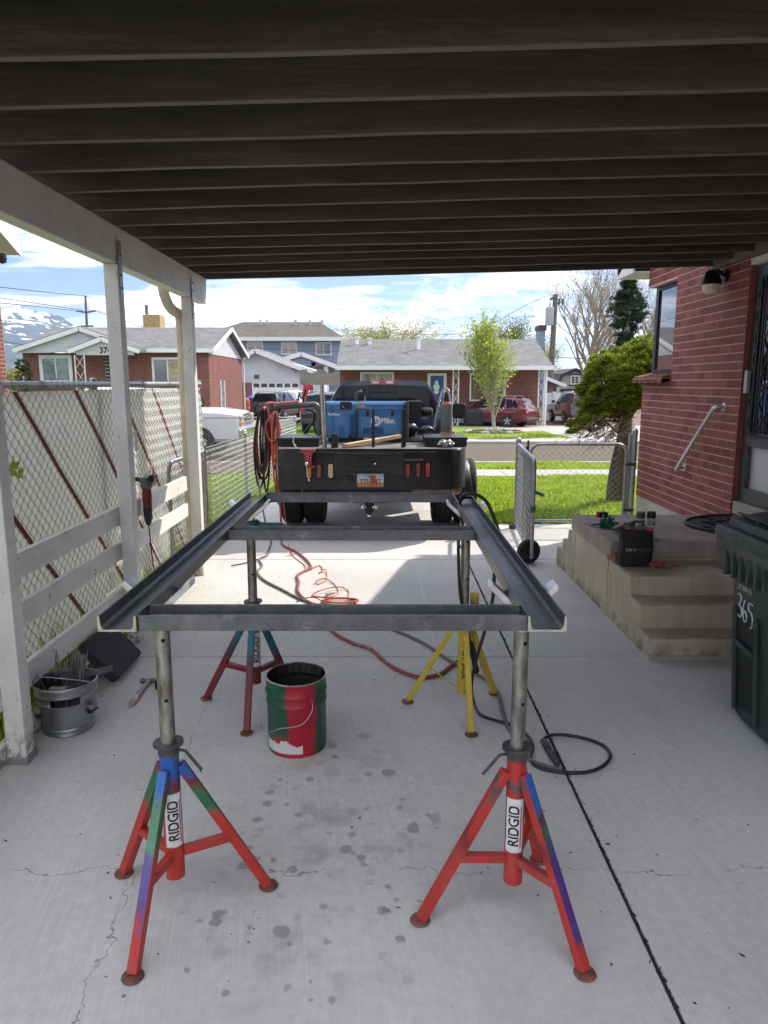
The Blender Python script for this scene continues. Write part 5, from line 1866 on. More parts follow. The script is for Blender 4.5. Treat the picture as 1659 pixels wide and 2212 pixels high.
def loft(rings, mi=0, b=None, cap=True):
    b = b or MB()
    k = len(rings[0])
    vs = [p for r in rings for p in r]
    fs = []
    for i in range(len(rings) - 1):
        for j in range(k):
            fs.append((i * k + j, i * k + (j + 1) % k, (i + 1) * k + (j + 1) % k, (i + 1) * k + j))
    if cap:
        fs += [tuple(range(k - 1, -1, -1)), tuple((len(rings) - 1) * k + j for j in range(k))]
    return b.add(vs, fs, mi)


b = loft([ring_at(0.01, 0.02), ring_at(0.04), ring_at(0.86), ring_at(0.90), ring_at(1.0)])
b.build('body', M_BIN, bn, smooth=40)


def yz(px, py):      # a point on the bin's driveway-side face
    return XP(px, py, 1.80)


# recess with a hand bar, drawn as flat dark panels, the pocket's shade put into their colour
fx = 1.815
y0, y1 = 3.36, 3.55
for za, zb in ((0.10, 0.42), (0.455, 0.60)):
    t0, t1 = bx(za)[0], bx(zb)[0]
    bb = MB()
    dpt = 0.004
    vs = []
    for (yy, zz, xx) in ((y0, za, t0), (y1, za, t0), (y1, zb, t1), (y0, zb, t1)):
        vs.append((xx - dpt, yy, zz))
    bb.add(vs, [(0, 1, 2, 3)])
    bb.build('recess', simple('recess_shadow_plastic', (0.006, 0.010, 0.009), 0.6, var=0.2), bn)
for yy, w in ((y0 - 0.012, 0.024), (y1 + 0.012, 0.03)):
    t0, t1 = bx(0.06)[0], bx(0.62)[0]
    MB().bar((t0 - 0.008, yy, 0.06), (t1 - 0.008, yy, 0.62), w, 0.022, up=(1, 0, 0)).build('edge_rib', M_BIN, bn, bevel=0.006)
t0 = bx(0.437)[0]
MB().bar((t0 - 0.014, y0, 0.425), (t0 - 0.014, y1, 0.445), 0.03, 0.034).build('lift_bar', M_BIN, bn, bevel=0.008)
# rim skirt with gussets
x0, x1, ya, yb = bx(0.98)
sk = MB()
prof = [(0.0, 1.03), (-0.075, 1.03), (-0.078, 0.99), (-0.070, 0.965), (-0.048, 0.80), (0.0, 0.78)]
sk.prism(prof, (x0 + 0.005, 3.02, 0), (1, 0, 0), (0, 0, 1), (0, 0.64, 0))
sk.build('rim_skirt', M_BIN, bn, bevel=0.006)
for i in range(6):
    yy = 3.16 + i * 0.075
    MB().add([(x0 - 0.068, yy - 0.014, 0.80), (x0 - 0.068, yy + 0.014, 0.80), (x0 - 0.045, yy - 0.016, 0.80), (x0 - 0.045, yy + 0.016, 0.80), (x0 - 0.066, yy, 0.925), (x0 - 0.05, yy, 0.925)],
             [(0, 1, 4), (2, 5, 3), (0, 4, 5, 2), (1, 3, 5, 4), (0, 2, 3, 1)]).build('gusset', M_BIN, bn)
MB().prism([(p, q) for p, q in rbox(x1 - x0 + 0.10, yb - ya + 0.06, 0.06, 4)], ((x0 + x1) / 2 - 0.015, (ya + yb) / 2, 0.985), (1, 0, 0), (0, 1, 0), (0, 0, 0.05)).build('rim', M_BIN, bn, bevel=0.008)
rings = [[(p[0], p[1], 1.037) for p in ring_at(1.0, -0.02, 0.06)], [(p[0], p[1], 1.075 + 0.01 * (p[0] - 1.78)) for p in ring_at(1.0, -0.012, 0.06)], [(p[0], p[1], 1.085 + 0.08 * max(0, p[0] - 1.86)) for p in ring_at(1.0, 0.03, 0.06)], [(p[0], p[1], 1.105 + 0.10 * max(0, p[0] - 1.9)) for p in ring_at(1.0, 0.06, 0.06)]]
loft(rings).build('lid', M_BINLID, bn, smooth=30)
for i in range(4):
    yy = 3.1 + 0.15 * i
    MB().box(x0 + 0.012, x0 + 0.035, yy, yy + 0.018, 1.075, 1.097).build('lid_lug', M_BIN, bn)
MB().bar((x0 + 0.025, 2.95, 1.098), (x0 + 0.025, 3.62, 1.098), 0.02, 0.008).build('lid_edge', M_BIN, bn, bevel=0.002)
for yy in (3.05, 3.5):
    MB().cyl((2.38, yy, 0.1), (2.43, yy, 0.1), 0.1, n=20).build('wheel', M_BLKLEAD, bn)
# painted number 365 and stamped serial
M_CHALK = simple('white_paint_pen', (0.62, 0.63, 0.62), 0.7, var=0.25, scale=60)
fu, fv = Vector((0, -1, 0)), Vector((-0.075, 0, 1)).normalized()


def on_face(s, t, off=0.004):
    yy = 3.545 - s
    zz = t
    return Vector((bx(zz)[0] - off, yy, zz))


strokes = [[(0.0, .735), (0.02, .745), (0.042, .73), (0.03, .70), (0.018, .69), (0.04, .675), (0.045, .645), (0.025, .625), (0.004, .632)],
           [(0.085, .735), (0.065, .70), (0.06, .66), (0.075, .625), (0.095, .63), (0.1, .655), (0.085, .68), (0.066, .665)],
           [(0.165, .74), (0.128, .738), (0.124, .70), (0.15, .695), (0.165, .67), (0.16, .63), (0.14, .612)]]
for s in strokes:
    MB().tube(bez([on_face(a * 0.92, b_ - 0.045 - 0.014 * a * 8) for a, b_ in s], 4), 0.0042, 5).build('painted_digit', M_CHALK, bn, smooth=60)
lettering('UT 009133', 0.036, M_CHALK, bn, on_face(0.075, 0.737), fu, fv, bold=0.0006, sx=0.85, off=0.003)
# ---------------------------------------------------------------- things on the porch
PZ = 0.583
# tote bag on the third tread
bc = Vector((0, 0, 0))
bl, br_ = XP(1342, 1240, 1.0), None
by = 5.05
p_bl = D(1342, 1236, by)
p_br = D(1408, 1243, by)
bag_w = p_br.x - p_bl.x + 0.01
cx = (p_bl.x + p_br.x) / 2
bz0, bz1 = 0.444, 0.444 + 0.268
bg_ = thing('tote_bag', 'black printed tote bag with gloves on the third step', 'bag', (cx, by, bz0))
b = MB()
n = 9
rings = []
for k in range(7):
    f = k / 6
    z = bz0 + (bz1 - bz0) * f
    dp = 0.05 + 0.012 * math.sin(f * PI) - 0.012 * f
    wv = bag_w / 2 * (0.97 + 0.03 * math.sin(f * 3))
    rings.append([(cx + p + 0.004 * math.sin(9 * f + p * 30), by + 0.055 + q + 0.004 * math.sin(7 * f + p * 40), z - (0.008 * math.sin(p * 26) if k == 6 else 0)) for p, q in rbox(wv * 2, dp * 2, 0.025, 3)])
M_BAG = simple('black_nonwoven_cloth', (0.012, 0.013, 0.016), 0.75, var=0.35, scale=20, bump=0.5, bscale=35, bdist=0.006)
b = loft(rings, cap=False)
b.f.append(tuple(range(len(rings[0]) - 1, -1, -1)))
b.m.append(0)
b.build('bag_body', M_BAG, bg_, smooth=50)
M_GLORED = simple('red_black_lining', (0.42, 0.05, 0.03), 0.7, var=0.5, scale=30)
MB().box(cx - bag_w * 0.36, cx - bag_w * 0.05, by + 0.016, by + 0.05, bz1 - 0.02, bz1 + 0.01).build('red_lining', M_GLORED, bg_, bevel=0.004)
MB().box(cx + bag_w * 0.27, cx + bag_w * 0.46, by + 0.016, by + 0.05, bz1 - 0.02, bz1 + 0.014).build('red_lining', M_GLORED, bg_, bevel=0.004)
hpts = bez([(cx - 0.05, by + 0.02, bz1 - 0.01), (cx - 0.045, by + 0.03, bz1 + 0.03), (cx - 0.015, by + 0.05, bz1 + 0.05), (cx + 0.05, by + 0.06, bz1 + 0.04), (cx + 0.07, by + 0.03, bz1 - 0.005)], 6)
b = MB()
vs, fs = [], []
for i, p in enumerate(hpts):
    vs += [p + Vector((0, -0.004, 0.0)), p + Vector((0.0, 0.03, 0.008))]
    if i:
        fs.append((2 * i - 2, 2 * i - 1, 2 * i + 1, 2 * i))
b.add(vs, fs).build('handle', M_BAG, bg_, smooth=60, solid=0.003)
M_BAGW = simple('white_print', (0.6, 0.6, 0.6), 0.6, var=0.1)
M_BAGR = simple('red_print', (0.55, 0.06, 0.03), 0.6, var=0.1)
M_BAGG = simple('grey_print', (0.11, 0.11, 0.115), 0.6, var=0.1)
fy = by + 0.055 - 0.0615 - 0.001
lz = bz0 + 0.125
lettering('DRI', 0.029, M_BAGW, bg_, (cx - 0.068, fy, lz), (1, 0, 0), (0, 0, 1), off=0.001)
lettering('V', 0.029, M_BAGR, bg_, (cx - 0.0405, fy, lz), (1, 0, 0), (0, 0, 1), off=0.001)
lettering('E', 0.029, M_BAGW, bg_, (cx - 0.0235, fy, lz), (1, 0, 0), (0, 0, 1), off=0.001)
lettering('MARKETING', 0.027, M_BAGG, bg_, (cx + 0.045, fy, lz), (1, 0, 0), (0, 0, 1), off=0.001, sx=0.9)
lettering('www.drivemarketing.com', 0.012, M_BAGG, bg_, (cx + 0.025, fy, lz - 0.022), (1, 0, 0), (0, 0, 1), off=0.001)


def spray_can(px, capcol, label, grey_side):
    y = 5.42
    base = G(px, 1196, PZ)
    p = Vector((D(px, 1160, y).x, y, PZ))
    t = thing('spray_can', label, 'spray can', p, group='spray paint cans on the porch')
    r = 0.033
    MB().lathe([(r - 0.002, 0.0), (r, 0.003), (r, 0.006), (r - 0.001, 0.008), (r - 0.001, 0.145), (r, 0.147), (r - 0.001, 0.15)], p, 28).build('can', M_CANW, t, smooth=40)
    MB().lathe([(r - 0.001, 0.151), (r, 0.153), (r - 0.001, 0.195), (r - 0.004, 0.2), (0.0001, 0.2)], p, 28).build('cap', simple('can_cap', capcol, 0.45, var=0.1), t, smooth=40)
    n0 = Vector((-0.35, -1, 0)).normalized()
    o0 = p + n0 * r
    tang = Vector((-n0.y, n0.x, 0))
    lettering('2X', 0.042, M_NAVY, t, o0 + Vector((0, 0, 0.112)), tang, (0, 0, 1), bend=(p, r), off=0.001, shear=0.2, bold=0.001)
    lettering('ultra cover', 0.010, M_INK, t, o0 + Vector((0, 0, 0.138)), tang, (0, 0, 1), bend=(p, r), off=0.001)
    for k, (a, z, s) in enumerate(((0.9, 0.125, 0.006), (0.9, 0.105, 0.006))):
        n1 = Matrix.Rotation(a, 3, 'Z') @ n0
        MB().lathe([(0.0001, 0.001), (s, 0.001), (s, -0.001)], p + n1 * (r + 0.0006) + Vector((0, 0, z)), 10, n1.to_track_quat('Z', 'Y').to_matrix()).build('badge', M_INK, t)
    b = MB()
    vs, fs = [], []
    for i in range(9):
        a = math.atan2(n0.y, n0.x) + (-0.45 + i * 0.14 if not grey_side else 0.35 + i * 0.11)
        for z in ((0.032, 0.07) if not grey_side else (0.02, 0.14)):
            vs.append((p.x + (r + 0.0008) * math.cos(a), p.y + (r + 0.0008) * math.sin(a), PZ + z * (1 if z < 0.05 or grey_side else 1 + 0.12 * math.sin(i * 1.9))))
    fs = [(2 * i, 2 * i + 2, 2 * i + 3, 2 * i + 1) for i in range(8)]
    b.add(vs, fs).build('label_panel', M_INK if not grey_side else simple('grey_panel', (0.25, 0.25, 0.26), 0.5), t)


M_CANW = simple('white_can_label', (0.62, 0.62, 0.60), 0.4, var=0.1, scale=30)
spray_can(1381, (0.09, 0.095, 0.10), 'grey capped spray paint can standing behind the tote bag', True)
spray_can(1404, (0.012, 0.012, 0.014), 'black capped spray paint can standing behind the tote bag', False)


def lump(name, label, cat, c, size, mat, seed, n=10, rough=0.3, spikes=()):
    """crumpled cloth or glove: a sphere pushed about, with fingers"""
    r = random.Random(seed)
    b = MB()
    ph = [r.uniform(0, 6.3) for _ in range(6)]
    nn = n
    vs, fs = [], []
    for i in range(nn + 1):
        for j in range(nn * 2):
            th, fi = PI * i / nn, 2 * PI * j / (nn * 2)
            d = Vector((math.sin(th) * math.cos(fi), math.sin(th) * math.sin(fi), math.cos(th)))
            k = 1 + rough * (math.sin(3 * d.x * 2 + ph[0]) * math.sin(4 * d.y + ph[1]) + 0.6 * math.sin(9 * d.x + ph[2]) * math.sin(8 * d.z + ph[3] + 6 * d.y)) + r.uniform(-0.05, 0.05) * rough * 3
            p = Vector((d.x * size[0] * k, d.y * size[1] * k, max(-0.0, d.z * 0.5 + 0.5) * size[2] * k))
            vs.append(Vector(c) + p)
    w = nn * 2
    for i in range(nn):
        for j in range(w):
            fs.append((i * w + j, i * w + (j + 1) % w, (i + 1) * w + (j + 1) % w, (i + 1) * w + j))
    b.add(vs, fs)
    for (dx, dy, dz, L, rr) in spikes:
        p = Vector(c) + Vector((0, 0, size[2] * 0.45))
        d = Vector((dx, dy, dz)).normalized()
        b.tube([p, p + d * L * 0.5 + Vector((0, 0, 0.01)), p + d * L * 0.85, p + d * L], [rr * 1.2, rr * 1.1, rr, rr * 0.5], 7)
    return tag(b.build(name, mat, smooth=50), label, cat)


gq = G(1310, 1140, PZ)
lump('nitrile_gloves', 'crumpled green rubber gloves on the edge of the porch', 'gloves', gq, (0.06, 0.05, 0.055), simple('green_nitrile', (0.01, 0.17, 0.075), 0.45, var=0.35, scale=14), 3, 10, 0.45,
     [(-0.4, 0, 1, 0.09, 0.012), (0.3, 0.1, 0.8, 0.085, 0.011), (1, -0.1, 0.15, 0.10, 0.012), (-1, -0.3, 0.1, 0.09, 0.012), (0.6, 0.2, 0.5, 0.09, 0.011)])
gq = G(1343, 1150, PZ)
lump('work_glove', 'grey and tan leather work glove beside the green gloves', 'glove', gq, (0.06, 0.045, 0.04), simple('grey_tan_leather', (0.18, 0.15, 0.11), 0.85, var=0.4, scale=18), 8, 10, 0.35, [(0.7, 0.3, 0.4, 0.10, 0.014), (-0.8, -0.4, 0.1, 0.09, 0.013), (0.2, -0.6, 0.3, 0.075, 0.013)])
gq = G(1362, 1142, PZ)
lump('work_glove', 'dark brown work glove lying behind the tape holder', 'glove', gq, (0.055, 0.045, 0.045), simple('dark_brown_leather', (0.05, 0.042, 0.035), 0.85, var=0.4, scale=18), 12, 10, 0.35, [(0.9, 0.2, 0.3, 0.10, 0.014), (0.6, 0.6, 0.2, 0.095, 0.013)])
lump('rag_bundle', 'tan gloves and rags poking out of the tote bag', 'rag', Vector((cx - 0.02, by + 0.06, bz1 - 0.015)), (0.07, 0.03, 0.035), simple('tan_rag', (0.20, 0.17, 0.13), 0.9, var=0.4, scale=22), 21, 10, 0.4)
# black roll on a shiny base
q = G(1352, 1180, PZ)
rl_ = thing('chalk_reel', 'black round tool with a bright base at the corner of the porch', 'tool', q)
MB().lathe([(0.038, 0.0), (0.042, 0.003), (0.042, 0.008), (0.03, 0.012)], q, 20).build('base', M_CHROME, rl_, smooth=40)
MB().lathe([(0.030, 0.012), (0.034, 0.02), (0.036, 0.075), (0.031, 0.085), (0.0001, 0.086)], q, 20).build('body', M_IRON, rl_, smooth=40)
# tape measure far side
q = G(1299, 1116, PZ)
t = thing('tape_measure', 'red and black tape measure at the far edge of the porch', 'tape measure', q)
MB().obox(q + Vector((0.012, 0, 0.022)), (0.085, 0.045, 0.042)).build('case', M_IRON, t, bevel=0.010)
MB().obox(q + Vector((-0.032, 0, 0.022)), (0.022, 0.047, 0.044)).build('red_nose', simple('red_tool_plastic', (0.5, 0.04, 0.03), 0.4), t, bevel=0.005)
# combination square
q = G(1282, 1136, PZ)
t = tag(MB().obox(q + Vector((0, 0, 0.004)), (0.05, 0.17, 0.004), Matrix.Rotation(0.5, 3, 'Z')).obox(q + Vector((0.03, 0.03, 0.008)), (0.08, 0.03, 0.014), Matrix.Rotation(0.5, 3, 'Z')).build('steel_square', M_DARKST, bevel=0.001), 'small dark steel square lying on the porch edge', 'square')
# rags on the tread
q = G(1430, 1225, 0.443)
lump('pink_rag', 'pink and blue patterned rag beside the tote bag on the step', 'rag', q, (0.075, 0.045, 0.03), simple('pink_rag_cloth', (0.42, 0.10, 0.11), 0.9, var=0.5, scale=16, dirt=(0.10, 0.24, 0.27), dirt_amt=0.8, dscale=14), 31, 12, 0.5, [(1, -0.1, 0.05, 0.13, 0.012)])
q = G(1332, 1214, 0.443)
lump('rag', 'pale orange rag tucked behind the left side of the tote bag', 'rag', q + Vector((0.0, 0.03, 0)), (0.045, 0.04, 0.045), simple('orange_rag_cloth', (0.5, 0.2, 0.13), 0.9, var=0.5, scale=16), 33, 10, 0.5)
# half-round rubber mat
mc = Vector((2.78, 5.83, PZ + 0.004))
mt = thing('door_mat', 'black half-round rubber doormat with raised scrolls on the porch', 'doormat', mc)
half = [(0.0, -0.46)] + [(-0.58 * math.sin(PI * i / 24), -0.46 * math.cos(PI * i / 24)) for i in range(1, 24)] + [(0.0, 0.46)]
M_MAT = simple('black_rubber_mat', (0.02, 0.021, 0.023), 0.6, var=0.3, scale=25)
MB().prism([(p + 0.30, q_) for p, q_ in half], mc, (1, 0, 0), (0, 1, 0), (0, 0, 0.008)).build('base', M_MAT, mt)
b = MB().tube([mc + Vector((p * 0.97 + 0.30, q_ * 0.97, 0.012)) for p, q_ in half], 0.011, 6)
b.build('raised_rim', M_MAT, mt, smooth=50)
b = MB()
for i in range(46):
    a = rnd.uniform(0.08, PI - 0.08)
    rr = math.sqrt(rnd.uniform(0.02, 0.82))
    x0, y0 = 0.30 - 0.56 * rr * math.sin(a), -0.44 * rr * math.cos(a)
    pts = []
    th = rnd.uniform(0, 6.3)
    for k in range(7):
        pts.append(mc + Vector((x0, y0, 0.012)))
        th += rnd.uniform(0.2, 0.75) * (1 if i % 2 else -1)
        x0 += 0.026 * math.cos(th)
        y0 += 0.026 * math.sin(th)
    if all(((p.x - mc.x - 0.30) / 0.56) ** 2 + ((p.y - mc.y) / 0.44) ** 2 < 0.92 and p.x - mc.x < 0.29 for p in pts):
        b.tube(pts, [0.003, 0.007, 0.008, 0.008, 0.007, 0.005, 0.003], 5)
bo = b.build('raised_scrolls', M_MAT, mt, smooth=50)
bo['kind'] = 'stuff'
# ---------------------------------------------------------------- flatbed welding truck
def zoomed(x0, y0, sc):
    def f(x, y, Y):
        return D((x0 + x / sc) * 0.8848, (y0 + y / sc) * 0.8848, Y)
    return f


Z4 = zoomed(760, 920, 4.608)
Z3 = zoomed(620, 920, 6.9125)
Z1 = zoomed(600, 900, 6.9125)
Z5 = zoomed(600, 900, 2.765)
M_TBLK = simple('satin_black_bed_paint', (0.012, 0.012, 0.013), 0.42, 0.1, var=0.35, scale=3, spec=0.5, dirt=(0.05, 0.048, 0.045), dirt_amt=0.5, dscale=5)
M_TDECK = simple('worn_grey_deck', (0.17, 0.165, 0.155), 0.6, 0.4, var=0.3, scale=8, dirt=(0.28, 0.22, 0.16), dirt_amt=0.5, dscale=5)
M_NAVYP = simple('dark_blue_car_paint', (0.008, 0.026, 0.085), 0.2, 0.2, var=0.1, scale=2, coat=1.0)
M_TYRE = simple('tyre_rubber', (0.016, 0.016, 0.016), 0.8, var=0.25, scale=30)
M_TREAD = None


def mat_tread():
    m, nt, b = new_mat('tyre_tread')
    o = nt.obj()
    v = nt.voronoi(nt.scale(o, (26, 20, 20)), 1.0, 'DISTANCE_TO_EDGE')
    e = nt.smooth(v, 0.05, 0.12)
    setp(nt, b, col=nt.mix(e, (0.004, 0.004, 0.004), (0.022, 0.022, 0.021)), rough=0.85, normal=nt.bump(e, 0.9, 0.012))
    return m


M_TREAD = mat_tread()
M_CARGLASS = simple('tinted_car_glass', (0.006, 0.009, 0.016), 0.08, var=0.3, scale=2, spec=0.35)
M_CHR = simple('chrome', (0.75, 0.75, 0.74), 0.12, 1.0, var=0.05)
M_REDLENS = simple('red_lens', (0.35, 0.012, 0.02), 0.2, var=0.3, scale=60, coat=1.0)
M_DREDLENS = simple('dark_red_lens', (0.12, 0.008, 0.015), 0.2, var=0.3, scale=60, coat=1.0)
M_AMBER = simple('amber_lens', (0.65, 0.22, 0.02), 0.2, var=0.3, scale=60, coat=1.0)
M_CLEAR = simple('clear_lens', (0.55, 0.45, 0.27), 0.2, var=0.25, scale=60, coat=1.0)
M_FRAMEB = simple('underbody_black', (0.012, 0.012, 0.012), 0.8, var=0.3)
tr = thing('flatbed_truck', 'dark blue flatbed pickup with black bed parked in the driveway', 'truck', (-0.13, 9.0, 0))
TY = 8.10
bxl, bxr = D(597, 1010, TY).x, D(1012, 1010, TY).x
tz0, tz1 = 0.555, 1.02


def plan(r1, r2, inset=0.0):
    pts = [(bxl + inset, 10.25)]
    for i in range(9):
        a = PI + PI / 2 * i / 8
        pts.append((bxl + inset + r1 + r1 * math.cos(a), TY + inset + r1 + r1 * math.sin(a)))
    for i in range(9):
        a = 1.5 * PI + PI / 2 * i / 8
        pts.append((bxr - inset - r2 + r2 * math.cos(a), TY + inset + r2 + r2 * math.sin(a)))
    pts.append((bxr - inset, 10.25))
    return pts


P = plan(0.10, 0.34)
b = MB()
vs, fs = [], []
rings = [(tz0, 0.0), (tz1 - 0.02, 0.0), (tz1, 0.012)]
cutY = 8.62
for z, ins in rings:
    for x_, y_ in plan(0.10, 0.34, ins):
        vs.append((x_, min(y_, 10.25), z if (y_ < cutY + 2) else z))
k = len(P)
for i in range(2):
    for j in range(k - 1):
        fs.append((i * k + j, i * k + j + 1, (i + 1) * k + j + 1, (i + 1) * k + j))
skirt = b.add(vs, fs).build('rear_skirt', M_TBLK, tr, smooth=40)
b = MB()
vs = [(x_, y_, tz1 + 0.001) for x_, y_ in plan(0.10, 0.34, 0.012)]
b.add(vs, [tuple(range(len(vs)))])
b.add([(x_, y_, tz1 - 0.05) for x_, y_ in plan(0.10, 0.34, 0.012)], [tuple(range(len(vs)))])
b.build('bed_deck', M_TDECK, tr)
MB().box(-0.55, 0.32, 8.2, 14.2, 0.50, 0.72).build('chassis', M_FRAMEB, tr)
# welded line where skirt meets lower lip and drawer
q0, q1 = Z4(275, 860, TY), Z4(1025, 1040, TY)
MB().box(q0.x, q1.x, TY - 0.012, TY + 0.02, q1.z, q0.z).build('drawer', M_TBLK, tr, bevel=0.006)
h0, h1 = Z4(520, 915, TY), Z4(765, 950, TY)
MB().tube(bez([(h0.x, TY - 0.012, h0.z - 0.015), (h0.x, TY - 0.04, h0.z - 0.02), (h1.x, TY - 0.04, h0.z - 0.02), (h1.x, TY - 0.012, h0.z - 0.015)], 5), 0.009, 8).build('drawer_handle', M_TBLK, tr, smooth=50)
q = Z4(718, 975, TY)
MB().lathe([(0.0001, 0.006), (0.011, 0.004), (0.012, 0)], (q.x, TY - 0.012, q.z), 12, Matrix.Rotation(PI / 2, 3, 'X')).build('drawer_lock', M_CHR, tr, smooth=40)
q = Z4(675, 975, TY)
MB().lathe([(0.0001, 0.005), (0.007, 0.004), (0.008, 0)], (q.x, TY - 0.012, q.z), 10, Matrix.Rotation(PI / 2, 3, 'X')).build('drawer_button', M_REDLENS, tr, smooth=40)
q0, q1 = Z4(285, 1047, TY), Z4(1025, 1085, TY)
MB().box(q0.x, q1.x, TY - 0.008, TY + 0.02, q1.z, q0.z).build('trim_strip', M_TBLK, tr, bevel=0.004)
q0, q1 = Z4(1045, 905, TY), Z4(1260, 945, TY)
MB().add([(q0.x, TY - 0.03, q1.z), (q1.x, TY - 0.03, q1.z), (q1.x, TY + 0.01, q1.z), (q0.x, TY + 0.01, q1.z), (q0.x, TY + 0.01, q0.z), (q1.x, TY + 0.01, q0.z)],
         [(0, 1, 2, 3), (0, 4, 5, 1), (3, 2, 5, 4), (0, 3, 4), (1, 5, 2)]).build('light_hood', M_TBLK, tr)
M_WEAR = simple('worn_black_edge', (0.16, 0.155, 0.15), 0.45, 0.4, var=0.5, scale=40)
for x0_, x1_, y_, hh_ in ((275, 1025, 862, 0.004), (275, 1025, 1041, 0.004), (285, 1025, 1087, 0.003), (-165, 1700, 846, 0.005)):
    a0, a1 = Z4(x0_, y_, TY), Z4(x1_, y_, TY)
    xa, xb = max(a0.x, bxl + 0.12), min(a1.x, bxr - 0.36)
    MB().box(xa, xb, TY - 0.0155, TY - 0.0125, a0.z - hh_ / 2, a0.z + hh_ / 2).build('worn_edge', M_WEAR, tr)
for x_ in (272, 1028):
    a0, a1 = Z4(x_, 862, TY), Z4(x_, 1041, TY)
    MB().box(a0.x - 0.002, a0.x + 0.002, TY - 0.0155, TY - 0.0125, a1.z, a0.z).build('worn_edge', M_WEAR, tr)
# oval lamps
for x_, y_, m in ((90, 1060, M_DREDLENS), (218, 1057, M_CLEAR), (-28, 1060, M_AMBER), (1088, 1045, M_DREDLENS), (1200, 1045, M_DREDLENS), (1310, 1043, M_REDLENS)):
    c = Z4(x_, y_, TY)
    yy = TY
    if x_ > 1300:
        yy = TY + 0.012
    out = rbox(0.083, 0.19, 0.041, 8)
    lo = MB().prism(out, (c.x, yy - 0.012, c.z), (1, 0, 0), (0, 0, 1), (0, 0.016, 0)).build('lamp_grommet', M_FRAMEB, tr, bevel=0.004)
    MB().prism(rbox(0.056, 0.162, 0.0275, 8), (c.x, yy - 0.018, c.z), (1, 0, 0), (0, 0, 1), (0, 0.01, 0)).build('lens', m, lo, bevel=0.005)
    if m in (M_DREDLENS,):
        for kk in range(4):
            MB().lathe([(0.0001, 0.004), (0.013, 0.003), (0.015, 0.0)], (c.x, yy - 0.018, c.z - 0.055 + kk * 0.037), 12, Matrix.Rotation(PI / 2, 3, 'X')).build('bulb', M_REDLENS, lo)
# number plate
q0, q1 = Z4(515, 1092, TY), Z4(815, 1240, TY)
pw, ph = q1.x - q0.x, q0.z - q1.z
pcn = (q0 + q1) / 2
m, nt, bs = new_mat('number_plate_print')
x_, y_, z_ = nt.sep(nt.obj())
zz_ = nt.math('DIVIDE', nt.math('SUBTRACT', z_, pcn.z), ph)
xx_ = nt.math('SUBTRACT', x_, pcn.x + 0.13)
c = nt.ramp(nt.math('ADD', zz_, 0.5), [(0.0, (0.35, 0.17, 0.09)), (0.28, (0.46, 0.27, 0.15)), (0.42, (0.62, 0.52, 0.42)), (0.6, (0.50, 0.58, 0.66)), (0.9, (0.30, 0.47, 0.62))])
arch = nt.math('MULTIPLY', nt.math('LESS_THAN', nt.math('ABSOLUTE', nt.math('SUBTRACT', nt.math('ADD', xx_, nt.math('MULTIPLY', nt.noise(nt.obj(), 30, 2), 0.03)), 0.045)), 0.042), nt.math('LESS_THAN', zz_, 0.33))
c = nt.mix(arch, c, (0.55, 0.13, 0.06))
setp(nt, bs, col=c, rough=0.4)
pt = MB().prism(rbox(pw, ph, 0.012, 3), (pcn.x, TY - 0.010, pcn.z), (1, 0, 0), (0, 0, 1), (0, 0.006, 0)).build('number_plate', m, tr)
lettering('UTAH', 0.036, M_INK, pt, (pcn.x + 0.005, TY - 0.0105, pcn.z + ph * 0.32), (1, 0, 0), (0, 0, 1), bold=0.0008)
lettering('T75 7NT', 0.082, M_INK, pt, (pcn.x, TY - 0.0105, pcn.z - ph * 0.10), (1, 0, 0), (0, 0, 1), sx=0.78, bold=0.0006)
for sx_, cc in ((-0.33, (0.7, 0.7, 0.7)), (0.27, (0.65, 0.6, 0.1))):
    MB().box(pcn.x + pw * sx_ - 0.014, pcn.x + pw * sx_ + 0.014, TY - 0.0115, TY - 0.0102, pcn.z + ph * 0.24, pcn.z + ph * 0.42).build('registration_sticker', simple('sticker', cc, 0.5), pt)
lettering('9', 0.024, M_REDLENS, pt, (pcn.x - pw * 0.33, TY - 0.0116, pcn.z + ph * 0.33), (1, 0, 0), (0, 0, 1), bold=0.0008)
q = Z4(440, 1140, TY)
MB().prism(rbox(0.07, 0.065, 0.012, 3), (q.x, TY - 0.012, q.z), (1, 0, 0), (0, 0, 1), (0, 0.02, 0)).build('trailer_socket', M_FRAMEB, tr, bevel=0.004)
# hitch with three balls
q = Z4(655, 1420, 8.25)
MB().box(q.x - 0.045, q.x + 0.045, 7.98, 8.5, q.z - 0.06, q.z + 0.05).box(q.x - 0.20, q.x + 0.22, 8.25, 8.40, q.z + 0.0, q.z + 0.12).build('receiver', M_FRAMEB, tr, bevel=0.008)
MB().box(q.x - 0.035, q.x + 0.035, 7.93, 8.02, q.z - 0.07, q.z + 0.06).build('ball_mount', M_FRAMEB, tr, bevel=0.006)
for dx_, dz_ in ((-0.07, 0.0), (0.075, 0.0), (0.0, -0.09)):
    c = Vector((q.x + dx_, 7.97, q.z + dz_ - 0.005))
    MB().sphere(c, 0.026, 8).cyl(c, (q.x, 7.97, q.z), 0.013, n=10).build('tow_ball', M_CHR, tr, smooth=40)
b = MB()
b.add([(-0.18, 8.4, 0.62), (0.34, 8.4, 0.62), (0.12, 8.42, 0.42), (0.0, 8.42, 0.40), (-0.18, 8.6, 0.62), (0.34, 8.6, 0.62), (0.12, 8.55, 0.42), (0.0, 8.55, 0.40)], [(0, 1, 2, 3), (4, 7, 6, 5), (0, 4, 5, 1), (1, 5, 6, 2), (2, 6, 7, 3), (3, 7, 4, 0)])
b.build('spare_carrier', M_FRAMEB, tr)
MB().tube([(0.25, 8.5, 0.52), (0.55, 8.55, 0.50), (0.95, 8.7, 0.46)], [0.05, 0.09, 0.08], 10).build('rusty_silencer', M_RUSTY, tr, smooth=40)
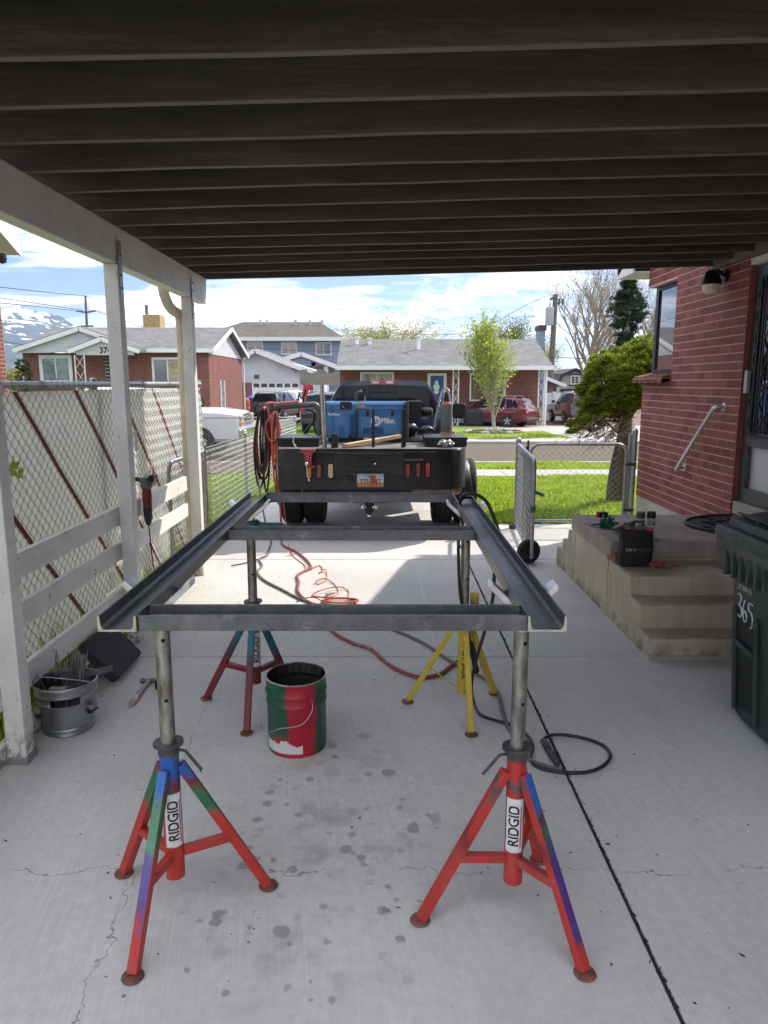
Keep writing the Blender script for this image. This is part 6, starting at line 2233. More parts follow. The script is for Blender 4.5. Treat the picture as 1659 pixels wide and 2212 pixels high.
MB().box(-0.9, 0.75, 8.95, 9.12, 0.33, 0.47).build('axle', M_FRAMEB, tr, bevel=0.03)


def wheel(x0, x1, y, r, parent, rim=True, ground=0.0):
    c = Vector(((x0 + x1) / 2, y, ground + r))
    w = (x1 - x0) / 2
    R = Matrix.Rotation(PI / 2, 3, 'Y')
    t = MB().lathe([(r * 0.55, -w), (r * 0.9, -w * 1.0), (r * 0.985, -w * 0.82), (r, -w * 0.7), (r, w * 0.7), (r * 0.985, w * 0.82), (r * 0.9, w), (r * 0.55, w)], c, 36, R, cap=False).build('wheel', M_TREAD, parent, smooth=35)
    MB().lathe([(0.0001, 0), (r * 0.12, 0.0), (r * 0.2, -w * 0.3), (r * 0.5, -w * 0.2), (r * 0.57, 0.02)], c + Vector((w * 0.7, 0, 0)), 24, R).build('rim', M_CHR if rim else M_FRAMEB, t, smooth=40)
    return t


for x0, x1 in ((-1.27, -1.02), (-0.99, -0.74), (0.605, 0.855), (0.885, 1.135)):
    wheel(x0, x1, 9.05, 0.41, tr, ground=gz(9.05))
for x0, x1 in ((-0.95, -0.68), (0.68, 0.95)):
    wheel(x0, x1, 13.0, 0.41, tr, ground=gz(13))
# rounded fender over the right rear wheels
b = MB()
vs, fs = [], []
for i in range(13):
    a = PI * i / 12
    for x_ in (0.86, 1.13, 1.16):
        vs.append((x_ - 0.09, 9.05 - 0.45 * math.cos(a), 0.36 + 0.46 * math.sin(a) - (0.03 if x_ > 1.15 else 0)))
for i in range(12):
    for j in range(2):
        fs.append((3 * i + j, 3 * i + j + 1, 3 * i + 4 + j, 3 * i + 3 + j))
b.add(vs, fs).build('fender', M_TBLK, tr, smooth=50, solid=0.01)
# tool boxes
q0, q1 = D(597, 946, 8.33), D(688, 973, 8.33)
for nm, xa, xb, zt in (('tool_box', q0.x + 0.01, q1.x, q0.z), ('tool_box', D(918, 940, 8.4).x, D(1008, 940, 8.4).x, D(960, 944, 8.4).z)):
    tb = MB().box(xa, xb, 8.36, 8.95, tz1 + 0.002, zt - 0.012).build(nm, M_TBLK, tr, bevel=0.005)
    MB().box(xa - 0.008, xb + 0.008, 8.35, 8.96, zt - 0.035, zt).build('lid', M_TBLK, tb, bevel=0.006)
    MB().box(xb + 0.0, xb + 0.012, 8.5, 8.56, zt - 0.07, zt - 0.03).build('hasp', M_CHR, tb)
q0 = Z3(690, 1200, 8.22)
MB().tube(bez([(q0.x - 0.01, 8.22, tz1 + 0.12), (q0.x - 0.012, 8.22, tz1 + 0.06), (q0.x + 0.02, 8.2, tz1)], 4), 0.009, 8).build('lever', M_CHR, tr, smooth=50)
# pole with scalloped rest plate
p0, p1 = Z3(1190, 1260, 8.22), Z3(1140, 90, 8.22)
MB().tube([(p0.x, 8.24, tz1), (p1.x, 8.24, p1.z)], 0.026, 16).build('rest_pole', M_GALV, tr, smooth=40)
pl0, pl1 = zoomed(580, 780, 5.925)(905, 945, 8.24), zoomed(580, 780, 5.925)(1470, 715, 8.24)
W_ = pl1.x - pl0.x
Hh = pl1.z - pl0.z
pts = [(0, 0), (W_, 0), (W_, Hh * 0.95)]
for i in range(7):
    a = PI * i / 6
    pts.append((W_ * 0.75 + W_ * 0.13 * math.cos(a) + W_ * 0.03, Hh * 0.95 - Hh * 0.22 * math.sin(a)))
pts += [(W_ * 0.57, Hh * 0.98), (W_ * 0.48, Hh * 1.0), ]
for i in range(7):
    a = PI * i / 6
    pts.append((W_ * 0.31 + W_ * 0.13 * math.cos(a), Hh * 0.97 - Hh * 0.24 * math.sin(a)))
pts += [(W_ * 0.10, Hh * 0.96), (0, Hh * 0.95)]
MB().prism(pts, (pl0.x, 8.215, pl0.z), (1, 0, 0), (0, 0, 1), (0, 0.01, 0)).build('rest_plate', simple('raw_plate_steel', (0.40, 0.39, 0.37), 0.45, 0.6, var=0.18, scale=6), tr)
# stub post, small post, stakes
q0, q1 = Z4(222, 640, 8.22), Z4(300, 845, 8.22)
MB().box(q0.x, q1.x, 8.2, 8.3, tz1, q0.z).build('stake_post', M_TBLK, tr, bevel=0.005)
q0 = Z4(437, 660, 8.5)
MB().cyl((q0.x, 8.5, tz1), (q0.x, 8.5, q0.z), 0.012, n=10).box(q0.x - 0.022, q0.x + 0.022, 8.48, 8.52, q0.z - 0.02, q0.z + 0.012).build('stake_pin', M_TBLK, tr)
for x_, yt, Y in ((510, 372, 8.55), (697, 365, 8.30), (1030, 362, 8.26), (1050, 362, 8.34)):
    q = Z4(x_, yt, Y)
    MB().box(q.x - 0.016, q.x + 0.016, Y - 0.012, Y + 0.012, tz1, q.z).build('stake', M_TBLK, tr, bevel=0.003)
# cab
CY_ = 10.42
zr = D(829, 822, CY_).z
b = MB()
stations = [(10.42, 0.985, 0.99), (10.50, 1.0, 1.0), (11.6, 1.0, 1.005), (12.25, 1.0, 1.0), (12.75, 1.0, 0.70), (13.0, 1.0, 0.60), (14.3, 0.97, 0.56), (14.45, 0.9, 0.50)]
rings = []
zb_ = 1.36
cxm = 0.0
for i, (y_, ws, hs_) in enumerate(stations):
    top = zr if hs_ > 0.9 else (0.6 + (zr - 0.6) * hs_)
    if hs_ > 0.9:
        half = [(0.95, 0.62), (0.99, 0.9), (0.985, 1.2), (0.845, zb_ + 0.02), (0.665, zr - 0.10), (0.62, zr - 0.035), (0.53, zr - 0.008), (0.0, zr + 0.012)]
    else:
        half = [(0.95, 0.62), (0.99, 0.85), (0.985, 1.05), (0.93, top - 0.06), (0.80, top - 0.02), (0.6, top), (0.4, top + 0.005), (0.0, top + 0.01)]
    half = [(x_ * ws, z) for x_, z in half]
    rings.append([(cxm + x_, y_, z) for x_, z in half] + [(cxm - x_, y_, z) for x_, z in half[::-1][1:]])
loft(rings, b=b).build('cab', M_NAVYP, tr, smooth=30)
gl = [Z4(x_, y_, CY_ - 0.012) for x_, y_ in ((225, 292), (262, 205), (300, 125), (335, 106), (560, 96), (660, 92), (945, 94), (1270, 104), (1310, 125), (1350, 190), (1395, 290))]
b = MB().prism([(p.x, p.z) for p in gl] + [(gl[-1].x + 0.02, 1.30), (gl[0].x - 0.02, 1.30)], (0, CY_ - 0.014, 0), (1, 0, 0), (0, 0, 1), (0, 0.016, 0))
rg = b.build('rear_window', M_CARGLASS, tr)
q0, q1 = Z4(655, 92, CY_), Z4(945, 270, CY_)
for xa in (q0.x, q1.x):
    MB().box(xa - 0.006, xa + 0.006, CY_ - 0.019, CY_ - 0.013, 1.30, q0.z - 0.008).build('slider_bar', M_IRON, rg)
MB().box(q0.x + 0.006, q1.x - 0.006, CY_ - 0.019, CY_ - 0.013, q0.z - 0.11, q0.z - 0.095).build('slider_bar', M_IRON, rg)
q0, q1 = Z4(655, 36, CY_), Z4(948, 86, CY_)
bl_ = MB().prism(rbox(q1.x - q0.x, q0.z - q1.z, 0.02, 3), ((q0.x + q1.x) / 2, CY_ - 0.03, (q0.z + q1.z) / 2), (1, 0, 0), (0, 0, 1), (0, 0.05, 0)).build('high_brake_light', M_REDLENS, tr, bevel=0.006)
for x_ in (725, 880):
    q = Z4(x_, 62, CY_)
    MB().prism(rbox(0.10, 0.035, 0.012, 3), (q.x, CY_ - 0.034, q.z), (1, 0, 0), (0, 0, 1), (0, 0.01, 0)).build('cargo_lamp', simple('clear_cargo_lens', (0.6, 0.55, 0.55), 0.2, coat=1.0), bl_)
q = Z4(805, 15, 10.9)
MB().sphere((q.x, 10.9, zr + 0.02), 0.035, 8, (1, 1, 0.6)).build('antenna', M_IRON, tr, smooth=60)
q0, q1 = Z5(1400, 245, 11.9), Z5(1475, 325, 11.9)
MB().prism(rbox(0.22, 0.25, 0.05, 4), ((q0.x + q1.x) / 2, 11.85, (q0.z + q1.z) / 2), (1, 0, 0), (0, 0, 1), (0, 0.10, 0)).bar((0.98, 11.95, (q0.z + q1.z) / 2), ((q0.x + q1.x) / 2, 11.95, (q0.z + q1.z) / 2), 0.03, 0.04).build('mirror', M_IRON, tr, bevel=0.015)
# headache rack and gear behind the cab
MB().box(-0.98, 0.92, 10.27, 10.33, 1.02, 1.12).build('bulkhead', M_TBLK, tr)
q0, q1 = Z4(1085, 272, 9.35), Z4(1238, 500, 9.35)
MB().box(q0.x, q1.x, 9.3, 9.55, q1.z, q0.z).build('hose_box', M_TBLK, tr, bevel=0.008)
q0, q1 = Z4(1240, 400, 9.35), Z4(1370, 400, 9.35)
MB().tube([(q0.x, 9.4, q0.z), (q0.x + 0.02, 9.4, q0.z), (q1.x - 0.02, 9.4, q0.z), (q1.x, 9.4, q0.z)], [0.045, 0.06, 0.06, 0.035], 14).build('reel_motor', M_TBLK, tr, smooth=40)
q0 = Z4(1160, 600, 9.2)
MB().lathe([(0.0001, 0.07), (0.05, 0.06), (0.09, 0.02), (0.105, -0.05), (0.105, -0.12)], (q0.x - 0.02, 9.25, q0.z), 22, Matrix.Rotation(PI / 2, 3, 'Y')).build('exhaust_dome', simple('dark_metal_dome', (0.035, 0.035, 0.036), 0.35, 0.7), tr, smooth=40)
q0, q1 = Z4(1225, 600, 9.2), Z4(1365, 600, 9.2)
MB().tube([(q0.x - 0.03, 9.25, q0.z), (q0.x + 0.03, 9.25, q0.z), (q1.x - 0.04, 9.25, q0.z), (q1.x, 9.25, q0.z)], [0.02, 0.05, 0.055, 0.03], 14).build('small_tank', simple('dark_green_enamel', (0.012, 0.03, 0.025), 0.35), tr, smooth=40)
q0, q1 = Z4(1080, 720, 9.0), Z4(1270, 760, 9.0)
MB().box(q0.x, q1.x, 8.98, 9.9, 1.03, q0.z).build('tray', M_TBLK, tr)
q0 = Z4(1080, 280, 9.05)
MB().tube([(q0.x, 9.0, 1.04), (q0.x, 9.0, q0.z)], 0.016, 8).build('chain_guard', M_DARKST, tr)
# bench vise on the rear edge
V_ = thing('bench_vise', 'red bench vise bolted to the rear edge of the truck bed', 'vise', (Z3(900, 1300, TY).x, TY - 0.03, tz1 - 0.1))
M_VRED = simple('faded_red_enamel', (0.36, 0.05, 0.06), 0.5, var=0.2, scale=25)


def v2(x_, y_):
    p = Z3(x_, y_, TY - 0.06)
    return (p.x, p.z)


b = MB().prism([v2(*p) for p in ((782, 1218), (1035, 1218), (1035, 1262), (985, 1290), (975, 1330), (975, 1500), (1040, 1500), (1040, 1530), (970, 1540), (940, 1530), (870, 1520), (860, 1310), (835, 1285), (785, 1262))], (0, TY - 0.10, 0), (1, 0, 0), (0, 0, 1), (0, 0.09, 0))
b.build('jaw_body', M_VRED, V_, bevel=0.005)
a0, a1 = Z3(888, 1470, TY - 0.13), Z3(930, 1745, TY - 0.13)
MB().tube([a0, a1], [0.010, 0.008], 8).sphere(a0, 0.022, 6).sphere(a1, 0.014, 6).build('screw_handle', M_CHR, V_, smooth=50)

# ---------------------------------------------------------------- engine-driven welder on the bed
WY = 9.0
w0, w1 = Z4(165, 283, WY), Z4(1035, 692, WY)
wd_ = thing('welding_generator', 'blue engine-driven welding generator on the truck bed', 'welder', ((w0.x + w1.x) / 2, 9.25, tz1))
M_WBLUE = simple('welder_blue_enamel', (0.014, 0.125, 0.34), 0.3, 0.1, var=0.14, scale=3, coat=0.5)
M_PWHITE = simple('white_decal', (0.78, 0.79, 0.80), 0.4, var=0.03)
b = MB()
zt, zb = w0.z, w1.z
r = 0.05
prof = [(WY, zb), (WY, zt - r)] + [(WY + r - r * math.cos(PI / 2 * i / 5), zt - r + r * math.sin(PI / 2 * i / 5)) for i in range(1, 6)] + [(9.58, zt), (9.62, zt - 0.04), (9.62, zb)]
b.prism(prof, (w0.x, 0, 0), (0, 1, 0), (0, 0, 1), (w1.x - w0.x, 0, 0))
wb_ = b.build('case', M_WBLUE, wd_, bevel=0.006)
MB().box(w0.x - 0.004, w1.x + 0.004, WY - 0.003, WY + 0.001, zt - 0.098, zt - 0.092).build('lid_seam', M_NAVY, wb_)
MB().box(w0.x + 0.02, w1.x + 0.10, WY + 0.02, 9.60, tz1 + 0.003, zb - 0.001).build('base', M_TBLK, wd_, bevel=0.006)
MB().prism([(p, q) for p, q in prof], (w0.x - 0.028, 0, 0), (0, 1, 0), (0, 0, 1), (0.026, 0, 0)).build('end_panel', M_TBLK, wd_)
MB().prism([(p, q) for p, q in prof], (w1.x + 0.002, 0, 0), (0, 1, 0), (0, 0, 1), (0.045, 0, 0)).build('end_panel', M_TBLK, wd_)
for x0_, x1_, y0_, y1_, nn in ((437, 498, 412, 682, 24), (583, 812, 562, 640, 7)):
    for i in range(nn):
        f = (i + 0.5) / nn
        a0, a1 = Z4(x0_, y0_ + (y1_ - y0_) * f, WY), Z4(x1_, y0_ + (y1_ - y0_) * f, WY)
        MB().add([(a0.x, WY - 0.0, a0.z + 0.004), (a1.x, WY - 0.0, a0.z + 0.004), (a1.x, WY - 0.008, a0.z - 0.002), (a0.x, WY - 0.008, a0.z - 0.002)], [(0, 1, 2, 3)]).build('louvre', M_WBLUE, wb_)
        MB().box(a0.x, a1.x, WY - 0.0012, WY + 0.0002, a0.z - 0.0045, a0.z - 0.002).build('louvre_slot', M_INK, wb_)
for x_, y_ in ((634, 415), (913, 415)):
    q = Z4(x_, y_, WY)
    MB().prism(rbox(0.038, 0.066, 0.008, 3), (q.x, WY - 0.004, q.z), (1, 0, 0), (0, 0, 1), (0, 0.006, 0)).box(q.x - 0.008, q.x + 0.008, WY - 0.009, WY - 0.003, q.z - 0.022, q.z + 0.022).build('latch', M_INK, wb_)
q = Z4(390, 325, WY)
lift = MB().prism(rbox(0.15, 0.095, 0.02, 4), (q.x, WY - 0.006, q.z), (1, 0, 0), (0, 0, 1), (0, 0.03, 0)).build('lift_recess', M_INK, wb_, bevel=0.006)
MB().tube(bez([(q.x - 0.03, WY - 0.01, q.z + 0.03), (q.x - 0.04, WY - 0.02, q.z - 0.005), (q.x - 0.01, WY - 0.025, q.z - 0.03), (q.x + 0.03, WY - 0.01, q.z - 0.01)], 5), 0.005, 6).build('lift_ring', M_CHR, lift)
q = Z4(570, 318, WY)
MB().box(q.x - 0.032, q.x + 0.04, WY - 0.0045, WY + 0.0, q.z - 0.035, q.z + 0.03).build('warning_sticker', simple('warning_sticker', (0.35, 0.28, 0.22), 0.5, var=0.8, scale=70), wb_)
MB().box(q.x - 0.058, q.x - 0.034, WY - 0.0045, WY + 0.0, q.z - 0.035, q.z + 0.03).build('warning_sticker', simple('green_sticker', (0.12, 0.4, 0.30), 0.5, var=0.4, scale=70), wb_)
q = Z4(725, 497, WY)
rr = Z4(780, 497, WY).x - q.x
disc = MB().lathe([(0.0001, 0.002), (rr, 0.002), (rr, 0.0)], (q.x, WY, q.z), 36, Matrix.Rotation(PI / 2, 3, 'X')).build('logo_disc', M_PWHITE, wb_)
for k_, off in enumerate((-0.38, 0.02, 0.42)):
    cx_ = q.x + off * rr
    hgt = rr * (0.55 if off != 0.02 else 0.72)
    MB().add([(cx_ - rr * 0.26, WY - 0.0032, q.z - hgt), (cx_ - rr * 0.02, WY - 0.0032, q.z - hgt), (cx_ + rr * 0.28, WY - 0.0032, q.z + hgt * 0.6), (cx_ + rr * 0.04, WY - 0.0032, q.z + hgt * 0.6)], [(0, 1, 2, 3)]).build('logo_bar', M_WBLUE, disc)
q = Z4(866, 497, WY)
lettering('Miller.', 0.088, M_PWHITE, wb_, (q.x, WY, q.z), (1, 0, 0), (0, 0, 1), bold=0.0022, off=0.002, sx=0.80)
q = Z4(252, 422, WY)
lettering('Trailblazer', 0.042, M_PWHITE, wb_, (q.x, WY, q.z), (1, 0, 0), (0, 0, 1), bold=0.0008, off=0.002, shear=0.25, sx=0.86)
q = Z4(510, 220, 9.3)
MB().tube(bez([(q.x - 0.01, 9.35, zt - 0.02), (q.x - 0.012, 9.35, zt + 0.07), (q.x + 0.01, 9.35, zt + 0.10), (q.x + 0.06, 9.33, zt + 0.13)], 5), 0.017, 10).build('exhaust_pipe', M_DARKST, wd_, smooth=50)
q = Z4(604, 250, 9.1)
MB().tube([(q.x, 9.1, zt - 0.02), (q.x, 9.1, zt + 0.065)], 0.006, 6).build('lift_eye', M_GALV, wd_)

# ---------------------------------------------------------------- gas cylinder with chain
gy = 9.15
g0, g1 = Z4(1458, 300, gy), Z4(1590, 300, gy)
gx, grr = (g0.x + g1.x) / 2, (g1.x - g0.x) / 2
gztop = g0.z
gc = thing('gas_cylinder', 'grey gas cylinder with black valve guard strapped upright on the truck', 'gas cylinder', (gx, gy, tz1))
MB().lathe([(grr * 0.95, tz1 + 0.003), (grr, tz1 + 0.02), (grr, gztop - 0.04), (grr * 0.95, gztop - 0.015)], (gx, gy, 0), 26).build('bottle', simple('grey_cylinder_paint', (0.15, 0.16, 0.165), 0.4, var=0.12, scale=8), gc, smooth=40)
MB().lathe([(grr * 0.955, gztop - 0.0148), (grr * 0.8, gztop + 0.01), (grr * 0.5, gztop + 0.025)], (gx, gy, 0), 26).build('shoulder', simple('red_band', (0.35, 0.06, 0.07), 0.5), gc, smooth=40)
MB().lathe([(grr * 0.52, gztop + 0.02), (grr * 0.56, gztop + 0.05), (grr * 0.5, gztop + 0.12), (grr * 0.25, gztop + 0.15), (0.0001, gztop + 0.155)], (gx, gy, 0), 18).build('valve_guard', M_INK, gc, smooth=40)
MB().lathe([(grr + 0.002, 1.10), (grr + 0.004, 1.105), (grr + 0.004, 1.135), (grr + 0.002, 1.14)], (gx, gy, 0), 26).box(gx + grr * 0.5, gx + grr * 1.35, gy - 0.06, gy - 0.04, 1.09, 1.15).build('strap', simple('orange_strap', (0.55, 0.27, 0.03), 0.6, var=0.3, scale=30), gc)


def chain(name, label, pts, link=0.03, r=0.004, cat='chain', mat=None):
    """links strung along a path, each link a ring turned a quarter from the last"""
    P_ = bez(pts, 10)
    t = thing(name, label, cat, P_[0])
    acc, last, k_ = 0.0, P_[0], 0
    for p in P_[1:]:
        d = p - last
        acc += d.length
        if acc >= link * 0.72:
            acc = 0.0
            T = d.normalized()
            up = T.orthogonal().normalized()
            if k_ % 2:
                up = T.cross(up)
            ring = []
            for i in range(8):
                a = 2 * PI * i / 8
                ring.append(p + T * (link * 0.5 * math.cos(a)) + up * (link * 0.32 * math.sin(a)))
            MB().tube(ring, r, 5, closed=True).build('link', mat or M_GALV, t, smooth=60)
            k_ += 1
        last = p
    return t


ctop = Vector((gx, gy, gztop + 0.15))
chain('steel_chain', 'steel chain draped over the gas cylinder valve guard', [Z4(1380, 605, 8.98), Z4(1395, 500, 8.98), Z4(1420, 380, 9.0), Z4(1445, 280, 9.02), Z4(1460, 210, 9.05), Z4(1480, 150, 9.07), Z4(1505, 130, 9.08), Z4(1540, 150, 9.08), Z4(1550, 200, 9.07), Z4(1562, 260, 9.06), Z4(1565, 300, 9.06)], 0.042, 0.0055)
cp_ = []
r5 = random.Random(5)
for i in range(16):
    cp_.append(Z4(1425 + r5.uniform(0, 170), 800 + r5.uniform(-30, 25) + (i % 3) * 4, 8.3 + r5.uniform(-0.08, 0.03)))
cp_ = [Vector((p.x, p.y, tz1 + 0.014 + abs(r5.gauss(0.03, 0.025)))) for p in cp_]
chain('chain_pile', 'small heap of bright chain in front of the right tool box', cp_, 0.036, 0.006, mat=M_VHEAD)
# timber lying on the deck
a0, a1 = Z4(370, 825, 8.25), Z4(1010, 725, 8.85)
pk = MB().bar((a0.x + 0.01, 8.22, tz1 + 0.025), (a1.x, 8.95, tz1 + 0.085), 0.09, 0.042)
m = simple('sawn_pine', (0.50, 0.36, 0.20), 0.8, var=0.25, scale=12, bump=0.4, bscale=50, dirt=(0.25, 0.16, 0.09), dirt_amt=0.5, dscale=30)
tag(pk.build('timber_offcut', m, bevel=0.004), 'rough pine board lying across the truck deck', 'board')
MB().box(-0.25, -0.17, 8.85, 9.0, tz1 + 0.004, tz1 + 0.06).build('wood_block', m, tr, bevel=0.004)
# boom with hooks carrying the coiled leads
bm0, bm1 = Z1(470, 660, 9.05), Z1(1180, 612, 9.05)
bd = Z1(1245, 1100, 9.05)
pts = [bm0, bm1 + Vector((-0.12, 0, 0.002)), bm1, Vector((bd.x - 0.01, 9.05, bm1.z - 0.07)), Vector((bd.x, 9.05, 1.03))]
pp = [pts[0], pts[1]] + bez([pts[1], pts[2], pts[3]], 6)[1:] + [pts[4]]
boom = MB().tube(pp, 0.036, 14).build('lead_boom', simple('worn_grey_boom', (0.12, 0.12, 0.118), 0.5, 0.5, var=0.25, scale=12), tr, smooth=40)
hk = [((470, 660), (440, 600), (400, 560), (350, 590)), ((480, 690), (400, 700), (300, 680), (240, 620)), ((560, 640), (575, 690), (560, 730), (540, 740)), ((300, 720), (220, 770), (170, 700), (155, 630))]
for h in hk:
    MB().tube(bez([Z1(x_, y_, 9.03) for x_, y_ in h], 5), 0.012, 8).build('hook', M_IRON, boom, smooth=50)
for i, x_ in enumerate((650, 895, 980)):
    q = Z1(x_, 590, 9.05)
    MB().tube(bez([Vector((q.x, 9.05, bm1.z + 0.02)), Vector((q.x, 9.02, bm1.z + 0.10)), Vector((q.x + 0.02, 8.98, bm1.z + 0.13)), Vector((q.x + 0.04, 8.95, bm1.z + 0.10 + 0.1 * (i == 2)))], 4), 0.010, 6).build('hook', M_IRON, boom, smooth=50)


def coil(name, label, top, loops, mat, r, y, seed, extra=None):
    rr_ = random.Random(seed)
    t = thing(name, label, 'coiled lead', Z1(*top, y))
    for (xl, xr, yb_) in loops:
        c = []
        yy = y + rr_.uniform(-0.05, 0.05)
        xm = (xl + xr) / 2 + rr_.uniform(-8, 8)
        yt_ = top[1] + rr_.uniform(-10, 15)
        for (x_, y_) in ((top[0] + rr_.uniform(-15, 15), yt_), (xl * 0.55 + top[0] * 0.45, yt_ + 90), (xl, yt_ + (yb_ - yt_) * 0.45), (xl + (xm - xl) * 0.35, yt_ + (yb_ - yt_) * 0.85), (xm, yb_), (xr - (xr - xm) * 0.3, yt_ + (yb_ - yt_) * 0.86), (xr, yt_ + (yb_ - yt_) * 0.5), (xr * 0.5 + top[0] * 0.5, yt_ + 90)):
            c.append(Z1(x_, y_, yy + rr_.uniform(-0.02, 0.02)))
        MB().tube(bez(c, 6, closed=True), r, 7, closed=True).build('loop', mat, t, smooth=60)
    return t


coil('hanging_lead', 'black leads hanging in long loops from the truck boom', (300, 690), [(140, 330, 2010), (160, 360, 1860), (240, 350, 1760), (250, 330, 1600), (290, 400, 2080)], M_BLKLEAD, 0.012, 9.0, 1)
coil('hanging_lead', 'dark red leads hanging beside the black loops on the boom', (330, 600), [(165, 420, 1880), (190, 390, 1780)], simple('dark_red_lead', (0.16, 0.03, 0.035), 0.5, var=0.3), 0.012, 8.98, 2)
coil('hanging_hose', 'tight bundle of faded red hose loops hanging from the boom hook', (500, 735), [(340, 560, 1230), (430, 570, 1350), (450, 560, 1420), (440, 545, 1560), (470, 575, 1300), (480, 555, 1480), (440, 520, 1700)], simple('faded_red_hose', (0.42, 0.10, 0.10), 0.55, var=0.25, scale=14), 0.0125, 8.95, 3)
hp_ = [Z1(x_, y_, 9.0) for x_, y_ in ((350, 620), (375, 590), (440, 580), (540, 590), (660, 575), (760, 570), (860, 560), (890, 580))]
lead('hose_run', 'pink red hose laid along the top of the boom', 'hose', hp_, 0.017, simple('pink_red_hose', (0.5, 0.15, 0.13), 0.55, var=0.25, scale=14))
hp_ = [Z1(x_, y_, 8.92) for x_, y_ in ((370, 640), (390, 760), (430, 950), (445, 1200), (470, 1500), (470, 1750), (500, 2000), (520, 2250))]
lead('orange_hose', 'orange hose dropping straight down past the left tool box', 'hose', hp_, 0.010, M_ORANGE)
hp_ = [Z1(x_, y_, 8.92) for x_, y_ in ((545, 800), (530, 1100), (505, 1500), (515, 1800), (540, 2100), (555, 2300))]
lead('red_hose', 'red hose dropping beside the truck bed corner', 'hose', hp_, 0.012, M_REDLEAD)
for k_, (x0_, x1_) in enumerate(((1150, 985), (1165, 1020))):
    hp_ = [Z1(x_, y_, 9.1) for x_, y_ in ((x0_ - 140, 680), (x0_ - 10, 730), (x0_, 800), (x0_ - 20, 900), (x1_ + 40, 1020), (x1_, 1110))]
    lead('short_lead', ('upper' if k_ == 0 else 'lower') + ' of the two dark leads curving from the boom to the tool box', 'lead', hp_, 0.012, M_BLKLEAD)
# ---------------------------------------------------------------- houses across the street
ZA = zoomed(0, 650, 2.654)
ZB = zoomed(1000, 650, 3.318)
Z2 = zoomed(500, 650, 2.654)
Z8 = zoomed(580, 780, 5.925)
ZS = zoomed(1280, 840, 8.295)
ZN = zoomed(0, 480, 5.025)


def mat_siding(name, col, h=0.2):
    m, nt, b = new_mat(name)
    p = nt.pos()
    z = nt.sep(p)[2]
    f = nt.math('FRACT', nt.math('DIVIDE', z, h))
    ln = nt.smooth(f, 0.10, 0.0)
    c = nt.ramp(nt.noise(p, 1.2, 4, 0.6), [(0.3, tuple(k * 0.9 for k in col)), (0.7, tuple(min(1, k * 1.05) for k in col))])
    c = nt.mix(nt.math('MULTIPLY', ln, 0.45), c, tuple(k * 0.45 for k in col))
    setp(nt, b, col=c, rough=0.6, spec=0.3, normal=nt.bump(f, 0.4, 0.02))
    return m


M_SIDW = mat_siding('white_lap_siding', (0.52, 0.53, 0.56))
M_SIDB = mat_siding('blue_lap_siding', (0.27, 0.335, 0.42))
M_SIDT = simple('tan_board', (0.46, 0.44, 0.36), 0.8, var=0.1)
M_BRN = simple('dark_brown_trim', (0.05, 0.042, 0.04), 0.7)
M_FGLASS = mat_glass('house_glass', (0.035, 0.045, 0.05), 0.05)
M_CURT = simple('window_curtain', (0.36, 0.33, 0.20), 0.9, var=0.4, scale=5)
GZF = -0.59


def hwindow(parent, a, b_, Y, cols=2, frame=None, rows=1, glass=None, ft=0.07):
    """window in a wall facing the street: a = top left, b_ = bottom right"""
    w = MB().box(a.x, b_.x, Y - 0.03, Y - 0.02, b_.z, a.z).build('window', glass or M_FGLASS, parent)
    fr_ = frame or M_WHITETRIM
    MB().box(a.x - ft, b_.x + ft, Y - 0.07, Y - 0.005, a.z, a.z + ft).build('frame', fr_, w)
    MB().box(a.x - ft, b_.x + ft, Y - 0.09, Y - 0.005, b_.z - ft, b_.z).build('sill', fr_, w)
    for x_ in (a.x - ft, b_.x):
        MB().box(x_, x_ + ft, Y - 0.07, Y - 0.005, b_.z, a.z).build('frame', fr_, w)
    for k_ in range(1, cols):
        xm = a.x + (b_.x - a.x) * k_ / cols
        MB().box(xm - 0.03, xm + 0.03, Y - 0.06, Y - 0.031, b_.z, a.z).build('mullion', fr_, w)
    for k_ in range(1, rows):
        zm = b_.z + (a.z - b_.z) * k_ / rows
        MB().box(a.x, b_.x, Y - 0.055, Y - 0.031, zm - 0.02, zm + 0.02).build('glazing_bar', fr_, w)
    return w


def gable_x(b, x0, x1, ye, ze, yr, zr_, yb, t=0.14):
    """roof with its ridge along x; eaves at ye and yb"""
    vs = []
    for x_ in (x0, x1):
        for y_, z_ in ((ye, ze), (yr, zr_), (yb, ze)):
            vs += [(x_, y_, z_), (x_, y_, z_ + t)]
    return b.add(vs, [(0, 1, 3, 2), (2, 3, 5, 4), (6, 8, 9, 7), (8, 10, 11, 9), (0, 6, 7, 1), (4, 5, 11, 10), (1, 7, 9, 3), (3, 9, 11, 5), (0, 2, 8, 6), (2, 4, 10, 8)])


def gable_y(b, xl, xr, zl, xm, zm, zr2, y0, y1, t=0.12):
    """roof with its ridge running away from the street"""
    vs = []
    for y_ in (y0, y1):
        for x_, z_ in ((xl, zl), (xm, zm), (xr, zr2)):
            vs += [(x_, y_, z_), (x_, y_, z_ + t)]
    return b.add(vs, [(0, 1, 3, 2), (2, 3, 5, 4), (6, 8, 9, 7), (8, 10, 11, 9), (0, 6, 7, 1), (4, 5, 11, 10), (1, 7, 9, 3), (3, 9, 11, 5), (0, 2, 8, 6), (2, 4, 10, 8)])


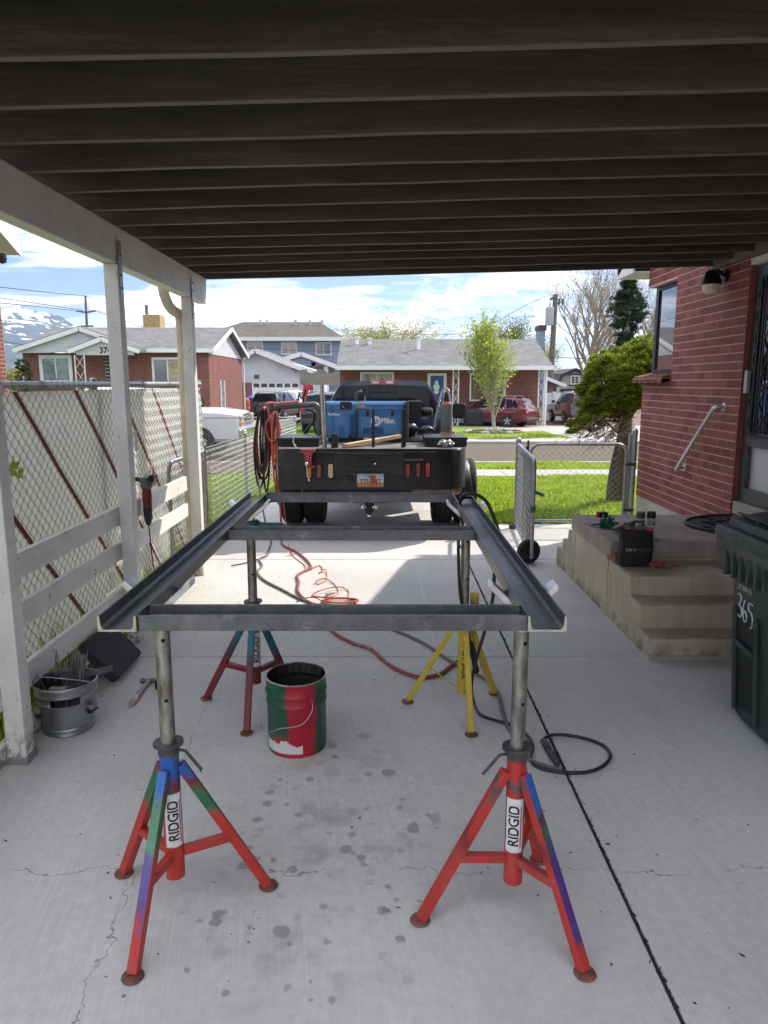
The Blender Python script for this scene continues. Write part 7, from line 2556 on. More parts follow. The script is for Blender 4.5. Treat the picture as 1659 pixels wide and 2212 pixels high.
def lattice_post(parent, x_, y_, z0, z1, w=0.28):
    b = MB()
    for s in (-1, 1):
        b.box(x_ + s * w / 2 - 0.025, x_ + s * w / 2 + 0.025, y_ - 0.025, y_ + 0.025, z0, z1)
    n_ = 5
    for i in range(n_):
        za, zb2 = z0 + (z1 - z0) * i / n_, z0 + (z1 - z0) * (i + 1) / n_
        b.bar((x_ - w / 2, y_, za), (x_ + w / 2, y_, zb2), 0.02, 0.02)
        b.bar((x_ + w / 2, y_, za), (x_ - w / 2, y_, zb2), 0.02, 0.02)
    b.build('porch_post', M_WHITETRIM, parent)


# --- house with number 374
YA = 40.0
hA = thing('brick_house', 'low brick house numbered 374 across the street behind the slatted fence', 'house', (-14, YA, GZF))
c_l, c_r = ZA(145, 560, YA), ZA(1350, 570, YA)
zw = ZA(300, 562, YA).z
xl, xr_ = c_l.x, c_r.x
eR = ZA(1385, 562, YA - 0.4)
zE = ZA(1000, 552, YA - 0.4).z
yrA, zrA = 44.6, ZA(1000, 412, 44.6).z
MB().box(xl, xr_, YA, 49.2, GZF - 0.1, zw).build('wall', M_FARBRICK, hA)
MB().box(xl - 0.02, xr_ + 0.02, YA - 0.02, 49.22, GZF - 0.1, GZF + 0.55).build('foundation', M_FOUND, hA)
gable_x(MB(), xl - 0.2, eR.x, YA - 0.45, zE, yrA, zrA, 49.6).build('roof', M_SHINGLE, hA)
MB().box(xl - 0.2, eR.x, YA - 0.52, YA - 0.452, zE - 0.06, zE + 0.15).build('gutter', M_WHITETRIM, hA)
xg = xr_ + 0.005
MB().add([(xg, YA - 0.1, zw - 0.05), (xg, yrA, zrA - 0.02), (xg, 49.2, zw - 0.05), (xg + 0.03, YA - 0.1, zw - 0.05), (xg + 0.03, yrA, zrA - 0.02), (xg + 0.03, 49.2, zw - 0.05)], [(0, 1, 2), (3, 5, 4), (0, 3, 4, 1), (1, 4, 5, 2), (0, 2, 5, 3)]).build('gable_siding', M_SIDW, hA)
b = MB()
for (ya, za), (yb_, zb2) in (((YA - 0.5, zE - 0.02), (yrA, zrA - 0.02)), ((yrA, zrA - 0.02), (49.65, zE - 0.02))):
    b.add([(eR.x, ya, za - 0.06), (eR.x, yb_, zb2 - 0.06), (eR.x, yb_, zb2 + 0.17), (eR.x, ya, za + 0.17), (eR.x + 0.05, ya, za - 0.06), (eR.x + 0.05, yb_, zb2 - 0.06), (eR.x + 0.05, yb_, zb2 + 0.17), (eR.x + 0.05, ya, za + 0.17)], [(0, 3, 2, 1), (4, 5, 6, 7), (0, 1, 5, 4), (2, 3, 7, 6), (1, 2, 6, 5), (0, 4, 7, 3)])
b.build('bargeboard', M_WHITETRIM, hA)
# front gables
for pts_, yf, nm in ((((85, 540), (510, 398), (930, 545)), YA - 0.75, 'front_gable'), (((440, 545), (655, 464), (905, 572)), YA - 1.6, 'porch_gable')):
    p_ = [ZA(x_, y_, yf) for x_, y_ in pts_]
    zb2 = ZA(600, 558 if nm == 'front_gable' else 575, yf).z
    gable_y(MB(), p_[0].x, p_[2].x, p_[0].z, p_[1].x, p_[1].z, p_[0].z, yf, 44.0, 0.10).build('roof', M_SHINGLE, hA)
    gf = MB().prism([(p_[0].x + 0.35, zb2), (p_[0].x + 0.35, p_[0].z), (p_[1].x, p_[1].z - 0.04), (p_[2].x - 0.35, p_[0].z), (p_[2].x - 0.35, zb2)], (0, yf + 0.16, 0), (1, 0, 0), (0, 0, 1), (0, 0.1, 0)).build(nm, M_SIDW, hA)
    for i, j in ((0, 1), (1, 2)):
        q0, q1 = p_[i].copy(), p_[j].copy()
        if j == 2:
            q1.z = p_[0].z
        MB().bar(Vector((q0.x, yf - 0.02, q0.z - 0.06)), Vector((q1.x, yf - 0.02, q1.z - 0.06)), 0.05, 0.22).build('fascia', M_WHITETRIM, hA)
    if nm == 'porch_gable':
        q = ZA(676, 546, yf)
        lettering('374', 0.42, M_INK, gf, (q.x, yf + 0.155, q.z), (1, 0, 0), (0, 0, 1), bold=0.012, off=0.01)
hwindow(hA, ZA(275, 597, YA), ZA(455, 740, YA), YA, 2, glass=simple('pale_curtained_glass', (0.16, 0.23, 0.22), 0.15, var=0.4, scale=1.5, coat=1.0), ft=0.18)
wn = hwindow(hA, ZA(998, 605, YA), ZA(1262, 760, YA), YA, 3, ft=0.12)
q0, q1 = ZA(1085, 610, YA), ZA(1175, 760, YA)
MB().box(q0.x, q1.x, YA - 0.034, YA - 0.0305, q1.z, q0.z).build('curtain', M_CURT, wn)
q0, q1 = ZA(680, 595, YA), ZA(768, 800, YA)
dA = MB().box(q0.x, q1.x, YA - 0.06, YA - 0.01, q1.z, q0.z).build('door', M_WHITETRIM, hA)
b = MB()
for i in range(7):
    for j in range(9):
        cx_, cz_ = q0.x + (q1.x - q0.x) * (i + 0.5) / 7, q1.z + (q0.z - q1.z) * (j + 0.5) / 9
        b.obox((cx_, YA - 0.064, cz_), (0.15, 0.01, 0.13), Matrix.Rotation(0.785, 3, 'Y'))
bo = b.build('scroll_grille', M_DOORGREY, dA)
bo['kind'] = 'stuff'
lattice_post(hA, ZA(518, 640, YA - 1.4).x, YA - 1.4, GZF, ZA(518, 575, YA - 1.4).z, 0.5)
# the gable wall's narrow window
MB().box(xr_ + 0.0, xr_ + 0.03, 42.6, 43.5, 0.25, 1.85).build('window', M_FGLASS, hA)
for y_ in (42.5, 43.5):
    MB().box(xr_, xr_ + 0.06, y_, y_ + 0.1, 0.2, 1.9).build('window_frame', M_WHITETRIM, hA)
MB().box(xr_, xr_ + 0.09, 42.45, 43.65, 0.1, 0.2).build('window_sill', M_FOUND, hA)
MB().tube([(xr_ + 0.1, 49.3, zE), (xr_ + 0.1, 49.3, GZF + 0.4)], 0.06, 8).build('downpipe', M_WHITETRIM, hA)
q0, q1 = ZA(922, 312, 45.5), ZA(1040, 420, 45.5)
MB().box(q0.x, q1.x, 45.5, 46.6, zrA - 0.3, q0.z).build('roof_cooler', simple('tan_tarp', (0.38, 0.28, 0.13), 0.8, var=0.3, scale=6, bump=0.6, bscale=6, bdist=0.05), hA, bevel=0.05)
q0 = ZA(948, 250, 47)
MB().tube([(q0.x, 47, zrA), (q0.x, 47, q0.z)], 0.11, 8).build('flue', M_LEDG, hA)
# topiary in front
for (x_, y_), rr_ in (((148, 620), 0.36), ((150, 660), 0.46), ((150, 705), 0.52)):
    pass

# --- long brick house on the right
YB = 40.0
hB = thing('brick_house', 'long brick ranch house with white lattice porch posts behind the red car', 'house', (3.3, YB, GZF))
xl, xr_ = -2.45, 8.75
zE = D(900, 797, YB - 0.6).z
yrB = 44.5
zrB = D(900, 738, yrB).z
b = MB()
MB().box(xl, xr_, YB + 0.9, 49, GZF - 0.1, zE + 0.12).build('wall', M_FARBRICK, hB)
gable_x(MB(), -2.57, 9.1, YB - 0.6, zE, yrB, zrB, 49.6).build('roof', M_SHINGLE, hB)
MB().box(-2.6, 9.12, YB - 0.70, YB - 0.602, zE - 0.05, zE + 0.17).build('gutter', M_WHITETRIM, hB)
MB().box(-2.5, 9.05, YB - 0.6, YB + 0.9, zE - 0.03, zE - 0.005).build('soffit', M_WHITETRIM, hB)
YF = YB + 0.9
hwindow(hB, Z2(1018, 697, YF), Z2(1215, 790, YF), YF, 2, ft=0.09)
hwindow(hB, ZB(500, 880, YF), ZB(760, 1080, YF), YF, 1, ft=0.09, glass=mat_glass('green_reflecting_glass', (0.06, 0.07, 0.045), 0.08))
q0, q1 = Z2(1462, 710, YF), Z2(1545, 900, YF)
dB = MB().box(q0.x, q1.x, YF - 0.06, YF - 0.01, q1.z, q0.z).build('door', simple('blue_door_poster', (0.03, 0.07, 0.20), 0.4, var=0.5, scale=2), hB)
for xa, xb_ in ((q0.x - 0.16, q0.x), (q1.x, q1.x + 0.16)):
    MB().box(xa, xb_, YF - 0.09, YF - 0.005, q1.z, q0.z + 0.14).build('door_frame', M_WHITETRIM, dB)
MB().box(q0.x, q1.x, YF - 0.09, YF - 0.005, q0.z, q0.z + 0.14).build('door_frame', M_WHITETRIM, dB)
q = ZB(217, 975, YF)
b = MB()
for dz_, rr_ in ((-0.28, 0.13), (-0.02, 0.18), (0.22, 0.11)):
    b.lathe([(0.0001, 0.004), (rr_, 0.004), (rr_, 0.0)], (q.x, YF - 0.065, q.z + dz_), 14, Matrix.Rotation(PI / 2, 3, 'X'))
b.build('door_decoration', M_WHITETRIM, dB)
for x_ in (375, 1070):
    q = ZB(x_, 900, YB - 0.3)
    lattice_post(hB, q.x, YB - 0.3, GZF, zE - 0.04, 0.30)
q = ZB(1085, 900, YB - 0.3)
MB().tube([(q.x + 0.15, YB - 0.3, zE), (q.x + 0.15, YB - 0.3, GZF)], 0.06, 8).build('downpipe', M_WHITETRIM, hB)
for x_, y0_, Y in ((985, 455, 43.5), (1068, 465, 43.5), (1385, 450, 42.5)):
    q = Z2(x_, y0_, Y)
    rz_ = zE + (Y - YB + 0.6) / (yrB - YB + 0.6) * (zrB - zE)
    MB().lathe([(0.16, rz_ - 0.05), (0.11, rz_ + 0.12), (0.10, q.z - 0.12), (0.17, q.z - 0.08), (0.17, q.z)], (q.x, Y, 0), 10).build('roof_vent', M_WHITETRIM, hB, smooth=40)
q0, q1 = ZB(1040, 522, 46), ZB(1082, 690, 46)
MB().box(q0.x, q1.x, 45.6, 46.6, 0, q0.z).build('chimney', simple('blue_grey_metal', (0.20, 0.25, 0.31), 0.6), hB)
MB().box(q0.x - 0.05, q1.x + 0.05, 45.5, 46.7, q0.z, q0.z + 0.3).build('chimney_cap', M_BRN, hB)
q = ZB(500, 1100, 38.9)
MB().obox((q.x + 0.25, 39.5, GZF + 0.47), (1.0, 0.5, 0.94)).build('covered_grill', M_INK, None, bevel=0.15)
cg = COL.objects['covered_grill']
tag(cg, 'black covered barbecue on the porch behind the red car', 'barbecue')

# --- white garage and blue two storey house beyond
YC = 58.0
hC = thing('garage', 'white sided garage with a row of door windows between the houses', 'garage', (-8.5, YC, GZF))
p0, p1, p2 = Z8(90, 548, YC), Z8(262, 444, YC), Z8(1090, 770, YC)
xL, xR = Z8(20, 600, YC).x, Z8(905, 800, YC).x
zb2 = Z8(400, 915, YC).z
MB().prism([(xL, GZF - 0.1), (xR + 1.5, GZF - 0.1), (xR + 1.5, Z8(905, 740, YC).z - 0.1), (p1.x, p1.z - 0.1), (xL, p0.z - 0.25)], (0, YC, 0), (1, 0, 0), (0, 0, 1), (0, 8, 0)).build('wall', M_SIDW, hC)
gable_y(MB(), p0.x - 0.3, p2.x, p0.z - 0.12, p1.x, p1.z - 0.02, p2.z - 0.1, YC - 0.5, YC + 8.4, 0.16).build('roof', M_SHINGLE, hC)
for q0, q1 in ((p0, p1), (p1, p2)):
    MB().bar(Vector((q0.x, YC - 0.53, q0.z - 0.05)), Vector((q1.x, YC - 0.53, q1.z - 0.05)), 0.06, 0.32).build('fascia', M_WHITETRIM, hC)
q0, q1 = Z8(210, 918, YC), Z8(900, 1300, YC)
gd = MB().box(q0.x, q1.x, YC - 0.06, YC - 0.01, GZF, q0.z).build('garage_door', M_WHITETRIM, hC)
for i in range(6):
    a0, a1 = Z8(232 + i * 112, 925, YC), Z8(318 + i * 112, 980, YC)
    MB().box(a0.x, a1.x, YC - 0.085, YC - 0.062, a1.z, a0.z).build('pane', M_FGLASS, gd)
MB().box(xL, q0.x, YC - 0.05, YC - 0.01, GZF, zb2).build('brick_pier', M_FARBRICK, hC)
q = Z8(278, 828, YC)
MB().box(q.x - 0.2, q.x + 0.2, YC - 0.06, YC, q.z - 0.14, q.z + 0.14).build('vent', M_DOORGREY, hC)
q = Z8(815, 745, YC)
MB().sphere((q.x, YC - 0.2, q.z), 0.14, 6).sphere((q.x + 0.25, YC - 0.2, q.z - 0.05), 0.14, 6).build('floodlight', M_GALV, hC)

YD = 75.0
hD = thing('blue_house', 'blue two storey house with a hipped roof beyond the garage', 'house', (-11, YD, GZF))
xL, xR = Z8(-560, 400, YD).x, Z8(1488, 400, YD).x
zE = Z8(700, 292, YD).z
MB().box(xL, xR, YD, YD + 11, GZF, zE + 0.05).build('wall', M_SIDB, hD)
zR = Z8(700, 36, YD + 5.5).z
xa, xb_ = Z8(70, 30, YD + 5.5).x, Z8(1190, 45, YD + 5.5).x
o_ = 0.7
vs = [(xL - o_, YD - o_, zE), (xR + o_, YD - o_, zE), (xR + o_, YD + 11 + o_, zE), (xL - o_, YD + 11 + o_, zE), (xa, YD + 5.5, zR), (xb_, YD + 5.5, zR)]
MB().add(vs, [(0, 1, 5, 4), (1, 2, 5), (2, 3, 4, 5), (3, 0, 4), (0, 3, 2, 1)]).build('roof', M_SHINGLE2, hD)
MB().box(xL - o_, xR + o_, YD - o_ - 0.12, YD - o_, zE - 0.15, zE + 0.22).build('gutter', M_WHITETRIM, hD)
for x0_, x1_, y0_, y1_ in ((155, 355, 328, 480), (645, 845, 335, 492), (1143, 1345, 345, 502)):
    hwindow(hD, Z8(x0_, y0_, YD), Z8(x1_, y1_, YD), YD, 2, ft=0.12)
for x_, y0_ in ((330, 0), (428, 5), (840, 0), (1048, 40), (1222, 50)):
    q = Z8(x_, y0_, YD + 4.4)
    MB().tube([(q.x, YD + 4.4, zR - 1.2), (q.x, YD + 4.4, max(q.z, zR + 0.1))], 0.13, 8).build('roof_vent', M_GALV, hD)
YP = 70.0
p_ = [Z8(x_, y_, YP) for x_, y_ in ((640, 568), (920, 482), (1440, 672))]
gable_y(MB(), p_[0].x - 0.3, p_[2].x, p_[0].z - 0.2, p_[1].x, p_[1].z - 0.1, p_[2].z - 0.1, YP, YD, 0.25).build('porch_roof', M_SHINGLE2, hD)
MB().prism([(p_[0].x, p_[2].z), (p_[1].x, p_[1].z - 0.12), (p_[2].x - 0.2, p_[2].z)], (0, YP + 0.3, 0), (1, 0, 0), (0, 0, 1), (0, 0.2, 0)).build('porch_gable', M_SIDB, hD)
for q0, q1 in ((p_[0], p_[1]), (p_[1], p_[2])):
    MB().bar(Vector((q0.x, YP - 0.05, q0.z - 0.1)), Vector((q1.x, YP - 0.05, q1.z - 0.1)), 0.08, 0.42).build('fascia', M_WHITETRIM, hD)
for x_ in (1100, 1278):
    q = Z8(x_, 620, YP + 0.4)
    MB().box(q.x - 0.2, q.x + 0.2, YP + 0.3, YP + 0.7, GZF, q.z).build('porch_post', M_WHITETRIM if x_ > 1200 else M_LEDG, hD)
# --- gambrel shed, small garage, vinyl fence on the right
YS = 62.0
sh = thing('gambrel_shed', 'tan barn shaped shed with a white window behind the dark parked SUV', 'shed', (15, YS, GZF))
pr = [(720, 775), (778, 655), (1035, 548), (1268, 642), (1320, 760)]
P_ = [ZS(x_, y_, YS) for x_, y_ in pr]
zb2 = ZS(900, 893, YS).z
MB().prism([(P_[0].x, GZF)] + [(p.x, p.z) for p in P_] + [(P_[-1].x, GZF)], (0, YS, 0), (1, 0, 0), (0, 0, 1), (0, 6, 0)).build('wall', M_SIDT, sh)
for p, q in zip(P_, P_[1:]):
    d_ = (q - p).normalized()
    n_ = Vector((-d_.z, 0, d_.x))
    e = 0.12
    b = MB()
    vs = []
    for y_ in (YS - 0.25, YS + 6.2):
        for pt, k_ in ((p - d_ * 0.05, 0.02), (q + d_ * 0.05, 0.02), (q + d_ * 0.05, 0.24), (p - d_ * 0.05, 0.24)):
            vs.append((pt.x + n_.x * k_, y_, pt.z + n_.z * k_))
    b.add(vs, [(0, 1, 2, 3), (4, 7, 6, 5), (0, 4, 5, 1), (1, 5, 6, 2), (2, 6, 7, 3), (3, 7, 4, 0)]).build('roof', M_BRN, sh)
hwindow(sh, ZS(962, 662, YS), ZS(1088, 792, YS), YS, 2, ft=0.13, rows=3)
w0_, w1_ = ZS(930, 640, YS), ZS(1120, 820, YS)
for args in ((w0_.x - 0.1, w1_.x + 0.1, w0_.z, w0_.z + 0.14), (w0_.x - 0.1, w1_.x + 0.1, w1_.z - 0.12, w1_.z)):
    MB().box(args[0], args[1], YS - 0.06, YS - 0.002, args[2], args[3]).build('trim', M_BRN, sh)
for x_ in (w0_.x, w1_.x - 0.16):
    MB().box(x_, x_ + 0.16, YS - 0.05, YS - 0.002, w1_.z, w0_.z).build('trim', M_BRN, sh)
q0, q1 = ZS(720, 905, YS - 0.1), ZS(1180, 955, YS - 0.1)
MB().box(q0.x, q1.x + 2, YS - 0.5, YS - 0.05, q1.z, q0.z).build('lean_to_edge', M_INK, sh)
sg = thing('small_garage', 'small garage with pale gable and red brick corner beside the long house', 'garage', (11, 52, GZF))
p0, p1 = ZS(415, 690, 52), ZS(790, 840, 52)
zg = ZS(500, 860, 52).z
MB().prism([(p0.x - 2.5, GZF), (p1.x - 0.5, GZF), (p1.x - 0.5, zg), (p1.x - 0.5, p1.z), (p0.x, p0.z), (p0.x - 2.5, p0.z - 1.1)], (0, 52, 0), (1, 0, 0), (0, 0, 1), (0, 5, 0)).build('wall', M_SIDB, sg)
q0 = ZS(520, 865, 52)
MB().box(q0.x, p1.x - 0.48, 51.95, 51.995, GZF, zg).build('brick_pier', M_FARBRICK, sg)
MB().box(q0.x - 0.7, q0.x, 51.96, 51.99, GZF, zg).build('door', M_SIDT, sg)
gable_y(MB(), p0.x - 2.8, p1.x, p0.z - 1.2, p0.x, p0.z + 0.02, p1.z - 0.05, 51.6, 57.4, 0.13).build('roof', M_SHINGLE, sg)
MB().bar(Vector((p0.x, 51.56, p0.z)), Vector((p1.x, 51.56, p1.z)), 0.06, 0.24).build('fascia', M_WHITETRIM, sg)
MB().box(p1.x - 0.15, p1.x + 0.1, 51.5, 57.4, p1.z - 0.08, p1.z + 0.1).build('gutter', M_WHITETRIM, sg)
vf = thing('vinyl_fence', 'white vinyl panel fence at the end of the long brick house', 'fence', (11, 47, GZF))
q0, q1 = ZS(400, 988, 47), ZS(900, 988, 47)
xx = q0.x
while xx < q1.x:
    MB().box(xx, xx + 0.29, 47, 47.04, GZF, q0.z).build('panel', M_WHITETRIM, vf)
    xx += 0.30
q = ZS(605, 972, 47)
for x_ in (q.x, q.x - 2.4, q.x + 2.4):
    MB().box(x_ - 0.09, x_ + 0.09, 46.93, 47.11, GZF, q.z - 0.05).box(x_ - 0.11, x_ + 0.11, 46.91, 47.13, q.z - 0.05, q.z + 0.02).build('fence_post', M_WHITETRIM, vf)
q = ZS(560, 1600, 36.5)
MB().obox((GS(1205, 915).x - 0.3, 36.8, gz(36.8) + 0.12), (1.0, 0.5, 0.28)).obox((GS(1205, 915).x - 0.2, 36.6, gz(36.6) + 0.06), (1.5, 0.9, 0.14)).build('concrete_block_step', M_CONC2, None)
tag(COL.objects['concrete_block_step'], 'low concrete steps between the red car and the dark SUV', 'steps')
# white house gable glimpsed beside the corner window
Z4n = zoomed(1375, 550, 3.318)
p_ = [Z4n(x_, y_, 70) for x_, y_ in ((630, 1000), (680, 935), (800, 1000))]
hE = thing('white_house', 'small white gabled house glimpsed beside the corner window', 'house', (p_[1].x, 70, GZF))
MB().prism([(p_[0].x, GZF), (p_[0].x, p_[0].z), (p_[1].x, p_[1].z), (p_[1].x + 2.2, p_[0].z - 0.6), (p_[1].x + 2.2, GZF)], (0, 70, 0), (1, 0, 0), (0, 0, 1), (0, 7, 0)).build('wall', M_SIDW, hE)
gable_y(MB(), p_[0].x - 0.4, p_[1].x + 2.6, p_[0].z - 0.2, p_[1].x, p_[1].z + 0.02, p_[0].z - 0.8, 69.6, 77.5, 0.15).build('roof', M_SHINGLE, hE)
# --- neighbour's house on the left, just its corner and eave
xN = -7.0
hN = thing('neighbour_house', 'corner of a brick house with white eave and gutter at the left edge', 'house', (xN, 9.2, 0))
yN = XP(8, 740, xN).y
xE = xN + 0.28
e1, e0 = XP(44, 527, xE), XP(0, 474, xE)
sl = (e0.z - e1.z) / (e1.y - e0.y)
yr_ = e1.y - 5.0
zr_ = e1.z + 5.0 * sl
MB().box(xN - 6, xN, -2, yN, -0.05, e1.z - 0.05).build('wall', M_FARBRICK, hN)
gable_x(MB(), xN - 6, xE - 0.04, e1.y, e1.z - 0.02, yr_, zr_ - 0.02, yr_ - 5.0, 0.12).build('roof', M_SHINGLE2, hN)
MB().add([(xE - 0.04, e1.y, e1.z - 0.22), (xE, e1.y, e1.z - 0.22), (xE, e1.y, e1.z + 0.11), (xE - 0.04, e1.y, e1.z + 0.11), (xE - 0.04, yr_, zr_ - 0.22), (xE, yr_, zr_ - 0.22), (xE, yr_, zr_ + 0.11), (xE - 0.04, yr_, zr_ + 0.11)], [(0, 1, 2, 3), (4, 7, 6, 5), (0, 4, 5, 1), (1, 5, 6, 2), (2, 6, 7, 3), (3, 7, 4, 0)]).build('bargeboard', M_WHITETRIM, hN)
MB().add([(xN - 0.05, e1.y, e1.z - 0.20), (xE - 0.04, e1.y, e1.z - 0.20), (xE - 0.04, yr_, zr_ - 0.2), (xN - 0.05, yr_, zr_ - 0.2)], [(0, 1, 2, 3)]).build('soffit', M_WHITETRIM, hN)
MB().prism([(0, 0), (0.09, 0), (0.12, 0.12), (0.10, 0.12), (0.075, 0.02), (0.0, 0.02)], (xE - 6, e1.y, e1.z - 0.06), (0, 1, 0), (0, 0, 1), (6, 0, 0)).build('gutter', M_WHITETRIM, hN)
q = XP(4, 558, xN + 0.08)
MB().lathe([(0.0001, 0.10), (0.07, 0.07), (0.085, 0.0), (0.07, -0.07), (0.0001, -0.1)], q, 14).build('eave_lamp', M_IRON, hN, smooth=50)

# ---------------------------------------------------------------- poles and wires
M_POLE = simple('weathered_pole', (0.15, 0.125, 0.105), 0.9, var=0.3, scale=6)
q0, q1 = ZB(1183, 228, 52), ZB(1140, 915, 52)
up = thing('utility_pole', 'wooden utility pole with a grey transformer right of the long house', 'utility pole', (q1.x, 52, GZF))
MB().tube([(q1.x - 0.05, 52, GZF), (q0.x, 52, q0.z)], [0.24, 0.17], 10).build('pole', M_POLE, up, smooth=40)
a0, a1 = ZB(1135, 272, 52), ZB(1195, 235, 52)
MB().bar(Vector((a0.x, 51.8, a0.z)), Vector((a1.x, 52.2, a1.z)), 0.12, 0.14).build('crossarm', M_POLE, up)
q = ZB(1131, 405, 51.7)
MB().lathe([(0.27, -0.62), (0.29, -0.55), (0.29, 0.5), (0.27, 0.58), (0.06, 0.68), (0.06, 0.9), (0.0001, 0.92)], (q.x, 51.6, q.z), 14).build('transformer', simple('transformer_grey', (0.36, 0.38, 0.40), 0.5), up, smooth=40)
MB().bar((q.x, 51.7, q.z + 0.2), (q0.x, 52, q.z + 0.2), 0.08, 0.08).build('bracket', M_DARKST, up)
a0 = ZB(1190, 305, 52)
MB().bar(a0, ZB(1225, 290, 52), 0.07, 0.07).build('arm', M_DARKST, up)
for x_, y_ in ((1212, 285), (1240, 290), (1145, 350)):
    q = ZB(x_, y_, 52)
    MB().lathe([(0.05, -0.2), (0.09, -0.1), (0.06, 0), (0.09, 0.1), (0.05, 0.2)], q, 8).build('insulator', M_DOORGREY, up)
q0, q1 = ZA(553, 192, 95), ZA(560, 470, 95)
lp = thing('utility_pole', 'thin wooden utility pole with crossarms above the numbered house', 'utility pole', (q1.x, 95, GZF))
MB().tube([(q1.x, 95, GZF), (q0.x, 95, q0.z)], [0.26, 0.14], 8).build('pole', M_POLE, lp, smooth=40)
for (xa, ya), (xb_, yb_) in (((497, 290), (558, 300)), ((558, 300), (622, 288)), ((525, 388), (606, 388))):
    MB().bar(ZA(xa, ya, 95), ZA(xb_, yb_, 95), 0.15, 0.2).build('crossarm', M_POLE, lp)


def wire(label, pts, r):
    b = MB().tube(bez(pts, 6), r, 4)
    return tag(b.build('power_line', M_INK), label, 'power line')


for i, (a, b_, c_) in enumerate((((-60, 128), (300, 168), (556, 192)), ((-60, 195), (300, 250), (540, 285)), ((-60, 232), (250, 262), (520, 292)))):
    wire(('top', 'middle', 'lowest')[i] + ' of the three wires left of the thin pole', [ZA(*a, 60), ZA(*b_, 80), ZA(*c_, 95)], 0.035)
for i, (a, b_) in enumerate((((556, 192), (1500, 470)), ((622, 288), (1500, 520)))):
    wire(('upper', 'lower')[i] + ' wire falling right from the thin pole', [ZA(*a, 95), ZA((a[0] + b_[0]) / 2, (a[1] + b_[1]) / 2 + 30, 95), ZA(*b_, 95)], 0.03)
wire('faint wire across the sky above the long house', [D(440, 755 - 20, 90), D(700, 712, 90), D(980, 722, 80), D(1178, 640, 52)], 0.02)
wire('dark service wire from the right pole past the bare tree', [ZB(1150, 735, 51.8), ZB(1400, 748, 45), ZB(1640, 768, 40), ZB(1900, 800, 36)], 0.022)
wire('dark wire in front of the mountain at the left edge', [ZN(-60, 1740, 30), ZN(30, 1770, 32), ZN(240, 1810, 38), ZN(300, 1822, 40)], 0.02)
wire('thin wire beyond the blue house front', [Z8(-100, 395, 66), Z8(700, 440, 66), Z8(1470, 470, 66)], 0.02)

# ---------------------------------------------------------------- snow-patched mountain
def mountain():
    r = np.random.default_rng(4)
    nx, ny = 190, 60
    Yc = 5200.0
    prof = [(-60, 800), (0, 690), (20, 668), (42, 656), (60, 668), (95, 676), (130, 684), (165, 702), (200, 722), (260, 748), (330, 790), (420, 830)]
    pts = [D(px, py, Yc) for px, py in prof]
    xs = np.linspace(D(-420, 700, Yc).x, pts[-1].x, nx)
    px_ = [D(-420, 700, Yc).x] + [p.x for p in pts]
    pz_ = [250] + [p.z for p in pts]
    crest = np.interp(xs, px_, pz_)

    def fb(X, Y, s, oct_=6):
        o = np.zeros_like(X)
        amp = 1.0
        for k in range(oct_):
            ph = r.uniform(0, 6.3, 4)
            a = r.uniform(0, PI)
            u = X * math.cos(a) + Y * math.sin(a)
            v = -X * math.sin(a) + Y * math.cos(a)
            o += amp * np.abs(np.sin(u / s + ph[0] + 0.9 * np.sin(v / s * 0.7 + ph[1]))) * np.cos(v / s * 0.8 + ph[2])
            s *= 0.52
            amp *= 0.55
        return o
    X, T = np.meshgrid(xs, np.linspace(0, 1, ny))
    Y = Yc - (1 - T) * 2300
    base = -60 + (crest[None, :] + 60) * (T ** 0.85)
    Z = base + fb(X, Y, 330) * 46 * (1 - T ** 6) * (T ** 0.5) + fb(X, Y, 60, 3) * 7
    V = np.stack([X.ravel(), Y.ravel(), Z.ravel()], 1)
    idx = np.arange(nx * ny).reshape(ny, nx)
    F = np.stack([idx[:-1, :-1].ravel(), idx[:-1, 1:].ravel(), idx[1:, 1:].ravel(), idx[1:, :-1].ravel()], 1)
    # back face down to the ground so that it is a solid ridge
    Vb = np.stack([xs, np.full(nx, Yc + 1200), np.full(nx, -60.0)], 1)
    o = len(V)
    Fb = np.stack([idx[-1, :-1], idx[-1, 1:], o + np.arange(1, nx), o + np.arange(nx - 1)], 1)
    m, nt, b = new_mat('snow_patched_rock')
    p = nt.pos()
    z = nt.sep(p)[2]
    n1 = nt.noise(nt.scale(p, (1, 1, 1.6)), 0.008, 9, 0.72)
    h = nt.smooth(z, 120, 560)
    sn = nt.smooth(nt.math('ADD', n1, nt.math('MULTIPLY', h, 0.15)), 0.60, 0.64)
    rock = nt.ramp(nt.noise(p, 0.003, 5, 0.6), [(0.3, (0.05, 0.06, 0.07)), (0.7, (0.09, 0.10, 0.11))])
    setp(nt, b, col=nt.mix(sn, rock, (0.82, 0.84, 0.88)), rough=0.9, spec=0.1)
    ob = np_obj('mountain', np.concatenate([V, Vb]), np.concatenate([F, Fb]), m, smooth=True)
    tag(ob, kind='structure')


mountain()

# the air between here and the mountain
m = bpy.data.materials.new('thin_haze')
m.use_nodes = True
nt = NT(m.node_tree)
nt.n.remove(nt.n['Principled BSDF'])
vol = nt.node('ShaderNodeVolumePrincipled')
vol.inputs['Color'].default_value = (0.55, 0.75, 1.0, 1)
vol.inputs['Density'].default_value = 0.00007
vol.inputs['Anisotropy'].default_value = 0.2
nt.l.new(vol.outputs[0], nt.n['Material Output'].inputs['Volume'])
hz = MB().box(-7000, 7000, -900, 9200, -70, 900).build('haze', m)
tag(hz, 'pale air haze over the valley', 'haze', kind='stuff')

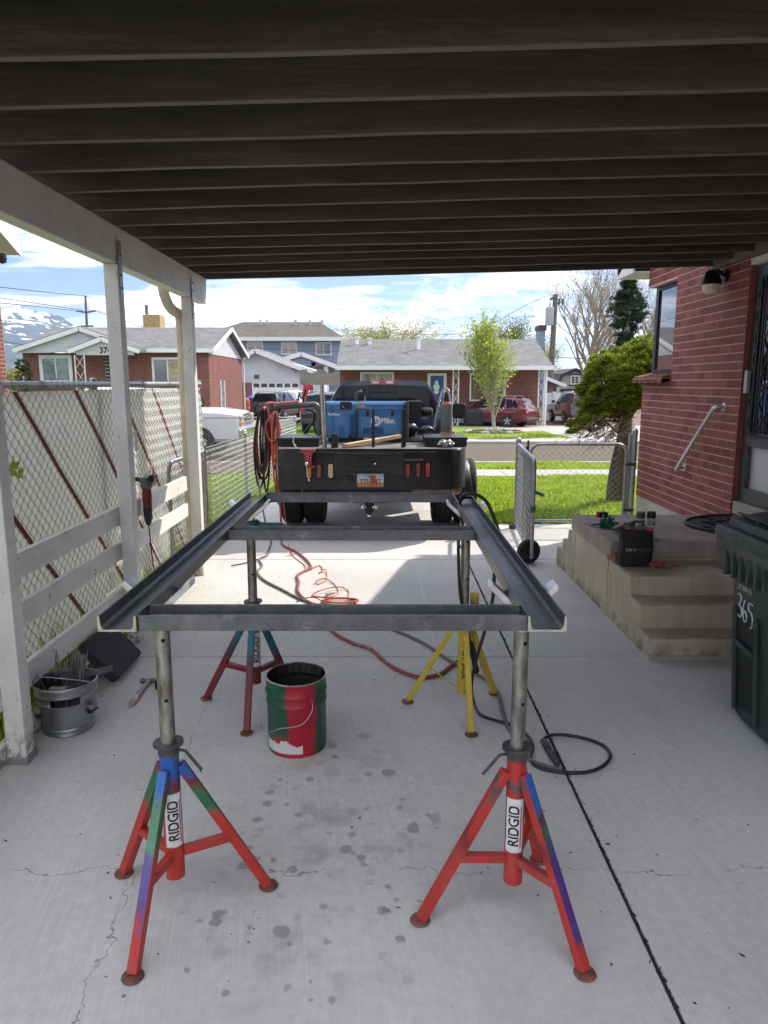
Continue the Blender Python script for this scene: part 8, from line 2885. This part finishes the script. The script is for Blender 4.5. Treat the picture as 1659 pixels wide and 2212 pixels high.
# unseen white garage added behind the camera to bounce sunlight into the carport
gb = thing('bounce_garage', 'added unseen white garage bouncing sunlight into the carport', 'garage', (-1.5, -9, 0))
MB().prism([(-6.5, 0), (4.0, 0), (4.0, 2.9), (-1.2, 4.9), (-6.5, 2.9)], (0, -15, 0), (1, 0, 0), (0, 0, 1), (0, 6, 0)).build('wall', M_WHITETRIM, gb)
for x_ in (-4.6, -0.2):
    dd = MB().box(x_, x_ + 2.6, -8.98, -8.93, 0.0, 2.15).build('garage_door', M_WHITETRIM, gb)
    for k_ in range(4):
        MB().box(x_ + 0.03, x_ + 2.57, -8.929, -8.915, 0.04 + k_ * 0.53, 0.54 + k_ * 0.53).build('door_panel', M_WHITETRIM, dd)
gable_y(MB(), -7.0, 4.5, 2.75, -1.2, 4.98, 2.75, -15.4, -8.6, 0.14).build('roof', M_SHINGLE, gb)
strip('bounce_paving', -8, 3.15, [-9.2, -4.0], -0.006, M_CONC2)  # unseen pale paving, added so sunlit ground bounces light forward too
# ---------------------------------------------------------------- parked vehicles
def paint(name, col, metal=0.3):
    return simple(name, col, 0.22, metal, var=0.06, scale=1.5, coat=1.0)


M_PLASTIC = simple('grey_cladding', (0.035, 0.036, 0.038), 0.6, var=0.15)
M_RIM = simple('alloy_rim', (0.45, 0.46, 0.47), 0.3, 0.8, var=0.1)
M_PLATE = simple('plain_plate', (0.65, 0.63, 0.6), 0.5, var=0.3, scale=30)


def vehicle(name, label, cat, loc, rz, body, st, wheels, wr, side, rear=None, front=None, lamps=(), clad=0.0, rails=None, mirrors=None, plate=None, group='cars parked across the street', bars=()):
    """st: stations front(+y) to rear: (y, z_low, z_belt, z_top, w_low, w_belt, w_top)"""
    t = thing(name, label, cat, loc, rz, group=group)
    rings = []
    for (y, zl, zb, zt, wl, wb, wt) in st:
        zm = zl + (zb - zl) * 0.55
        half = [(wl * 0.93, zl), (wl, zl + 0.10), (wb * 1.012, zm), (wb, zb), (wb - (wb - wt) * 0.5, zb + (zt - 0.05 - zb) * 0.5), (wt, zt - 0.06), (wt - 0.08, zt - 0.012), (wt * 0.5, zt + 0.012), (0, zt + 0.02)]
        rings.append([(x, y, z) for x, z in half] + [(-x, y, z) for x, z in half[::-1][1:]])
    loft(rings).build('body', body, t, local=True, smooth=28)
    S = sorted(st)

    def at(y):
        ys = [s[0] for s in S]
        return [float(np.interp(y, ys, [s[k] for s in S])) for k in range(1, 7)]
    for s in (-1, 1):
        for poly in side:
            vs = []
            for (y, f) in poly:
                zl, zb, zt, wl, wb, wt = at(y)
                x = wb + (wt - wb) * f + 0.012
                vs.append((s * x, y, zb + (zt - 0.06 - zb) * f))
            MB().add(vs, [tuple(range(len(vs)))]).build('side_window', M_CARGLASS, t, local=True)
        for y in wheels:
            zl, zb, zt, wl, wb, wt = at(y)
            R = Matrix.Rotation(PI / 2, 3, 'Y')
            MB().lathe([(0.0001, 0.0), (wr + 0.05, 0.0), (wr + 0.05, -0.05)], (s * (wb * 1.0 + 0.008), y, wr + 0.01), 24, Matrix.Rotation(s * PI / 2, 3, 'Y')).build('wheel_arch', M_FRAMEB if not clad else M_PLASTIC, t, local=True)
            w = MB().lathe([(wr * 0.6, -0.1), (wr * 0.95, -0.1), (wr, -0.07), (wr, 0.07), (wr * 0.95, 0.1), (wr * 0.6, 0.1)], (s * (wb - 0.06), y, wr), 26, R).build('wheel', M_TYRE, t, local=True, smooth=40)
            rm = MB().lathe([(0.0001, 0.0), (wr * 0.62, 0.0), (wr * 0.66, -0.02)], (s * (wb + 0.042), y, wr), 20, Matrix.Rotation(s * PI / 2, 3, 'Y')).build('rim', M_FRAMEB, w, local=True)
            for i in range(5):
                a = 2 * PI * i / 5 + 0.3
                p = Vector((s * (wb + 0.047), y, wr))
                d = Vector((0, math.cos(a), math.sin(a)))
                MB().bar(p + d * 0.02, p + d * wr * 0.63, 0.016, wr * 0.26, up=(d.cross(Vector((1, 0, 0))))).build('spoke', M_RIM, w, local=True)
        if mirrors:
            y, z = mirrors
            zl, zb, zt, wl, wb, wt = at(y)
            MB().obox((s * (wb + 0.11), y, z), (0.2, 0.1, 0.15)).build('mirror', M_INK, t, local=True, bevel=0.03)
        if clad:
            ys = [s2[0] for s2 in S]
            MB().box(min(s * (at(0)[3] + 0.004), s * (at(0)[3] + 0.02)), max(s * (at(0)[3] + 0.004), s * (at(0)[3] + 0.02)), wheels[1] + wr + 0.05, wheels[0] - wr - 0.05, at(0)[0] + 0.02, at(0)[0] + clad).build('cladding', M_PLASTIC, t, local=True)
        if rails:
            y0, y1 = rails
            zt = at((y0 + y1) / 2)
            MB().tube([(s * (zt[5] - 0.06), y0, at(y0)[2] + 0.0), (s * (zt[5] - 0.06), y0 - 0.1, at(y0)[2] + 0.07), (s * (zt[5] - 0.06), y1 + 0.1, at(y1)[2] + 0.07), (s * (zt[5] - 0.06), y1, at(y1)[2])], 0.022, 6).build('roof_rail', M_RIM, t, local=True)
    for nm, g in (('rear_window', rear), ('windscreen', front)):
        if g:
            (y0, z0, w0), (y1, z1, w1) = g
            n = Vector((0, (z1 - z0), -(y1 - y0))).normalized()
            if (n.y < 0) == (nm == 'windscreen'):
                n = -n
            o = n * 0.014
            MB().add([(-w0, y0 + o.y, z0 + o.z), (w0, y0 + o.y, z0 + o.z), (w1, y1 + o.y, z1 + o.z), (-w1, y1 + o.y, z1 + o.z)], [(0, 1, 2, 3)]).build(nm, M_CARGLASS, t, local=True)
    for (nm, x, y, z, sx, sy, sz, m) in lamps:
        for s in (-1, 1) if x else (1,):
            MB().obox((s * x, y, z), (sx, sy, sz)).build(nm, m, t, local=True, bevel=min(sx, sy, sz) * 0.3)
    return t


q = GS(1066, 921)
M_WINE = paint('wine_red_paint', (0.13, 0.006, 0.014))
vehicle('parked_car', 'dark red estate car parked across the street behind the young tree', 'car', (q.x, q.y + 0.5, gz(q.y)), math.radians(56), M_WINE,
        [(2.36, .32, .62, .66, .70, .74, .60), (2.2, .26, .74, .80, .82, .84, .68), (1.4, .24, .90, .98, .88, .90, .72), (0.95, .24, .95, 1.06, .89, .905, .70), (0.25, .24, .96, 1.55, .89, .91, .62), (-0.4, .24, .97, 1.62, .89, .91, .62), (-1.5, .24, .99, 1.60, .89, .91, .60), (-1.85, .25, 1.0, 1.50, .88, .90, .58), (-2.22, .32, 1.0, 1.08, .86, .88, .70), (-2.38, .36, .78, .84, .80, .82, .70)],
        (1.42, -1.32), 0.335, [[(0.62, .12), (0.2, .85), (-0.22, .95), (-0.22, .1)], [(-0.30, .1), (-0.30, .95), (-1.05, .93), (-1.1, .1)], [(-1.2, .1), (-1.15, .9), (-1.6, .85), (-1.85, .35), (-1.8, .12)]],
        rear=((-2.2, 1.07, .68), (-1.88, 1.48, .55)), front=((0.92, 1.08, .68), (0.28, 1.52, .56)),
        lamps=(('tail_lamp', .70, -2.24, .93, .30, .14, .17, M_REDLENS), ('number_plate', 0, -2.36, .80, .32, .03, .15, M_PLATE), ('bumper', 0, -2.30, .42, 1.66, .22, .18, M_PLASTIC), ('door_handle', .92, -0.15, .86, .03, .14, .03, M_WINE), ('door_handle', .92, -1.05, .87, .03, .14, .03, M_WINE), ('head_lamp', .62, 2.24, .68, .3, .16, .14, M_CLEAR)), clad=0.17, rails=(0.1, -1.6), mirrors=(0.75, 1.05))
M_SLATE = paint('slate_grey_paint', (0.045, 0.05, 0.055))
SUVST = [(2.35, .45, .80, .86, .80, .84, .70), (2.25, .40, .98, 1.04, .90, .92, .78), (1.1, .38, 1.10, 1.17, .93, .95, .80), (0.85, .38, 1.12, 1.22, .94, .96, .78), (0.3, .38, 1.13, 1.76, .94, .96, .68), (-0.5, .38, 1.14, 1.82, .94, .96, .69), (-1.9, .38, 1.16, 1.80, .94, .96, .68), (-2.10, .40, 1.16, 1.70, .93, .95, .68), (-2.28, .44, 1.14, 1.20, .92, .94, .80), (-2.36, .48, .84, .9, .90, .91, .78)]
SUVWIN = [[(0.6, .12), (0.28, .85), (-0.3, .95), (-0.3, .1)], [(-0.4, .1), (-0.4, .95), (-1.15, .95), (-1.2, .1)], [(-1.3, .1), (-1.28, .93), (-1.85, .9), (-2.0, .12)]]


def suv(label, loc, rz, m, tail=M_DREDLENS, plate=True, name='parked_car', scale=1.0, rails=True):
    st = [tuple([a[0] * scale] + list(a[1:])) for a in SUVST]
    return vehicle(name, label, 'car', loc, rz, m, st, (1.42, -1.38), 0.38, SUVWIN, rear=((-2.27, 1.22, .80), (-2.12, 1.68, .66)), front=((0.86, 1.24, .78), (0.32, 1.72, .64)),
                   lamps=(('tail_lamp', .86, -2.30, 1.02, .12, .10, .30, tail), ('number_plate', 0, -2.385, .88, .32, .03, .16, M_PLATE), ('bumper', 0, -2.38, .56, 1.8, .16, .22, M_PLASTIC), ('badge', 0, -2.385, 1.06, .55, .02, .05, M_RIM), ('head_lamp', .7, 2.28, .86, .34, .12, .16, M_CLEAR), ('door_handle', .97, -0.2, 1.0, .03, .14, .03, m)), clad=0.10, rails=(0.1, -1.9) if rails else None, mirrors=(0.62, 1.24))


q = D(602, 880, 47)
suv('slate grey SUV seen from behind in front of the white garage', (q.x, 47, GZF), math.radians(-14), M_SLATE)
q = D(640, 880, 53)
suv('white truck-like vehicle parked ahead of the slate grey SUV', (q.x, 53.5, GZF), math.radians(-12), paint('white_paint', (0.62, 0.63, 0.64), 0.0), scale=1.1)
q = D(708, 880, 33)
suv('black SUV mostly hidden behind the truck cab', (q.x, 34, gz(34)), math.radians(-4), paint('black_paint', (0.010, 0.012, 0.016)), tail=M_REDLENS)
q = D(1232, 900, 43)
suv('dark brown grey SUV parked nose-in right of the long brick house', (q.x + 0.3, 43.5, GZF), math.radians(2), paint('brown_grey_paint', (0.055, 0.048, 0.046)), tail=M_REDLENS, scale=1.12)
# white pickup at the near kerb, nose to the right
q = D(531, 900, 19.6)
M_WP = paint('white_pickup_paint', (0.66, 0.69, 0.70), 0.0)
L_ = 2.9
pk_ = vehicle('parked_pickup', 'white pickup with chrome grille parked at the near kerb behind the low fence', 'pickup', (q.x - L_, 19.9, gz(19.9)), math.radians(-90), M_WP,
              [(2.88, .45, .92, .96, .80, .86, .78), (2.78, .40, 1.12, 1.20, .95, .96, .88), (2.3, .42, 1.18, 1.28, .98, 1.0, .90), (1.2, .42, 1.20, 1.30, .98, 1.0, .88), (0.95, .42, 1.22, 1.34, .98, 1.0, .84), (0.45, .42, 1.24, 1.80, .98, 1.0, .74), (-0.9, .42, 1.24, 1.86, .98, 1.0, .74), (-1.25, .42, 1.24, 1.80, .98, 1.0, .74), (-1.3, .42, 1.22, 1.26, .98, 1.0, .96), (-2.9, .45, 1.22, 1.26, .97, .98, .95)],
              (1.75, -1.75), 0.40, [[(0.78, .12), (0.45, .85), (-0.2, .93), (-0.2, .1)], [(-0.3, .1), (-0.3, .93), (-1.1, .9), (-1.15, .1)]], front=((0.97, 1.36, .80), (0.48, 1.76, .68)),
              lamps=(('head_lamp', .74, 2.84, 1.06, .34, .14, .14, M_CLEAR), ('turn_lamp', .76, 2.84, .90, .30, .14, .13, M_AMBER), ('grille_bar', 0, 2.87, 1.06, 1.1, .08, .05, M_CHR), ('grille_bar', 0, 2.88, .97, 1.1, .08, .05, M_CHR), ('grille_bar', 0, 2.88, .88, 1.15, .08, .05, M_CHR), ('grille', 0, 2.83, .98, 1.12, .1, .3, M_INK), ('bumper', 0, 2.93, .66, 1.92, .2, .24, M_CHR)), mirrors=(0.85, 1.35), group='cars parked across the street')
# red water barrel beside the numbered house
q = D(527, 892, 50)
M_BARREL = simple('red_plastic_barrel', (0.34, 0.045, 0.03), 0.5, var=0.15, scale=4)
b = MB().lathe([(0.40, 0.0), (0.43, 0.05), (0.45, 0.25), (0.43, 0.27), (0.47, 0.4), (0.45, 0.62), (0.48, 0.65), (0.45, 0.68), (0.47, 0.9), (0.43, 1.05), (0.45, 1.08), (0.40, 1.25), (0.3, 1.32), (0.0001, 1.33)], (q.x, 50, GZF), 20)
tag(b.build('water_barrel', M_BARREL, smooth=35), 'tall red plastic barrel at the back corner of the numbered house', 'barrel')
q2 = Vector((q.x + 0.35, 50.8, GZF))
tag(MB().lathe([(0.3, 0), (0.32, 1.3), (0.33, 1.32), (0.0001, 1.5)], q2, 16).build('barrel', simple('blue_plastic', (0.03, 0.06, 0.35), 0.5), smooth=35), 'blue bin top showing behind the red barrel', 'barrel')
# red folded canopy
q = D(665, 860, 40)
tag(MB().tube([(q.x, 40, GZF), (q.x, 40, 0.9), (q.x + 0.05, 40, 2.15)], [0.12, 0.34, 0.2], 10).build('folded_umbrella', simple('red_canvas', (0.40, 0.03, 0.03), 0.7, var=0.4, scale=6), smooth=40), 'folded red canvas umbrella standing left of the black SUV', 'umbrella')

# ---------------------------------------------------------------- trees
M_BARK = simple('grey_brown_bark', (0.13, 0.10, 0.08), 0.95, var=0.4, scale=14, bump=1.0, bscale=40, bdist=0.02)
M_BARKP = simple('pale_bark', (0.30, 0.265, 0.22), 0.9, var=0.3, scale=14)


def limb_tree(rg, base, h, spread, levels, n0, up=0.6, r0=0.12, ang=0.7, first=0.3, ratio=0.62, kids=(4, 6), wob=0.12):
    """branch skeleton: returns segments [(p, q, r_p, r_q)] and twig tips"""
    segs, tips = [], []

    def grow(p, d, L, r, lv):
        n = 4 if lv < 2 else 3
        pts = [p]
        for i in range(n):
            d = (d + Vector((rg.gauss(0, wob), rg.gauss(0, wob), rg.gauss(0, wob) + up * 0.10))).normalized()
            pts.append(pts[-1] + d * (L / n))
        for i in range(n):
            ra, rb = r * (1 - 0.55 * i / n), r * (1 - 0.55 * (i + 1) / n)
            segs.append((pts[i], pts[i + 1], ra, rb))
        if lv >= levels:
            tips.extend(pts[1:])
            return
        if lv >= levels - 1:
            tips.extend(pts[1:])
        kn = rg.randint(*kids) if lv else n0
        for k in range(kn):
            f = first + (1 - first) * (k + rg.random()) / kn if lv == 0 else rg.uniform(0.25, 1.0)
            i = min(n - 1, int(f * n))
            q = pts[i].lerp(pts[i + 1], f * n - i)
            a = 2 * PI * k * 0.382 * 2 + rg.uniform(-0.5, 0.5)
            side = Vector((math.cos(a), math.sin(a), 0))
            dd = (d * math.cos(ang) + side * math.sin(ang) + Vector((0, 0, up * 0.35))).normalized()
            LL = L * ratio * (1 - 0.45 * f if lv == 0 else rg.uniform(0.6, 1.0)) * spread
            grow(q, dd, LL, r * (1 - 0.5 * f) * 0.5, lv + 1)
    grow(Vector(base), Vector((0, 0, 1)), h, r0, 0)
    return segs, tips


def wood_mesh(segs, n=5, rmin=0.0):
    b = MB()
    for p, q, ra, rb in segs:
        b.tube([p, q], [max(ra, rmin), max(rb, rmin * 0.8)], n if ra > 0.02 else 3, cap=False)
    return b


def leaf_cloud(name, pts, per, spread, size, mat, parent, seed, droop=0.0, asp=0.6):
    r = np.random.default_rng(seed)
    P = np.array([tuple(p) for p in pts])
    P = np.repeat(P, per, axis=0)
    n = len(P)
    C = P + r.normal(0, spread, (n, 3))
    a = r.normal(0, 1, (n, 3))
    a /= np.linalg.norm(a, axis=1)[:, None]
    b = np.cross(a, r.normal(0, 1, (n, 3)))
    b /= np.linalg.norm(b, axis=1)[:, None]
    s = size * r.uniform(0.6, 1.3, n)[:, None]
    V = np.stack([C - a * s, C - b * s * asp, C + a * s, C + b * s * asp], 1).reshape(-1, 3)
    F = np.arange(4 * n).reshape(-1, 4)
    return np_obj(name, V, F, mat, parent)


# young tree in the island across the street
rg = random.Random(12)
q = GS(1068, 936)
M_YLEAF = mat_leaf('spring_leaves', (0.14, 0.23, 0.03), (0.30, 0.39, 0.05), (0.50, 0.46, 0.10), 0.45)
yt = thing('young_tree', 'slim young tree with fresh yellow green leaves in front of the red car', 'tree', q)
segs, tips = limb_tree(rg, q, 3.45, 1.08, 2, 32, up=1.1, r0=0.085, ang=0.66, first=0.15, ratio=0.66, kids=(4, 6), wob=0.08)
wood_mesh(segs, 6, 0.009).build('trunk', M_BARKP, yt, smooth=60)
leaf_cloud('crown', tips, 8, 0.10, 0.058, M_YLEAF, yt, 3)
ring = [(q + Vector((1.25 * math.cos(2 * PI * i / 22), 0.95 * math.sin(2 * PI * i / 22), 0.08))) for i in range(22)]
rs = thing('stone_ring', 'ring of reddish edging stones round the foot of the young tree', 'edging', q)
for i, p in enumerate(ring):
    MB().obox(p + Vector((0, 0, -0.02)), (0.30, 0.20, 0.15), Matrix.Rotation(2 * PI * i / 22 + PI / 2, 3, 'Z')).build('stone', M_RUSTY if i % 3 else M_FOUND, rs, bevel=0.03)
lump('white_flowers', 'low white plant at the foot of the young tree', 'plant', q + Vector((0, -0.2, 0.05)), (0.26, 0.22, 0.2), simple('white_petals', (0.45, 0.46, 0.40), 0.8, var=0.4, scale=8), 44, 10, 0.5)

# clumpy pine beside the gate
M_PINE = mat_leaf('pine_needles', (0.04, 0.075, 0.012), (0.15, 0.21, 0.024), (0.42, 0.44, 0.06), 0.35, scale=2.2)
pb = Vector((3.50, 10.75, gz(10.75)))
pt = thing('pine_tree', 'dense clumpy evergreen with a thick trunk beside the walk gate', 'tree', pb)
b = MB()
b.tube(bez([pb + Vector((-0.02, 0, -0.05)), pb + Vector((0.0, 0, 0.5)), pb + Vector((0.08, 0.0, 1.1)), pb + Vector((0.06, 0.1, 1.7)), pb + Vector((0.0, 0.1, 2.2))], 5), [0.14 - 0.004 * i for i in range(21)], 12)
b.build('trunk', M_BARK, pt, smooth=60)
r9 = random.Random(9)
clumps = []
for i in range(1500):
    d = Vector((r9.uniform(-1, 1), r9.uniform(-1, 1), r9.uniform(-1, 1)))
    if d.length > 1 or d.length < 0.3:
        continue
    d = d.normalized() * (d.length ** 0.35)
    lum = 1 + 0.10 * math.sin(5 * d.x + 2) * math.sin(4 * d.z + 1) + 0.07 * math.sin(9 * d.y + 7 * d.z)
    c = pb + Vector((-0.06 + d.x * 0.56 * lum, d.y * 0.56 * lum, 1.76 + d.z * (0.52 if d.z > 0 else 0.48) * lum + 0.14 * d.x))
    clumps.append(c)
for (dx, dz, s_) in ((-0.60, 1.12, 22), (-0.50, 1.22, 16), (-0.68, 1.02, 10), (-0.30, 1.20, 12), (0.36, 2.20, 16), (0.20, 2.28, 12), (0.45, 2.05, 10)):
    for k in range(s_):
        clumps.append(pb + Vector((dx + r9.gauss(0, 0.07), r9.gauss(0, 0.2), dz + r9.gauss(0, 0.05) + 0.06)))


def needle_clumps(name, cl, per, rad, ln, wd, mat, parent, seed):
    r = np.random.default_rng(seed)
    C = np.repeat(np.array([tuple(c) for c in cl]), per, axis=0)
    n = len(C)
    d = r.normal(0, 1, (n, 3))
    d[:, 2] = np.abs(d[:, 2]) * 0.9 + 0.1 * d[:, 2]
    d /= np.linalg.norm(d, axis=1)[:, None]
    c0 = C + d * (rad * r.uniform(0.1, 0.75, n))[:, None]
    c1 = c0 + d * (ln * r.uniform(0.6, 1.2, n))[:, None]
    s = np.cross(d, r.normal(0, 1, (n, 3)))
    s /= np.linalg.norm(s, axis=1)[:, None]
    V = np.stack([c0 - s * wd, c0 + s * wd, c1], 1).reshape(-1, 3)
    return np_obj(name, V, np.arange(3 * n).reshape(-1, 3), mat, parent)


needle_clumps('crown', clumps, 110, 0.075, 0.05, 0.007, M_PINE, pt, 5)
segs = []
for c in clumps[::7]:
    p0 = pb + Vector((0.04, 0.05, r9.uniform(1.0, 1.9)))
    m_ = p0.lerp(c, 0.5) + Vector((0, 0, 0.06))
    segs += [(p0, m_, 0.022, 0.014), (m_, c, 0.014, 0.006)]
wood_mesh(segs, 5).build('branch_wood', M_BARK, pt)
segs = []
for i in range(150):
    p0 = pb + Vector((r9.uniform(-0.5, 0.15), r9.uniform(-0.4, 0.3), r9.uniform(1.0, 1.35)))
    d = Vector((r9.uniform(-0.9, 0.1), r9.uniform(-0.5, 0.3), r9.uniform(-0.75, 0.0)))
    p1 = p0 + d * 0.16
    p2 = p1 + (d + Vector((r9.uniform(-0.6, 0.6), r9.uniform(-0.6, 0.6), r9.uniform(-0.4, 0.4)))) * 0.2
    segs += [(p0, p1, 0.008, 0.005), (p1, p2, 0.005, 0.003)]
wood_mesh(segs, 3).build('dead_twigs', simple('dead_twig', (0.27, 0.20, 0.16), 0.9, var=0.3), pt)

# dark spruce beyond
M_SPR = mat_leaf('spruce_needles', (0.010, 0.024, 0.012), (0.025, 0.05, 0.022), (0.05, 0.085, 0.035), 0.15)
sb = Vector((D(1352, 740, 33).x, 33, gz(33)))
stz = D(1352, 560, 33).z + 0.9
sp = thing('spruce_tree', 'tall dark spruce with a pale trunk behind the clumpy evergreen', 'tree', sb)
MB().tube([sb, sb + Vector((0.05, 0, (stz - sb.z) * 0.5)), Vector((sb.x, sb.y, stz))], [0.22, 0.15, 0.03], 8).build('trunk', M_BARKP, sp, smooth=60)
cl = []
r8 = random.Random(21)
zlo = D(1352, 760, 33).z
z = zlo
segs = []
while z < stz:
    f = (z - zlo) / (stz - zlo)
    rad = (0.85 - 0.5 * f) * (0.35 + 0.75 * (0.5 + 0.5 * math.sin(z * 2.6 + 1.0)))
    for k in range(7):
        a = r8.uniform(0, 2 * PI)
        L = rad * r8.uniform(0.6, 1.35) * (1.25 if math.cos(a) < 0 else 1.0)
        d = Vector((math.cos(a), math.sin(a), -0.12))
        p0 = Vector((sb.x, sb.y, z))
        segs.append((p0, p0 + d * L, 0.025, 0.008))
        for j in range(int(4 + L * 7)):
            cl.append(p0 + d * L * r8.uniform(0.25, 1.05) + Vector((r8.gauss(0, 0.07), r8.gauss(0, 0.07), r8.gauss(-0.05, 0.06))))
    z += 0.17
needle_clumps('crown', cl, 26, 0.14, 0.13, 0.018, M_SPR, sp, 8)
wood_mesh(segs, 4).build('branch_wood', M_BARK, sp)

# big half-bare tree right of the pole
M_BUD = mat_leaf('budding_leaves', (0.16, 0.16, 0.04), (0.30, 0.28, 0.07), (0.42, 0.38, 0.13), 0.4)


def big_tree(label, px, Y, top_py, r0, n0, seed, per, size, mat, leafspread=0.35, levels=3, ang=0.6, spread=0.95, up=0.9, ratio=0.72, first=0.22, rmin=0.012, bark=None, xscale=1.0):
    rg_ = random.Random(seed)
    top = D(px, top_py, Y).z
    base = Vector((D(px, top_py, Y).x, Y, GZF))
    t = thing('tree', label, 'tree', base)
    segs, tips = limb_tree(rg_, base, (top - GZF) * 0.72, spread, levels, n0, up=up, r0=r0, ang=ang, first=first, ratio=ratio, kids=(4, 6), wob=0.10)
    wood_mesh(segs, 6, rmin).build('trunk', bark or M_BARKP, t)
    leaf_cloud('crown', tips, per, leafspread, size, mat, t, seed)
    return t


big_tree('large half-bare tree with yellow buds behind the gambrel shed', 1275, 60, 625, 0.30, 20, 31, 2, 0.055, M_BUD, 0.2, 3, 0.78, 1.12, 0.9, 0.80, 0.16, 0.013, simple('light_grey_twigs', (0.30, 0.26, 0.20), 0.9, var=0.2))
big_tree('second half-bare budding tree farther right of the spruce', 1440, 64, 660, 0.26, 18, 37, 2, 0.06, M_BUD, 0.2, 3, 0.6, 1.0, 1.0, 0.74, 0.2, 0.015, M_BARKP)
big_tree('rounded yellow green tree above the long house roof', 850, 92, 704, 0.3, 18, 41, 34, 0.085, M_BUD, 0.45, 2, 1.0, 1.35, 0.25, 0.8, 0.3)
big_tree('lower yellow green tree left of the rounded one', 768, 96, 712, 0.25, 14, 43, 34, 0.085, M_BUD, 0.4, 2, 1.0, 1.15, 0.5, 0.75, 0.3)
big_tree('thin budding tree above the blue house roof', 655, 104, 692, 0.25, 12, 47, 20, 0.08, M_BUD, 0.4, 2, 0.7, 0.9, 0.5, 0.75, 0.3)
big_tree('green tree behind the chimney of the long house', 1120, 88, 704, 0.25, 14, 53, 34, 0.09, mat_leaf('mid_green_leaves', (0.05, 0.075, 0.02), (0.11, 0.14, 0.04), (0.24, 0.23, 0.07), 0.3), 0.45, 2, 0.75, 1.0, 0.5, 0.75, 0.3)
big_tree('yellowish tree filling the gap between pole and chimney', 1180, 80, 735, 0.25, 12, 59, 30, 0.08, M_BUD, 0.4, 2, 0.75, 0.9, 0.5, 0.75, 0.2)
big_tree('small pale tree at the far left behind the numbered house', 35, 75, 795, 0.2, 9, 61, 8, 0.13, M_BUD, 0.35, 2, 0.75, 0.9, 0.5, 0.75, 0.2)
big_tree('bare pale bush tip behind the numbered house roof', 395, 70, 700, 0.2, 8, 67, 6, 0.1, M_BUD, 0.25, 2, 0.6, 0.7, 0.6, 0.7, 0.2)
# topiary by the numbered house, and shrubs
M_TOP = mat_leaf('topiary_leaves', (0.02, 0.04, 0.012), (0.05, 0.085, 0.02), (0.09, 0.13, 0.03), 0.2)
q = ZA(150, 680, 38.5)
tp_ = thing('topiary_shrub', 'clipped ball shaped topiary at the left corner of the numbered house', 'shrub', (q.x, 38.5, gz(38.5)))
MB().tube([(q.x, 38.5, gz(38.5)), (q.x, 38.5, 1.6)], 0.05, 6).build('trunk', M_BARK, tp_)
cl = []
for zc, rr_ in ((2.0, 0.36), (1.45, 0.45), (0.8, 0.55), (0.2, 0.5)):
    for i in range(90):
        d = Vector((r8.gauss(0, 1), r8.gauss(0, 1), r8.gauss(0, 1))).normalized()
        cl.append(Vector((q.x, 38.5, ZA(150, 600, 38.5).z - 2.0 + zc - 0.35)) + d * rr_ * r8.uniform(0.7, 1.0))
needle_clumps('crown', cl, 14, 0.05, 0.09, 0.025, M_TOP, tp_, 6)
q = ZA(1243, 700, 38.6)
sb_ = thing('round_shrub', 'round green shrub under the triple window of the numbered house', 'shrub', (q.x, 38.6, gz(38.6)))
cl = [Vector((q.x, 38.6, 0.55)) + Vector((r8.gauss(0, 1), r8.gauss(0, 1), r8.gauss(0, 1.3))).normalized() * r8.uniform(0.45, 0.62) for i in range(160)]
needle_clumps('crown', cl, 16, 0.05, 0.09, 0.025, M_TOP, sb_, 7)
MB().tube([(q.x, 38.6, gz(38.6)), (q.x, 38.6, 0.5)], 0.05, 6).build('trunk', M_BARK, sb_)
# vine leaves poking through the slats at the left edge
for i, (x_, y_) in enumerate(((12, 1012), (28, 1022))):
    p = XP(x_ + 14, y_, FX + 0.06)
    vl = thing('vine_sprig', ('larger' if i == 0 else 'smaller') + ' green maple-like sprig poking through the slatted fence', 'plant', p)
    for k in range(5):
        a = 0.6 + k * 1.1
        d = Vector((0.25, math.cos(a), math.sin(a) * 0.8)).normalized()
        s = d.cross(Vector((1, 0, 0.2))).normalized()
        L = 0.075 if i == 0 else 0.05
        MB().add([p, p + d * L * 0.4 + s * L * 0.35, p + d * L * 0.55 + s * L * 0.2, p + d * L, p + d * L * 0.55 - s * L * 0.2, p + d * L * 0.4 - s * L * 0.35], [(0, 1, 2, 3), (0, 3, 4, 5)]).build('leaf', M_YLEAF, vl)
